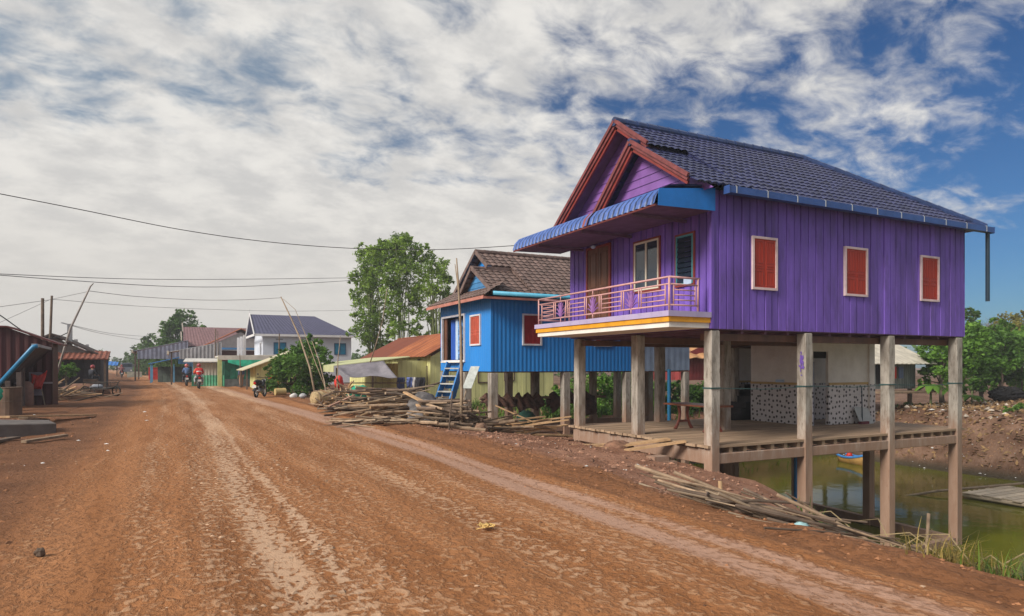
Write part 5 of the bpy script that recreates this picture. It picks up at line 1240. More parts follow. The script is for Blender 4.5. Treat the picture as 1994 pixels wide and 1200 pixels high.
def tree(name, label, px0, Y, clumps, leaf, dens=1., size=.3, aspect=.45, trunk_r=.18, group=None, stems=1, stem_mat=None, dz=1.6, droop=.2, cat='tree', base=None, crown='crown', pts_n=None):
    x, y = T(px0, Y); zb = Hs(x, y) if base is None else base
    t = thing(name, label, cat, (x, y, zb), group)
    P = []; TT = []; cs = []
    more = []
    for c in clumps:   # loose sprays that break the outline
        for i in range(3):
            g = random.uniform(-.6, 3.8); more.append((c[0] + math.cos(g)*c[2]*random.uniform(.9, 1.25), c[1] - math.sin(g)*c[2]*random.uniform(.85, 1.2), c[2]*random.uniform(.22, .42)))
    for c in list(clumps) + more:
        px, py, r = c[:3]; Yc = Y + random.uniform(-dz, dz); p = P3(px, py, Yc); rm = r * Y / FPX
        n = int(dens * 64 * (rm / size) ** 2) + 12; q, tt = blob(p, (rm, rm, rm * .85), n); P.append(q); TT.append(tt + random.uniform(-.3, .3)); cs.append((p, rm)) if c not in more else None
    leaf_obj(crown, np.concatenate(P), size, leaf, t, np.concatenate(TT), aspect, droop=droop)
    b = MB(); base0 = Vector((x, y, zb - .2))
    top = sum((c[0] for c in cs), Vector()) / len(cs)
    if stems == 1:
        mid = base0.lerp(top, .55) + Vector((random.uniform(-.2,.2), random.uniform(-.2,.2), 0)); b.tube([base0, base0.lerp(mid, .5), mid, top], [trunk_r*1.25, trunk_r, trunk_r*.8, trunk_r*.35], 8)
        for p, r in cs:
            s = base0.lerp(mid, random.uniform(.6, 1.)) if p.z < mid.z + 1 else mid.lerp(top, random.uniform(.0, .8))
            b.tube([s, s.lerp(p, .5) + Vector((0, 0, .08*(p-s).length)), p], [trunk_r*.42, trunk_r*.25, trunk_r*.08], 6)
    else:
        for i in range(stems):
            p, r = random.choice(cs); g = random.uniform(0, 6.28); q = base0 + Vector((math.cos(g), math.sin(g), 0)) * random.uniform(.1, .8)
            e = p + Vector((random.uniform(-r, r)*.6, random.uniform(-r, r)*.6, r*.5)); m = q.lerp(e, .55); m.z += .12 * (e.z - q.z); m.x = q.x + (e.x-q.x)*.35; m.y = q.y + (e.y-q.y)*.35
            b.tube([q, q.lerp(m, .5), m, m.lerp(e, .6), e], [trunk_r, trunk_r*.95, trunk_r*.8, trunk_r*.5, trunk_r*.15], 6, t=random.uniform(-.6, .6))
    b.build('trunk' if stems == 1 else 'stems', stem_mat or trunk_m, t, smooth=True)
    return t
bam = dict(leaf=leaf_bamboo, size=.34, aspect=.34, stems=16, stem_mat=culm_m, trunk_r=.05, dz=1.8, droop=.5, cat='bamboo', group='bamboo clumps behind the yellow house')
tree('bamboo_clump', 'left bamboo clump, hanging low over the lean-to side of the rusted roof', 728, 57, [(733,497,26),(706,493,17),(718,520,26),(745,515,22),(705,548,24),(735,548,26),(700,580,20),(728,585,26),(712,622,26),(744,620,20),(700,652,22),(728,660,24),(690,545,8),(750,480,14)], dens=.80, **bam)
tree('bamboo_clump', 'tallest bamboo clump, middle one behind the yellow house', 782, 56, [(775,472,20),(760,488,22),(795,478,20),(812,492,20),(775,505,28),(765,535,28),(800,520,28),(760,570,24),(792,560,28),(775,600,22),(808,595,20),(770,640,18),(800,640,16)], dens=.72, **bam)
tree('bamboo_clump', 'right bamboo clump, nearest the blue house roof', 845, 55, [(835,500,18),(830,525,24),(858,522,18),(845,550,26),(868,545,12),(820,570,22),(856,580,20),(872,570,9),(836,610,20),(858,620,14),(826,650,14),(850,655,12)], dens=.62, **{**bam, 'stems': 20})
tree('roadside_tree', 'tall dense green tree on the right verge above the grey canopies', 345, 93, [(346,618,13),(360,628,20),(338,632,16),(330,640,16),(380,645,16),(345,655,26),(318,660,16),(308,678,14),(370,668,24),(330,688,24),(310,705,18),(345,705,22),(365,700,18),(325,722,16),(392,655,9)], leaf_mid, dens=.85, size=.42, trunk_r=.3, dz=2.5, group='trees lining the right verge')
tree('roadside_tree', 'second tree down the right verge, darker and lower than the tall one', 290, 108, [(292,662,12),(282,678,14),(300,690,18),(275,695,14),(290,712,16),(270,715,10),(302,722,13),(314,733,9),(284,728,12)], leaf_far, dens=.8, size=.5, trunk_r=.28, dz=2.5, group='trees lining the right verge')
tree('roadside_tree', 'third tree down the right verge, small above the bend', 262, 128, [(265,684,10),(255,694,10),(268,702,12),(250,708,8),(262,715,9),(272,722,10),(256,722,8)], leaf_far, dens=.8, size=.6, trunk_r=.25, dz=2.5, group='trees lining the right verge')
tree('roadside_tree', 'farthest low tree where the right verge meets the road end', 238, 160, [(240,705,8),(230,711,7),(246,714,8),(222,716,6)], leaf_far, dens=.8, size=.7, trunk_r=.22, dz=2.5, group='trees lining the right verge')
tree('roadside_tree', 'sparse grey green tree on the left side beyond the cream house', 192, 118, [(188,693,8),(200,690,8),(194,704,10),(208,708,8),(184,708,8),(203,700,6)], leaf_far, dens=.5, size=.5, trunk_r=.22, dz=2., group=None)
tree('bush', 'large rounded dark green bush beside the pale lean-to', 575, 38.5, [(596,680,20),(622,684,18),(570,690,18),(552,705,20),(582,712,26),(612,715,24),(538,725,20),(565,735,26),(600,745,24),(628,740,18),(525,748,16),(552,760,18),(584,765,16),(515,760,9),(640,705,10)], leaf_mid, dens=1.0, size=.22, trunk_r=.12, dz=1.2, cat='bush', crown='foliage')
tree('hedge_plant', 'low green creeper hedge in front of the left tiled house', 128, 43, [(108,722,10),(118,718,10),(130,716,9),(142,716,8),(112,730,9),(124,729,9),(138,727,8),(147,724,7)], leaf_mid, dens=.9, size=.2, trunk_r=.05, dz=.8, cat='hedge', crown='foliage')
under = [('bush', 'leafy green bush seen under the middle of the blue house floor', 1150, 35, [(1140,760,18),(1162,748,18),(1150,790,20),(1125,795,14),(1170,795,18),(1180,765,14)], leaf_papaya),
 ('bush', 'pale green bush seen between the purple house front stilts', 1240, 36, [(1235,745,18),(1258,750,16),(1245,780,22),(1222,790,16),(1262,790,18),(1240,730,12)], leaf_papaya),
 ('bush', 'dark green bush behind the bright blue upright pipe', 1325, 37, [(1310,755,16),(1335,765,16),(1318,790,18),(1345,795,14),(1295,785,14)], leaf_dark),
 ('bush', 'small bush seen low between the blue house stilts near the yellow wall', 1075, 33, [(1065,790,14),(1085,780,14),(1080,808,14),(1100,800,12)], leaf_mid)]
under += [('bush', 'wide green bush filling the gap behind the middle blue house stilts', 1110, 37, [(1090,770,18),(1115,760,20),(1105,785,20),(1128,780,20),(1095,800,14)], leaf_papaya),
 ('bush', 'tall green bush behind the front purple stilts, touching the grey extension', 1205, 38, [(1195,745,20),(1215,735,18),(1200,770,22),(1222,765,20),(1190,790,18),(1210,792,18)], leaf_mid),
 ('bush', 'shrub growing behind the long brown table', 1370, 39, [(1360,765,18),(1380,755,16),(1375,785,20),(1395,780,16),(1350,790,16)], leaf_mid),
 ('bush', 'low shrub behind the bright blue pipe, left of the red plank hut', 1285, 38, [(1275,775,18),(1290,790,18),(1265,795,16),(1280,755,14)], leaf_papaya)]
for nm, lb, px, Y, cl, lf in under: tree(nm, lb, px, Y, cl, lf, dens=1.1, size=.2, aspect=.55, trunk_r=.05, dz=1., cat='bush', crown='foliage')
right = [('broadleaf_tree', 'layered bright green tree nearest the grey tin shack', 1835, 39, [(1828,664,20),(1850,672,22),(1812,690,18),(1838,700,26),(1870,690,24),(1815,722,18),(1850,730,24),(1800,700,10),(1878,655,14),(1800,745,10)], leaf_papaya, .26),
 ('broadleaf_tree', 'dark green tree right of the outermost purple house stilt', 1915, 44, [(1905,660,20),(1930,672,22),(1895,690,22),(1925,705,26),(1900,725,24),(1945,735,22),(1890,655,12),(1915,745,22),(1885,750,18)], leaf_mid, .26),
 ('broadleaf_tree', 'leafy green tree cut by the right picture edge', 1985, 46, [(1980,665,24),(1960,690,22),(1995,690,26),(1975,720,24),(2000,740,26),(1955,655,14)], leaf_papaya, .27),
 ('scrub_tree', 'dry olive coloured tree standing behind the green ones at the right edge', 1965, 58, [(1960,630,22),(1985,638,24),(1940,648,20),(1970,655,24),(2000,625,18)], leaf_yellow, .25),
 ('scrub_tree', 'small dark tree top poking up right of the purple wall', 1893, 60, [(1890,607,10),(1899,613,8),(1886,622,8),(1895,640,14)], leaf_dark, .25)]
right += [('broadleaf_tree', 'bright green tree directly behind the outermost purple house stilt', 1868, 37, [(1885,640,18),(1900,655,20),(1870,665,22),(1855,685,20),(1890,685,22),(1875,710,24),(1850,725,20),(1900,720,18),(1862,745,16)], leaf_papaya, .24),
 ('broadleaf_tree', 'tall mid green tree right of the banana plant under the olive crown', 1945, 41, [(1945,645,20),(1960,660,22),(1935,668,22),(1950,690,24),(1970,700,22),(1940,715,24),(1965,730,22)], leaf_mid, .25)]
for nm, lb, px, Y, cl, lf, sz in right: tree(nm, lb, px, Y, cl, lf, dens=.8 if lf is not leaf_yellow else .35, size=sz, aspect=.55, trunk_r=.13, dz=1.6)
# bare tree
x, y = T(1935, 60); t = thing('bare_tree', 'leafless grey branched tree against the sky at the right edge', 'tree', (x, y, -1)); b = MB()
def branch(p, d, L, r, k):
    q = p + d * L; m = p.lerp(q, .5) + Vector((random.uniform(-.1,.1), random.uniform(-.1,.1), random.uniform(-.05,.05))) * L
    b.tube([p, m, q], [r, r*.8, r*.55], 5, caps=False)
    if k:
        for i in range(random.choice((3, 3, 4))):
            e = (d + Vector((random.uniform(-.8,.8), random.uniform(-.8,.8), random.uniform(-.25,.5)))).normalized(); branch(m.lerp(q, random.uniform(.3, 1)), e, L*random.uniform(.55, .8), r*.55, k-1)
for i in range(5): branch(Vector((x + i*.5 - 1, y + (i%2)*1. , 0)), Vector((random.uniform(-.35,.35), random.uniform(-.3,.3), 1)).normalized(), 2.6, .10, 4)
b.build('branches', twig_m, t)
# banana and papaya-like plants with big blades
def blades(name, label, px, py, Y, n, L, w, mat, cat, up=.9, stem_h=0., sr=.07):
    p = P3(px, py, Y); x, y = p.x, p.y; z = Hs(x, y); t = thing(name, label, cat, (x, y, z))
    top = Vector((x, y, max(z + .2, p.z))); b = MB(); b.tube([(x, y, z - .1), (x + .03, y, (z + top.z)/2), top], [sr, sr*.85, sr*.6], 8); b.build('stem', culm_m, t)
    for i in range(n):
        g = 6.28*i/n + random.uniform(-.3,.3); l = L*random.uniform(.75, 1.15); e = Vector((math.cos(g), math.sin(g), 0)); s = Vector((-e.y, e.x, 0)); b = MB(); v = []; f = []
        rise = up*random.uniform(.6, 1.2)
        for j in range(7):
            k = j/6; c = top + e*(l*k*.8) + Vector((0,0,l*(rise*k - (.55+rise*.5)*k*k))); ww = w*math.sin(math.pi*min(1,k*.92+.08))**.7*.5
            v += [c - s*ww + Vector((0,0,-.06*l)), c, c + s*ww + Vector((0,0,-.06*l))]
        for j in range(6):
            f += [(j*3, j*3+1, j*3+4, j*3+3), (j*3+1, j*3+2, j*3+5, j*3+4)]
        b.add(v, f, random.uniform(-.6,.6)); b.build('leaf', mat, t, smooth=True)
blades('banana_plant', 'banana plant with upright torn leaves at the purple wall corner', 1893, 655, 47, 8, 1.9, .5, leaf_banana, 'banana plant', 1.3)
blades('papaya_plant', 'young papaya with drooping leaves left of the outermost stilt', 1812, 752, 38, 9, 1.1, .42, leaf_papaya, 'papaya', .5)
blades('papaya_plant', 'slim papaya stalk with few leaves near the far bank top', 1848, 758, 39, 6, .8, .3, leaf_papaya, 'papaya', .5, sr=.04)
blades('papaya_plant', 'short leafy papaya right of the outermost stilt', 1892, 772, 38, 8, .9, .3, leaf_papaya, 'papaya', .6, sr=.04)
tree('weed_clump', 'bright green weeds at the back corner of the deck', 1768, 38, [(1758,800,12),(1775,796,14),(1768,815,12),(1790,812,10)], leaf_papaya, dens=.7, size=.22, aspect=.4, trunk_r=.03, dz=.6, cat='weeds', crown='foliage')
tree('weed_clump', 'green weeds on the far bank at the right picture edge', 1975, 33, [(1965,800,8),(1985,850,9),(1950,855,8),(1992,790,12)], leaf_papaya, dens=.6, size=.2, aspect=.4, trunk_r=.02, dz=.6, cat='weeds', crown='foliage')
# distant woods that close the horizon
P = []
for i in range(150):
    g = random.uniform(0, 1); x = 28 + 120*g + random.uniform(-8, 8); y = 135 - 118*g + random.uniform(-10, 10); h = random.uniform(4, 8)
    q, _ = blob((x, y, h*.5 - .5), (3.2, 3.2, h*.55), 110); P.append(q)
for i in range(60):
    y = 170 + i*2.2 + random.uniform(-3,3); x = off(y) + random.choice((-1,1))*random.uniform(7, 18); h = random.uniform(3, 6); q, _ = blob((x, y, h*.5), (2.8, 2.8, h*.5), 80); P.append(q)
for i in range(50):
    y = 70 + i*3.; x = off(np.array([y]))[0] - random.uniform(14, 40); h = random.uniform(2.5, 4.5); q, _ = blob((x, y, h*.45), (2.5, 2.5, h*.5), 70); P.append(q)
leaf_obj('distant_woods', np.concatenate(P), .85, leaf_far, kind='stuff', aspect=.7)

# ------------------------------------------------------------------ grass, clods, rubble
def grass(name, pts, L, mat, lean=.5, w=.012, n=4):
    b = MB()
    for x, y, z in pts:
        g = random.uniform(0, 6.28); l = L*random.uniform(.4, 1.3); le = lean*random.uniform(.2, 1.6); e = Vector((math.cos(g), math.sin(g), 0)); s = Vector((-e.y, e.x, 0)); v = []
        for j in range(n):
            k = j/(n-1); c = Vector((x, y, z)) + e*(le*l*k*k) + Vector((0,0,l*(k - .45*le*k*k))); ww = w*(1-k*.9); v += [c - s*ww, c + s*ww]
        b.add(v, [(2*j, 2*j+1, 2*j+3, 2*j+2) for j in range(n-1)], random.uniform(-1, 1))
    return tag(b.build(name, mat), kind='stuff')
def scatter(n, fx, fy):
    out = []
    for i in range(n):
        x, y = fx(), fy(); out.append((x, y, Hs(x, y) - .02))
    return out
gp_ = []
for i in range(70):
    y = random.uniform(1.2, 3.9); x = 5.95 + abs(random.gauss(0, .9)) + .1; k = random.randint(10, 26)
    for j in range(k): a, c = x + random.gauss(0, .14), y + random.gauss(0, .14); gp_.append((a, c, Hs(a, c) - .02))
grass('dry_grass', gp_[:900], .34, grass_dry, .9, .008); grass('green_grass', gp_[900:], .26, grass_green, .7, .009)
gp_ = []
for i in range(46):
    y = random.uniform(3., 9.5); x = random.uniform(10.5, 14.); k = random.randint(8, 20)
    if Hs(x, y) < WATER - .1: continue
    for j in range(k): a, c = x + random.gauss(0, .2), y + random.gauss(0, .2); gp_.append((a, c, max(WATER, Hs(a, c)) - .02))
gq = []
for i in range(420):
    x, y = random.uniform(12.5, 33), random.uniform(26, 36); k = 9
    if Hs(x, y) < WATER + .2: continue
    for j in range(k): a, c = x + random.gauss(0, .3), y + random.gauss(0, .3); gq.append((a, c, Hs(a, c) - .02))
grass('ground_cover', gq, .55, grass_green, .9, .05, 3)
grass('water_weeds', gp_, .5, grass_green, .8, .018)
b = MB()
for i in range(46):
    x, y = random.uniform(6.4, 9.2), random.uniform(2.2, 4.6); z = Hs(x, y); g = random.uniform(0, 6.28); l = random.uniform(.5, 1.3); e = Vector((math.cos(g), math.sin(g), 0))
    b.tube([Vector((x, y, z)), Vector((x, y, z + .28*l)) + e*l*.4, Vector((x, y, z + .12*l)) + e*l], [.007, .006, .003], 4, t=random.uniform(-.5, .5))
tag(b.build('dry_stalks', M('dry_stalk', (.34, .26, .14), .8, .2)), kind='stuff')
def stones(name, pts, mat, flat=.6):
    """small irregular lumps, one object"""
    N = len(pts); base = np.array([(1,0,0),(0,1,0),(-1,0,0),(0,-1,0),(.1,0,1),(0,0,-1)], float); fc = np.array([(0,1,4),(1,2,4),(2,3,4),(3,0,4),(1,0,5),(2,1,5),(3,2,5),(0,3,5)])
    A = np.array(pts); g = RNG.uniform(0, 6.28, N); j = 1 + RNG.uniform(-.4, .4, (N, 6, 1)); B = base[None]*j
    c, s = np.cos(g)[:,None], np.sin(g)[:,None]; X = B[:,:,0]*c - B[:,:,1]*s; Y = B[:,:,0]*s + B[:,:,1]*c*.75; Z = B[:,:,2]*flat
    V = np.stack([X, Y, Z], 2)*A[:,3][:,None,None] + A[:,None,:3]; F = (fc[None] + (np.arange(N)*6)[:,None,None]).reshape(-1, 3)
    me = bpy.data.meshes.new(name); me.from_pydata(V.reshape(-1,3).tolist(), [], F.tolist()); a = me.attributes.new('tint', 'FLOAT', 'FACE'); a.data.foreach_set('value', np.repeat(RNG.uniform(-1,1,N), 8).astype(np.float32))
    me.materials.append(mat); o = bpy.data.objects.new(name, me); COL.objects.link(o); o['kind'] = 'stuff'; return o
def rnd_pts(n, fx, fy, s0, s1, lift=.3):
    xs = np.array([fx() for _ in range(n)]); ys = np.array([fy() for _ in range(n)]); zs = Hfull(xs, ys); s = s0 + (s1-s0)*RNG.uniform(0,1,n)**4
    return np.stack([xs, ys, zs + s*lift*.5, s], 1)
clod = M('dirt_clod', (.23, .105, .05), .95, .25, 6, tint=.5)
pale_clod = M('pale_dry_clod', (.44, .29, .19), .95, .2, 6, tint=.35)
stones('clods', np.concatenate([rnd_pts(2600, lambda: random.uniform(-3.2, 6.2), lambda: 3 + 15*random.random()**1.6, .004, .026), rnd_pts(2000, lambda: random.gauss(5.5, .4), lambda: 2 + 20*random.random(), .006, .040), rnd_pts(1800, lambda: random.uniform(-9, -1.2), lambda: random.uniform(5, 26), .01, .05)]), clod, .5)
stones('pale_clods', np.concatenate([rnd_pts(1200, lambda: random.gauss(1., .55), lambda: 3 + 13*random.random()**1.5, .006, .04), rnd_pts(500, lambda: random.uniform(-8, 9), lambda: random.uniform(3, 22), .008, .035)]), pale_clod, .35)
stones('bank_clods', rnd_pts(2600, lambda: random.uniform(6.0, 10.8), lambda: random.uniform(5, 20), .010, .075), M('bank_clod', (.25, .135, .09), .95, .25, 6, tint=.5), .6)
stones('rubble', rnd_pts(1500, lambda: random.uniform(35.5, 50), lambda: random.uniform(6, 27), .04, .22), M('pale_rubble', (.40, .34, .28), .9, .3, 5, tint=.7), .6)
C = rnd_pts(11000, lambda: random.uniform(33.5, 52), lambda: random.uniform(4, 27), .02, .05); leaf_obj('leaf_litter', C[:, :3] + [0, 0, .03], .26, M('dead_leaf', (.24, .15, .07), .9, .3, 3, tint=.6), kind='stuff', up=1.5, aspect=.5)
lit = M('white_litter', (.65, .64, .62), .7, .1, tint=.3)
stones('white_litter', np.concatenate([rnd_pts(110, lambda: random.uniform(33, 36.5), lambda: random.uniform(10, 26), .04, .15), rnd_pts(60, lambda: random.uniform(5.8, 9.), lambda: random.uniform(9, 26), .02, .07), rnd_pts(26, lambda: random.uniform(-5, 0), lambda: random.uniform(9, 28), .02, .06)]), lit, .4)

# ------------------------------------------------------------------ lumber, poles and planks
def pole_at(name, c, ang, L, r, mt, lb, group, tilt=0., kind='pole', w=None):
    d = Vector((math.cos(ang)*math.cos(tilt), math.sin(ang)*math.cos(tilt), math.sin(tilt))); c = Vector(c); b = MB(); t = random.uniform(-.8, .8)
    if w: b.beam(c - d*L/2, c + d*L/2, w, .035, t=t)
    else:
        k = Vector((random.uniform(-1,1), random.uniform(-1,1), random.uniform(-.3,.3)))*L*.012
        b.tube([c - d*L/2, c - d*L/6 + k, c + d*L/6 - k*.5, c + d*L/2], [r, r*.95, r*.88, r*.78], 7, t=t)
    o = b.build(name, mt, None, loc=c, smooth=False); return tag(o, lb, kind, group)
def heap(n, cx, cy, sx, sy, h, ang, dang, L, rr, mats, name, lb, group, kind='pole', tilt=.06, w=None):
    for i in range(n):
        x, y = random.gauss(cx, sx*.5), random.gauss(cy, sy*.5); k = max(0, 1 - ((x-cx)/sx)**2*.35 - ((y-cy)/sy)**2*.7)
        z = Hs(x, y) + .05 + random.random()*h*k
        pole_at(name, (x, y, z), ang + random.gauss(0, dang), random.uniform(*L), random.uniform(*rr), random.choice(mats), lb, group, random.gauss(0, tilt*1.6), kind, w)
PW, PD, PB = pole_wood, pole_dark, bamboo_pole
x, y = T(775, 24.); heap(84, x, y, 1.5, 2.0, 1.10, R(4), R(20), (1.3, 3.4), (.022, .055), [PW, PW, PD, plank_pale, PB], 'timber_pole', 'weathered grey brown pole stacked in the big heap before the yellow house', 'poles of the big lumber heap')
x, y = T(672, 25.5); heap(48, x, y, .9, 1.3, .75, R(30), R(55), (.6, 1.8), (.018, .042), [PW, plank_pale, PD], 'timber_offcut', 'short splintered stick in the tangle at the left end of the lumber', 'offcuts at the left end of the lumber', 'stick', .3)
x, y = T(868, 19.8); heap(64, x, y, .85, .8, .80, R(-66), R(13), (.9, 1.8), (.03, .065), [PW, PD, PW], 'log', 'short dark log stacked end on towards the road below the blue stair', 'logs stacked below the blue stair', 'log', .05)
x, y = T(935, 20.5); heap(36, x, y, 1.0, .6, .55, R(12), R(16), (1.2, 2.6), (.025, .055), [PD, PW, PW], 'timber_pole', 'dark pole piled sideways beside the front corner stilt of the blue house', 'poles beside the blue house corner stilt')
x, y = T(1020, 22.); heap(16, x, y, 1.2, .6, .7, R(-20), R(14), (1.6, 3.0), (.03, .05), [plank_pale], 'plank', 'pale sawn board lying slanted under the blue house', 'boards under the blue house', 'plank', .12, w=.16)
x, y = T(745, 19.3); heap(26, x, y, 1.1, .6, .14, R(-25), R(22), (.9, 2.4), (.014, .034), [PW, PB, PD], 'timber_pole', 'thin pole lying flat on the road verge in front of the big heap', 'flat poles on the verge before the heap')
for i in range(62):   # bamboo thrown along the top of the bank
    y = random.uniform(4.6, 7.5); x = 5.9 + random.random() * (.3 + .55*max(0, y - 4.4)); L = random.uniform(.8, 2.1); an = R(-72) + random.gauss(0, R(13) if i % 5 < 3 else R(38)); d = Vector((math.cos(an), math.sin(an), 0)); a, c = Vector((x, y, 0)) - d*L/2, Vector((x, y, 0)) + d*L/2
    for q in (a, c): q.z = Hs(q.x, q.y) + .02 + random.random()**2*.32
    b = MB(); r = random.choice((.009, .012, .016, .020, .028)); b.tube([a, a.lerp(c, .5) + Vector((0, 0, random.uniform(-.02, .04))), c], [r, r*.95, r*.8], 7, t=random.uniform(-.7, .7))
    solo(b, 'bamboo_pole', random.choice([PB, PW, PD, PW, PD]), 'grey tan bamboo pole thrown down along the bank beside the pond', 'pole', 'bamboo poles along the bank')
p = P3(1402, 935, 10.5); x, y = T(1405, 10.2); pole('stake', [(x, y, Hs(x, y) - .1), (x - .03, y, Hs(x, y) + .42)], .03, plank_pale, 'short pale stake standing in the bank beside the near corner stilt')
x, y = T(1810, 17.5); pole('stake', [(x - .2, y, -4.), (x + .45, y + .3, -2.3)], .045, pole_wood, 'slanting post sticking out of the water by the outermost stilt')
b = MB(); nx, ny = 22, 16; v = []; f = []
for i in range(nx+1):
    for j in range(ny+1):
        q = P3(795 + 70*i/nx, 0, 21.6 - 1.9*j/ny); x, y = q.x, q.y; a, c = i/nx - .5, j/ny
        z = Hs(x, y) + 1.02 - 1.0*c - 1.4*abs(a)**2.2 + .13*float(fbm(np.array([x*3.1]), np.array([y*3.1]), 3, 4)[0])*2; v.append((x + .07*math.sin(j*1.7+i*.6), y, z))
for i in range(nx):
    for j in range(ny): f.append((i*(ny+1)+j, (i+1)*(ny+1)+j, (i+1)*(ny+1)+j+1, i*(ny+1)+j+1))
b.add(v, f); solo(b, 'tarpaulin', tarp_dark, 'dark grey crumpled tarpaulin thrown over the lumber heap below the blue stair', 'tarpaulin', smooth=True, solid=.02)
for k, (a, c, w, mt, lb) in enumerate((((788, 764, 21.4), (838, 790, 20.0), .12, plank_pale, 'long pale board slanting across the top of the dark tarpaulin'), ((812, 788, 20.6), (832, 808, 19.4), .09, plank_pale, 'short pale board lying on the side of the dark tarpaulin'), ((640, 792, 24), (690, 770, 25), .1, M('pinkish_board', (.42, .24, .17), .8, .2), 'pinkish board at the left tip of the lumber heap'))):
    b = MB(); b.beam(P3(*a), P3(*c), w, .05); solo(b, 'plank', mt, lb, 'plank')
x, y = T(632, 27.5); t = thing('fish_trap', 'round tan wicker fish trap lying beside the lumber heap', 'basket', (x, y, Hs(x, y))); b = MB(); z = Hs(x, y) + .3; d = Vector((.9, .35, 0)).normalized()
b.tube([Vector((x,y,z)) + d*q for q in (-.55, -.5, -.2, .2, .5, .55)], [.2, .27, .32, .32, .27, .2], 18); b.build('body', wicker, t, smooth=True)
b = MB()
for q in (-.4, 0, .4): b.ring(Vector((x,y,z)) + d*q, d, .315, .018, 20)
b.build('hoops', pole_wood, t)
x, y = T(700, 26.2); b = MB(); b.ball((x, y, .55), (.45, .35, .3), 14, 9, jit=.18); solo(b, 'net_bundle', green_bright, 'green net bundle on the back of the lumber heap', 'net', smooth=True)
x, y = T(1025, 24.2); b = MB(); b.ball((x, y, -.25), (.34, .3, .26), 18, 12, jit=.15); solo(b, 'net_bundle', M('dark_green_net', (.012, .06, .045), .9, .3), 'dark green net bundle behind the scuffed board by the blue house', 'net', smooth=True)
x, y = T(660, 31.5); b = MB(); b.ball((x, y, .85), (.20, .14, .30), 16, 11, jit=.2); solo(b, 'red_bundle', red_bright, 'red plastic bundle hanging under the end of the pale lean-to', 'bundle', smooth=True)
pk = (('leaning_rod', [(547,578,32),(566,618,32),(584,658,31.5),(603,715,31),(615,775,30.5)], [.025,.035,.04,.045,.05], 'longest thick bamboo rod leaning over the big bush'),
 ('leaning_rod', [(551,582,32.2),(575,603,32),(592,645,31.6),(612,700,31),(640,772,30)], [.01,.012,.016,.02,.025], 'thin bent rod curving beside the longest bamboo rod'),
 ('leaning_rod', [(608,665,31),(622,705,30.5),(632,745,30),(638,790,29)], [.015,.022,.028,.03], 'straight rod leaning in front of the left lean-to corner'),
 ('leaning_rod', [(663,655,28),(658,700,28),(657,740,28),(656,796,27)], [.012,.02,.025,.03], 'almost upright thin rod before the grey tarpaulin'),
 ('leaning_rod', [(754,560,33),(745,625,33),(733,668,33),(721,706,33)], [.012,.018,.022,.03], 'pale rod leaning up in front of the bamboo above the lean-to'),
 ('upright_pole', [(889,503,19.6),(893,560,19.6),(897,640,19.5),(899,760,19.4),(898,840,19.2)], [.018,.03,.04,.048,.052], 'tall knotty bamboo pole standing before the blue house front'),
 ('leaning_rod', [(886,515,19.8),(890,545,19.7),(893,575,19.6)], [.012,.016,.02], 'short forked tip tied to the tall knotty bamboo pole'),
 ('upright_pole', [(881,762,18.8),(877,800,18.6),(874,842,18.2)], [.02,.024,.026], 'short thin stake standing in front of the log stack'),
 ('upright_pole', [(420,640,56),(419,690,56),(418,748,55)], [.045,.05,.06], 'dark upright post beside the green net shed'),
 ('upright_pole', [(424,645,57),(425,690,57),(426,748,57)], [.03,.04,.05], 'thin brown post second from the green net shed corner'),
 ('upright_pole', [(467,690,52),(468,720,52),(468,755,51)], [.03,.04,.04], 'dark knobby stick in front of the green net drape'),
 ('upright_pole', [(544,650,45),(543,690,45),(543,740,44)], [.04,.045,.05], 'dark post in front of the left cyan window'),
 ('upright_pole', [(389,690,61),(389,715,61),(390,745,60)], [.02,.025,.03], 'thin pale post before the beige sheet fence'),)
for nm, pts, r, lb in pk: pole(nm, [P3(*q) for q in pts], r, PB if nm == 'leaning_rod' or '899' in str(pts) else pole_dark, lb)
# wood pile and planks on the left
x, y = T(125, 32.5); heap(44, x, y, 1.1, 1.0, .45, R(20), R(35), (.9, 2.2), (.02, .045), [PW, PB, plank_pale, PD], 'firewood_stick', 'pale stick in the low firewood pile left of the road', 'firewood pile left of the road', 'stick', .15)
x, y = T(160, 37); b = MB(); b.ball((x, y, .1), (1.3, 1.0, .55), 16, 9, jit=.08); solo(b, 'earth_heap', M('heap_earth', (.16, .08, .05), .95, .2, 4), 'small heap of red earth behind the left wooden cart', 'heap', smooth=True)
b = MB(); b.beam(P3(90, 756, 33), P3(118, 745, 33.5), .5, .05); solo(b, 'plank', pole_wood, 'grey board lying on top of the left firewood pile', 'plank')

# ------------------------------------------------------------------ people and motorbikes
def skin_mesh(name, V, E, Rr, mat, parent, sub=1):
    me = bpy.data.meshes.new(name); o0 = ORG[parent.name]; me.from_pydata([tuple(Vector(v)) for v in V], E, []); o = bpy.data.objects.new(name, me); COL.objects.link(o)
    m = o.modifiers.new('sk', 'SKIN'); m.use_smooth_shade = True
    for i, r in enumerate(Rr): me.skin_vertices[0].data[i].radius = (r, r) if not hasattr(r, '__len__') else r
    me.skin_vertices[0].data[0].use_root = True
    s = o.modifiers.new('ss', 'SUBSURF'); s.levels = sub; s.render_levels = sub
    dg = bpy.context.evaluated_depsgraph_get(); dg.update(); ev = o.evaluated_get(dg); nm = bpy.data.meshes.new_from_object(ev); o.modifiers.clear(); o.data = nm; nm.name = name
    nm.materials.clear(); nm.materials.append(mat); nm.polygons.foreach_set('use_smooth', [True]*len(nm.polygons)); o.parent = parent; ORG[o.name] = o0
    return o
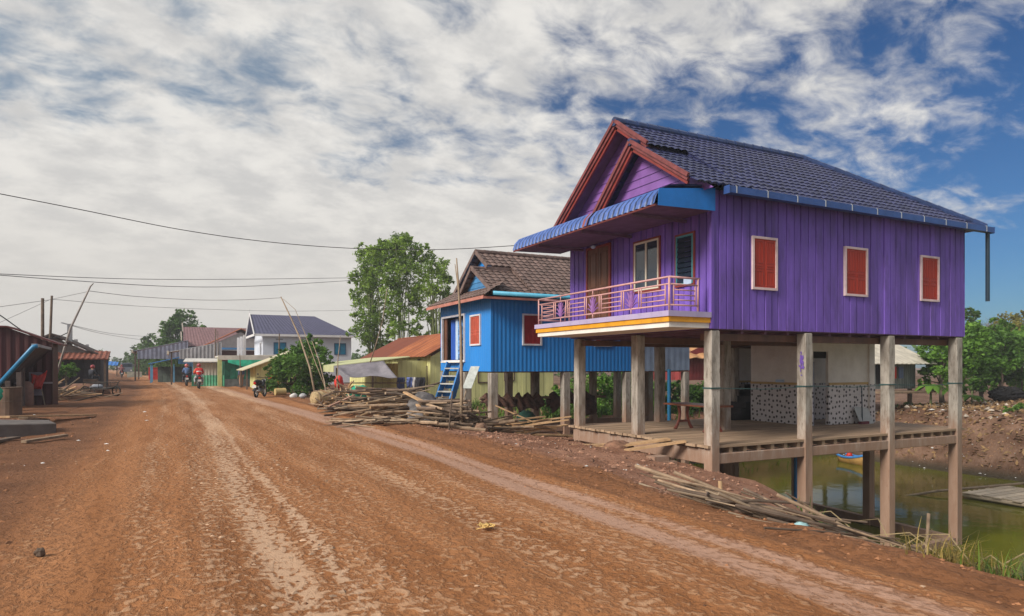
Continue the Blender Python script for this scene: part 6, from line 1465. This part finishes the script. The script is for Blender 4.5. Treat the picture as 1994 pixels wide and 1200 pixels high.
def hand_chains(w, d, V, E, Rr, idx):
    """five short finger chains at wrist index idx, direction d"""
    w = Vector(w); d = Vector(d).normalized(); s = d.cross(Vector((0,0,1))).normalized()
    V.append(tuple(w + d*.07)); Rr.append(.03); E.append((idx, len(V)-1)); pi = len(V)-1
    for k in range(4):
        p0 = w + d*.10 + s*((k-1.5)*.02); p1 = p0 + d*(.045 - .006*abs(k-1.5)) + Vector((0,0,-.012)); p2 = p1 + d*.02 + Vector((0,0,-.03))
        a = len(V); V.extend([tuple(p0), tuple(p1), tuple(p2)]); Rr.extend([.010, .009, .008]); E.extend([(pi, a), (a, a+1), (a+1, a+2)])
    p0 = w + d*.04 + s*.04; p1 = p0 + d*.035 + s*.015; a = len(V); V.extend([tuple(p0), tuple(p1)]); Rr.extend([.012, .010]); E.extend([(pi, a), (a, a+1)])
def person(label, root_loc, J, top, bottom, head_mat=None, helmet=None, group=None, rz=0., stripe=None, sleeve=True):
    """J: joints pelvis, chest, neck, head, shoulders, elbows, wrists, hips, knees, ankles, toes (left/right pairs)"""
    t = thing('person', label, 'person', (0, 0, 0), group)
    names = ['pelvis','belly','chest','neck','head0','head1','shL','elL','wrL','shR','elR','wrR','hiL','knL','anL','toL','hiR','knR','anR','toR']
    V = [J[n] for n in names]; I = {n: i for i, n in enumerate(names)}
    E = [('pelvis','belly'),('belly','chest'),('chest','neck'),('neck','head0'),('head0','head1'),('chest','shL'),('shL','elL'),('elL','wrL'),('chest','shR'),('shR','elR'),('elR','wrR'),('pelvis','hiL'),('hiL','knL'),('knL','anL'),('anL','toL'),('pelvis','hiR'),('hiR','knR'),('knR','anR'),('anR','toR')]
    E = [(I[a], I[c]) for a, c in E]; Rr = [.12,.115,.13,.05,.085,.075,.06,.042,.03,.06,.042,.03,.085,.058,.04,.035,.085,.058,.04,.035]
    for s in 'LR': hand_chains(J['wr'+s], Vector(J['wr'+s]) - Vector(J['el'+s]), V, E, Rr, I['wr'+s])
    skin_mesh('body', V, E, Rr, skin, t)
    n2 = ['pelvis','belly','chest','neck','shL','elL','shR','elR']; ex = [J[n] for n in n2]
    for s in 'LR': ex.append(tuple(Vector(J['el'+s]).lerp(Vector(J['wr'+s]), .75)))
    ex[3] = tuple(Vector(J['chest']).lerp(Vector(J['neck']), .75))
    skin_mesh('shirt', ex, [(0,1),(1,2),(2,3),(2,4),(4,5),(5,8),(2,6),(6,7),(7,9)], [.16,.155,.165,.085,.085,.062,.085,.062,.05,.05], top, t)
    n3 = ['pelvis','hiL','knL','hiR','knR']; ex = [J[n] for n in n3]
    for s in 'LR': ex.append(tuple(Vector(J['kn'+s]).lerp(Vector(J['an'+s]), .85)))
    skin_mesh('trousers', ex, [(0,1),(1,2),(2,5),(0,3),(3,4),(4,6)], [.145,.11,.08,.11,.08,.062,.062], bottom, t)
    h = (Vector(J['head0']) + Vector(J['head1']))/2; f = (Vector(J['face'])).normalized()
    b = MB()
    if helmet: b.ball(h + Vector((0,0,.035)) - f*.01, (.135, .145, .13), 16, 10)
    else: b.ball(h + Vector((0,0,.03)) - f*.025, (.098, .105, .10), 14, 9)
    b.build('helmet' if helmet else 'hair', helmet or hair, t, smooth=True)
    s = f.cross(Vector((0,0,1))); b = MB()
    b.ball(h + f*.095 + Vector((0,0,-.03)), (.016,.018,.022), 6, 5); b.build('nose', skin, t); 
    for k in (-1, 1):
        b = MB(); b.ball(h + f*.082 + s*(k*.035) + Vector((0,0,.005)), .012, 6, 5); b.build('eye', hair, t)
        b = MB(); b.ball(h + s*(k*.085) + Vector((0,0,-.02)), (.018,.02,.03), 6, 5); b.build('ear', skin, t)
    b = MB(); b.ball(h + f*.085 + Vector((0,0,-.07)), (.022,.01,.008), 6, 5); b.build('mouth', M('lips', (.25,.08,.06), .6, .05) if 'lips' not in bpy.data.materials else bpy.data.materials['lips'], t)
    for k in 'LR':
        b = MB(); a = Vector(J['an'+k]); c = Vector(J['to'+k]); b.beam(a - (c-a)*.3 - Vector((0,0,.055)), c + (c-a)*.25 - Vector((0,0,.02)), .095, .05); b.build('shoe', bike_grey, t)
    if stripe:
        c = Vector(J['belly']).lerp(Vector(J['chest']), .55); d = (Vector(J['chest']) - Vector(J['belly'])).normalized(); b = MB(); b.tube([c - d*.03, c + d*.03], .178, 18, caps=False); b.build('chest_stripe', stripe, t)
    t.location = root_loc; t.rotation_euler = (0, 0, rz); return t
def mirror(d, **kw):
    o = {}
    for k, v in d.items():
        if k in ('sh','el','wr','hi','kn','an','to'): o[k+'L'] = (-v[0], v[1], v[2]); o[k+'R'] = v
        else: o[k] = v
    return o
RIDE = mirror(dict(pelvis=(0,-.02,.86), belly=(0,.0,1.03), chest=(0,.06,1.26), neck=(0,.09,1.42), head0=(0,.11,1.50), head1=(0,.13,1.62), sh=(.18,.06,1.34), el=(.29,.22,1.14), wr=(.28,.45,1.06), hi=(.10,.02,.83), kn=(.20,.38,.74), an=(.19,.22,.36), to=(.20,.36,.32), face=(0,1,0)))
PASS = mirror(dict(pelvis=(0,-.40,.90), belly=(0,-.39,1.06), chest=(0,-.36,1.30), neck=(0,-.34,1.45), head0=(0,-.33,1.53), head1=(0,-.31,1.65), sh=(.17,-.36,1.38), el=(.26,-.28,1.12), wr=(.17,-.08,1.02), hi=(.11,-.36,.87), kn=(.25,-.05,.74), an=(.24,-.16,.38), to=(.26,-.03,.33), face=(0,1,0)))
STAND = mirror(dict(pelvis=(0,0,.88), belly=(0,0,1.04), chest=(0,0,1.26), neck=(0,.0,1.42), head0=(0,.01,1.49), head1=(0,.02,1.60), sh=(.18,0,1.34), el=(.24,-.03,1.07), wr=(.24,.05,.84), hi=(.09,0,.84), kn=(.10,.03,.47), an=(.10,0,.09), to=(.11,.14,.05), face=(0,1,0)))
SIT = mirror(dict(pelvis=(0,0,.42), belly=(0,.02,.58), chest=(0,.08,.80), neck=(0,.12,.95), head0=(0,.14,1.03), head1=(0,.16,1.14), sh=(.17,.09,.88), el=(.24,.20,.64), wr=(.16,.40,.58), hi=(.10,.06,.42), kn=(.15,.45,.47), an=(.14,.48,.09), to=(.15,.62,.05), face=(0,1,0)))
def motorbike(label, loc, rz, body_mat, group=None, plate=True):
    t = thing('motorbike', label, 'motorbike', (0, 0, 0), group)
    for yy in (-.62, .62):
        b = MB(); b.ring((0, yy, .29), (1,0,0), .235, .052, 22, 8); w = b.build('wheel', tyre, t, smooth=True)
        b = MB(); b.ring((0, yy, .29), (1,0,0), .185, .014, 20, 6); b.tube([(-.05, yy, .29), (.05, yy, .29)], .05, 10)
        for k in range(8): b.tube([(0, yy, .29), (0, yy + .185*math.cos(k*.785), .29 + .185*math.sin(k*.785))], .007, 4)
        b.build('rim', chrome, w)
    skin_mesh('bodywork', [(0,-.75,.74),(0,-.45,.70),(0,-.1,.60),(0,.2,.52),(0,.42,.72),(0,.48,.95)], [(0,1),(1,2),(2,3),(3,4),(4,5)], [(.06,.07),(.12,.10),(.11,.12),(.12,.13),(.13,.12),(.11,.07)], body_mat, t)
    b = MB(); b.tube([(0,-.78,.80),(0,-.5,.80),(0,-.1,.77),(0,.08,.74)], [.09,.13,.13,.08], 10); b.build('seat', tyre, t, smooth=True)
    b = MB(); b.beam((0,-.62,.55), (0,-.95,.36), .16, .03); b.build('mudguard', bike_black, t)
    b = MB(); b.tube([(0,-.84,.76),(0,-.89,.75)], [.075,.06], 10); b.build('tail_lamp', light_red, t)
    if plate: b = MB(); b.box(-.10, -.935, .52, .10, -.925, .65); b.build('number_plate', plate_white, t)
    b = MB(); b.tube([(-.33,.40,1.02),(-.18,.46,1.03),(0,.50,1.0),(.18,.46,1.03),(.33,.40,1.02)], .016, 6); b.build('handlebar', bike_black, t)
    for s in (-1, 1):
        b = MB(); b.tube([(s*.2,.46,1.03),(s*.28,.48,1.18)], .006, 5); b.ball((s*.29,.48,1.2), (.05,.012,.035), 8, 6); b.build('mirror', bike_black, t)
        b = MB(); b.tube([(s*.075,.60,.30),(s*.07,.52,.8)], .022, 6); b.build('fork', chrome, t)
        b = MB(); b.tube([(s*.08,-.62,.31),(s*.11,-.58,.62)], .025, 6); b.build('shock_absorber', chrome, t)
    b = MB(); b.tube([(.13,.0,.30),(.14,-.35,.30),(.15,-.82,.37)], [.02,.035,.045], 8); b.build('exhaust', chrome, t, smooth=True)
    b = MB(); b.box(-.1,-.15,.24,.1,.25,.46); b.build('engine', bike_grey, t, bevel=.03)
    b = MB(); b.ball((0,.62,.86), (.09,.05,.08), 10, 7); b.build('headlamp', plate_white, t)
    t.location = loc; t.rotation_euler = (0, 0, rz); return t
def rz_road(y): return math.atan2(float(off(np.array([y]))[0] - off(np.array([y-2.]))[0]), -2.0) + math.pi if False else -math.atan2(float(off(np.array([y+1.]))[0] - off(np.array([y-1.]))[0]), 2.0)
x, y = GP(387, 757.5); L = (x, y, Hs(x, y)); rz = rz_road(y)
motorbike('black motorbike carrying the red shirted pair, nearer of the two ahead', L, rz, bike_black)
person('rider in dark maroon helmet hidden in front of the red striped passenger', L, RIDE, shirt_orange, trousers_grey, helmet=helmet_maroon, rz=rz)
person('passenger in red shirt with white stripe and maroon helmet on the nearer motorbike', L, PASS, shirt_red, trousers_grey, helmet=helmet_maroon, rz=rz, stripe=shirt_white)
x, y = GP(363, 752); L = (x, y, Hs(x, y)); rz = rz_road(y)
motorbike('dark motorbike with red tail lamp carrying the blue shirted rider', L, rz, bike_grey)
person('rider in black top and pink helmet in front of the blue shirted passenger', L, RIDE, trousers_dark, trousers_dark, helmet=helmet_maroon, rz=rz)
person('passenger in blue shirt and pink helmet on the left motorbike ahead', L, PASS, shirt_blue, trousers_dark, helmet=helmet_pink, rz=rz)
x, y = GP(237, 735.5); L = (x, y, Hs(x, y)); rz = rz_road(y)
motorbike('small dark motorbike far down the road before the bend', L, rz, bike_black)
person('lone rider with maroon helmet and dark red top far down the road', L, RIDE, M('dull_red_top', (.22, .07, .08), .85, .1), trousers_dark, helmet=helmet_maroon, rz=rz)
x, y = GP(507, 773); motorbike('black parked scooter standing at the foot of the big bush', (x, y, Hs(x, y)), R(-25), bike_black)
x, y = T(362, 68); person('bystander in yellow green top standing under the blue shop canopy', (x, y, Hs(x, y)), STAND, hivis, trousers_dark, rz=R(160))
x, y = T(470, 53); person('bystander in blue grey top and pale shorts standing by the green net shed', (x, y, Hs(x, y)), STAND, M('blue_grey_top', (.10, .12, .22), .85, .1), M('pale_brown_shorts', (.40, .22, .14), .85, .1), rz=R(30))
x, y = T(177, 44); person('person in dark jacket with a red cap sitting above the left cart', (x, y, Hs(x, y) + .45), SIT, trousers_dark, trousers_dark, helmet=helmet_maroon, rz=R(-40))
b = MB(); b.box(x-.4, y-.35, Hs(x, y) - .1, x+.4, y+.3, Hs(x, y) + .76); solo(b, 'stool_block', pole_dark, 'dark wooden block the person in the red cap sits on', 'seat')
x, y = T(247, 108); t = thing('truck', 'small grey blue truck standing far down the road before the bend', 'truck', (x, y, 0)); z = Hs(x, y)
b = MB(); b.box(x-.85, y, z+.5, x+.85, y+1.5, z+1.25); b.box(x-.8, y+.25, z+1.25, x+.8, y+1.5, z+2.0); b.build('cab', M('grey_blue_paint', (.14, .17, .22), .4, .1), t, bevel=.06)
b = MB(); b.box(x-.7, y+.22, z+1.32, x+.7, y+.26, z+1.9); b.build('windscreen', glass, t)
b = MB(); b.box(x-.95, y+1.6, z+.6, x+.95, y+4.4, z+1.9); b.build('load_bed', M('grey_canvas', (.22, .22, .24), .8, .15), t)
for sx in (-1, 1):
    for yy in (.6, 3.6):
        b = MB(); b.disc((x+sx*.8, y+yy, z+.36), (1,0,0), .36, .22); b.build('wheel', tyre, t)
    b = MB(); b.disc((x+sx*.6, y-.01, z+.8), (0,1,0), .12, .05); b.build('headlight', plate_white, t)
x, y = T(262, 92); b = MB(); b.box(x-.9, y, Hs(x,y)-.1, x+.9, y+.2, Hs(x,y)+.75); solo(b, 'low_wall', M('pale_low_wall', (.36, .36, .30), .8, .2), 'short pale low wall on the right verge before the small far truck', 'wall')
# red plastic chair
x, y = T(456, 54); t = thing('chair', 'small red plastic chair beside the green net shed', 'chair', (x, y, 0)); z = Hs(x, y)
b = MB(); b.box(x-.25, y-.25, z+.42, x+.25, y+.25, z+.46); b.build('seat', red_bright, t); b = MB(); b.box(x-.25, y+.2, z+.46, x+.25, y+.25, z+.9); b.build('backrest', red_bright, t)
for sx in (-1, 1):
    for sy in (-1, 1): b = MB(); b.beam((x+sx*.22, y+sy*.22, z+.42), (x+sx*.27, y+sy*.27, z), .05, .05); b.build('leg', red_bright, t)
# hand cart at the left
x, y = GP(196, 772); t = thing('hand_cart', 'dark three wheeled wooden cart parked on the left edge of the road', 'cart', (x, y, 0)); z = Hs(x, y)
ax = Vector((CA, -SA, 0)); fw = Vector((SA, CA, 0)); C0 = Vector((x, y, z)); cart_m = M('dark_cart_metal', (.03, .024, .02), .6, .25)
b = MB(); b.add([C0 + ax*i*.62 + fw*j*.5 + Vector((0,0,k)) for k in (.38, .46) for j in (-1, 1) for i in ((-1, 1) if j < 0 else (1, -1))], [(3,2,1,0),(4,5,6,7),(0,1,5,4),(1,2,6,5),(2,3,7,6),(3,0,4,7)]); b.build('bed', cart_m, t)
for j in (-1, 1):
    b = MB(); b.tube([C0 + ax*-.62 + fw*j*.5 + Vector((0,0,.75)), C0 + ax*.62 + fw*j*.5 + Vector((0,0,.72))], .022, 6)
    b.build('side_rail', cart_m, t)
    for i in (-.6, -.2, .2, .6): b = MB(); b.tube([C0 + ax*i + fw*j*.5 + Vector((0,0,.45)), C0 + ax*i + fw*j*.5 + Vector((0,0,.74))], .016, 5); b.build('upright', cart_m, t)
for i, j in ((-.45, -.58), (-.45, .58), (.85, -.05)):
    c = C0 + ax*i + fw*j + Vector((0,0,.28)); b = MB(); d = fw if abs(j) > .2 else ax*.25 + fw; b.ring(c, d, .25, .035, 20, 6); w = b.build('wheel', tyre, t, smooth=True); b = MB(); 
    e = d.normalized().orthogonal().normalized(); g2 = d.normalized().cross(e)
    for k in range(8): b.tube([c, c + (e*math.cos(k*.785) + g2*math.sin(k*.785))*.24], .009, 4)
    b.build('spokes', cart_m, w)
b = MB(); b.tube([C0 + ax*.5 + Vector((0,0,.42)), C0 + ax*.85 - fw*.05 + Vector((0,0,.56)), C0 + ax*.85 - fw*.05 + Vector((0,0,.28))], .022, 6); b.tube([C0 + ax*.85 - fw*.05 + Vector((0,0,.56)), C0 + ax*.98 + Vector((0,0,.80))], .022, 6); b.build('steering_fork', cart_m, t)
b = MB(); b.ball(C0 + ax*-.2 + Vector((0,0,.52)), (.3, .25, .12), 12, 7, jit=.15); solo(b, 'sack', trousers_grey, 'grey sack lying on the bed of the left cart', 'sack', smooth=True)

# ------------------------------------------------------------------ boat, raft, small finds
x, y = T(1664, 35.0); t = thing('boat', 'small blue and yellow wooden boat moored under the far bank', 'boat', (x, y, WATER)); b = MB(); d = -fw + ax*.25; d = d.normalized(); s = Vector((-d.y, d.x, 0)); v = []; f = []
for i in range(9):
    g = i/8; w = .40*math.sin(math.pi*min(1, .18 + g*.82)**1.0)**.6 if g < 1 else .02; zt = .28 + .30*(g)**3 + .1*(1-g)**3
    c = Vector((x, y, WATER)) + d*(g-.5)*1.9
    v += [c - s*w + Vector((0,0,zt)), c - s*w*.7 + Vector((0,0,.02)), c + Vector((0,0,-.1)), c + s*w*.7 + Vector((0,0,.02)), c + s*w + Vector((0,0,zt))]
for i in range(8):
    for j in range(4): f.append((i*5+j, (i+1)*5+j, (i+1)*5+j+1, i*5+j+1))
b.add(v, f); b.build('hull', M('boat_yellow', (.40, .23, .07), .5, .2), t, smooth=True, solid=.04)
b = MB(); b.tube([v[i*5] for i in range(9)], .06, 6); b.tube([v[i*5+4] for i in range(9)], .06, 6); b.build('gunwale', M('boat_blue', (.05, .22, .55), .5, .1), t)
b = MB(); b.beam(Vector((x,y,WATER+.25)) - s*.34, Vector((x,y,WATER+.25)) + s*.34, .22, .04); b.build('thwart', M('boat_blue_inner', (.06, .2, .45), .5, .1), t)
b = MB(); c = Vector((x,y,WATER+.36)) - d*.45 + s*.08; b.ball(c, (.16,.15,.18), 10, 7, jit=.1); solo(b, 'bundle', red_bright, 'red bundle lying in the small moored boat', 'bundle', smooth=True)
raft_m = M('sun_bleached_bamboo', (.56, .46, .34), .7, .2, 5, dirt=((.35, .27, .18), .5, 5), tint=.4)
t = thing('raft', 'pale bamboo raft floating on the pond at the right edge', 'raft', (28.5, 11.5, WATER)); 
for k in range(19):
    xx = 27.1 + k*.16; b = MB(); b.tube([(xx, 6.0 + random.uniform(-.3,.3), WATER + .1 + random.uniform(-.02,.02)), (xx, 15.4 + random.uniform(-.2,.2), WATER + .12)], .075, 7, t=random.uniform(-.5,.8)); b.build('bamboo', raft_m, t)
for k in range(26):
    yy = 6.3 + k*.35; b = MB(); b.box(27.0 + random.uniform(-.1,.1), yy, WATER + .2, 30.1, yy + .3, WATER + .235, random.uniform(-.5,.5)); b.build('deck_slat', raft_m, t)
pole('mooring_pole', [(24.2, 17.4, WATER - .3), (26.8, 16.2, WATER + .15), (31.5, 14.3, WATER + .5)], .05, PB, 'long thin pole floating between the raft and the outermost stilt')
x, y = GP(1562, 1028, -.1); b = MB(); b.ball((x, y, Hs(x, y) + .02), (.10, .06, .035), 14, 9, jit=.25); solo(b, 'plastic_bag', M('pale_cyan_plastic', (.35, .58, .62), .4, .15), 'pale cyan plastic bag dropped among the bank bamboo poles', 'bag', smooth=True)
x, y = GP(947, 1030); b = MB()
for k in range(40): g = random.uniform(0, 6.28); r0 = random.uniform(0, .09); b.beam((x + r0*math.cos(g), y + r0*math.sin(g), .02 + random.random()*.03), (x + r0*math.cos(g) + random.uniform(-.09,.09), y + r0*math.sin(g) + random.uniform(-.06,.06), .02 + random.random()*.03), .012, .006, t=random.uniform(-.5,.5))
solo(b, 'straw_clump', M('yellow_straw', (.62, .42, .15), .8, .2), 'small clump of yellow straw lying on the dirt road', 'straw')
x, y = GP(78, 1083); b = MB(); b.ball((x, y, .03), (.045, .04, .04), 9, 6, jit=.2); solo(b, 'stone', pole_dark, 'dark stone on the near left of the road', 'stone')
x, y = T(545, 36.5); b = MB(); b.tube([(x - .25, y, .2), (x + .3, y + .1, .22)], [.19, .19], 14); solo(b, 'jerrycan', M('dull_yellow_plastic', (.50, .38, .16), .6, .15), 'dull yellow drum lying at the foot of the big bush', 'drum')
for k, (px, c) in enumerate(((572, lit), (590, M('grey_pot', (.4, .4, .42), .5, .1)))):
    x, y = T(px, 35); b = MB(); b.ball((x, y, .05), (.2, .16, .14), 10, 7, jit=.15); solo(b, 'rubbish_bag', c, ('white rubbish bag below the big bush', 'grey rubbish bag below the big bush nearer the lean-to')[k], 'bag', smooth=True)
x, y = T(935, 19.0); b = MB(); b.ball((x, y, Hs(x, y) + .05), (.22, .18, .17), 10, 7, jit=.2); solo(b, 'rock', M('brown_rock', (.20, .12, .08), .9, .25, 6), 'brown rock at the foot of the blue house corner stilt', 'rock')
x, y = T(1203, 16.2); b = MB(); b.ball((x, y, Hs(x, y) - .02), (.42, .30, .20), 22, 14, jit=.10); solo(b, 'earth_mound', M('mound_earth', (.21, .11, .07), .95, .3, 7, bump=.8, bscale=9), 'lump of red earth against the front deck beam', 'mound', smooth=True)

# ------------------------------------------------------------------ cables
def cable(label, pts, r, mt=cable_grey):
    Pn = [P3(*q) for q in pts]; out = []
    for i in range(len(Pn) - 1):
        p0, p1, p2_, p3_ = Pn[max(0, i-1)], Pn[i], Pn[i+1], Pn[min(len(Pn)-1, i+2)]
        for k in range(8):
            t = k/8; out.append(.5*((2*p1) + (p2_-p0)*t + (2*p0-5*p1+4*p2_-p3_)*t*t + (3*p1-p0-3*p2_+p3_)*t**3))
    out.append(Pn[-1]); b = MB(); b.tube(out, r, 5); return solo(b, 'cable', mt, label, 'cable')
cable('highest dark cable sagging from the left edge to the blue awning', [(-60,366,17),(150,407,19),(350,447,21),(520,471,22.5),(690,484,23.5),(860,486,23.5),(1010,478,22)], .012, cable_black)
cable('upper of two close grey cables running level towards the bamboo', [(-60,531,22),(240,543,28),(450,544,33),(700,541,40)], .013)
cable('lower sagging grey cable ending at the bamboo', [(-60,531,21),(120,545,25),(335,558,30),(500,557,34),(705,545,40)], .014)
cable('cable from the leaning pole to the longest bamboo rod', [(176,567,31.5),(260,577,33),(380,584,33.5),(470,584,33),(548,580,32)], .013)
cable('cable from the leaning pole to the left edge past two dark poles', [(176,567,31.5),(101,583,35),(83,586,34),(-60,606,30)], .012)
cable('thin cable dropping from the two dark poles to the left edge', [(101,582,35),(40,610,33),(-60,655,30)], .009)
cable('faint thin cable running from the two dark poles above the far houses', [(103,583,35),(300,598,45),(540,606,55),(700,604,58)], .012)
cable('thick black cable sagging over the dark red roof to the leaning pole', [(-60,575,25),(0,614,26.5),(45,645,28),(75,658,29.5),(105,659,30.5),(132,648,31)], .022, cable_black)
cable('upper far cable from the thick concrete pole down the road', [(138,633,47),(220,650,65),(300,656,80),(345,655,92)], .018)
cable('lower far cable from the thick concrete pole down the road', [(138,634,47),(200,650,62),(280,662,80),(320,662,95)], .018)

# ------------------------------------------------------------------ haze
HAZE = .0009
if HAZE:
    b = MB(); b.box(-440, -16, -7, 440, 720, 15.5); hz = b.build('haze', bpy.data.materials.new('haze_air'))
    hz['kind'] = 'stuff'; m = hz.data.materials[0]; m.use_nodes = True; nt = m.node_tree; nt.nodes.clear()
    o = node(nt, 'ShaderNodeOutputMaterial'); vv = node(nt, 'ShaderNodeVolumePrincipled'); vv.inputs['Density'].default_value = HAZE; vv.inputs['Color'].default_value = (.9, .93, 1., 1); link(nt, vv.outputs[0], o.inputs['Volume'])
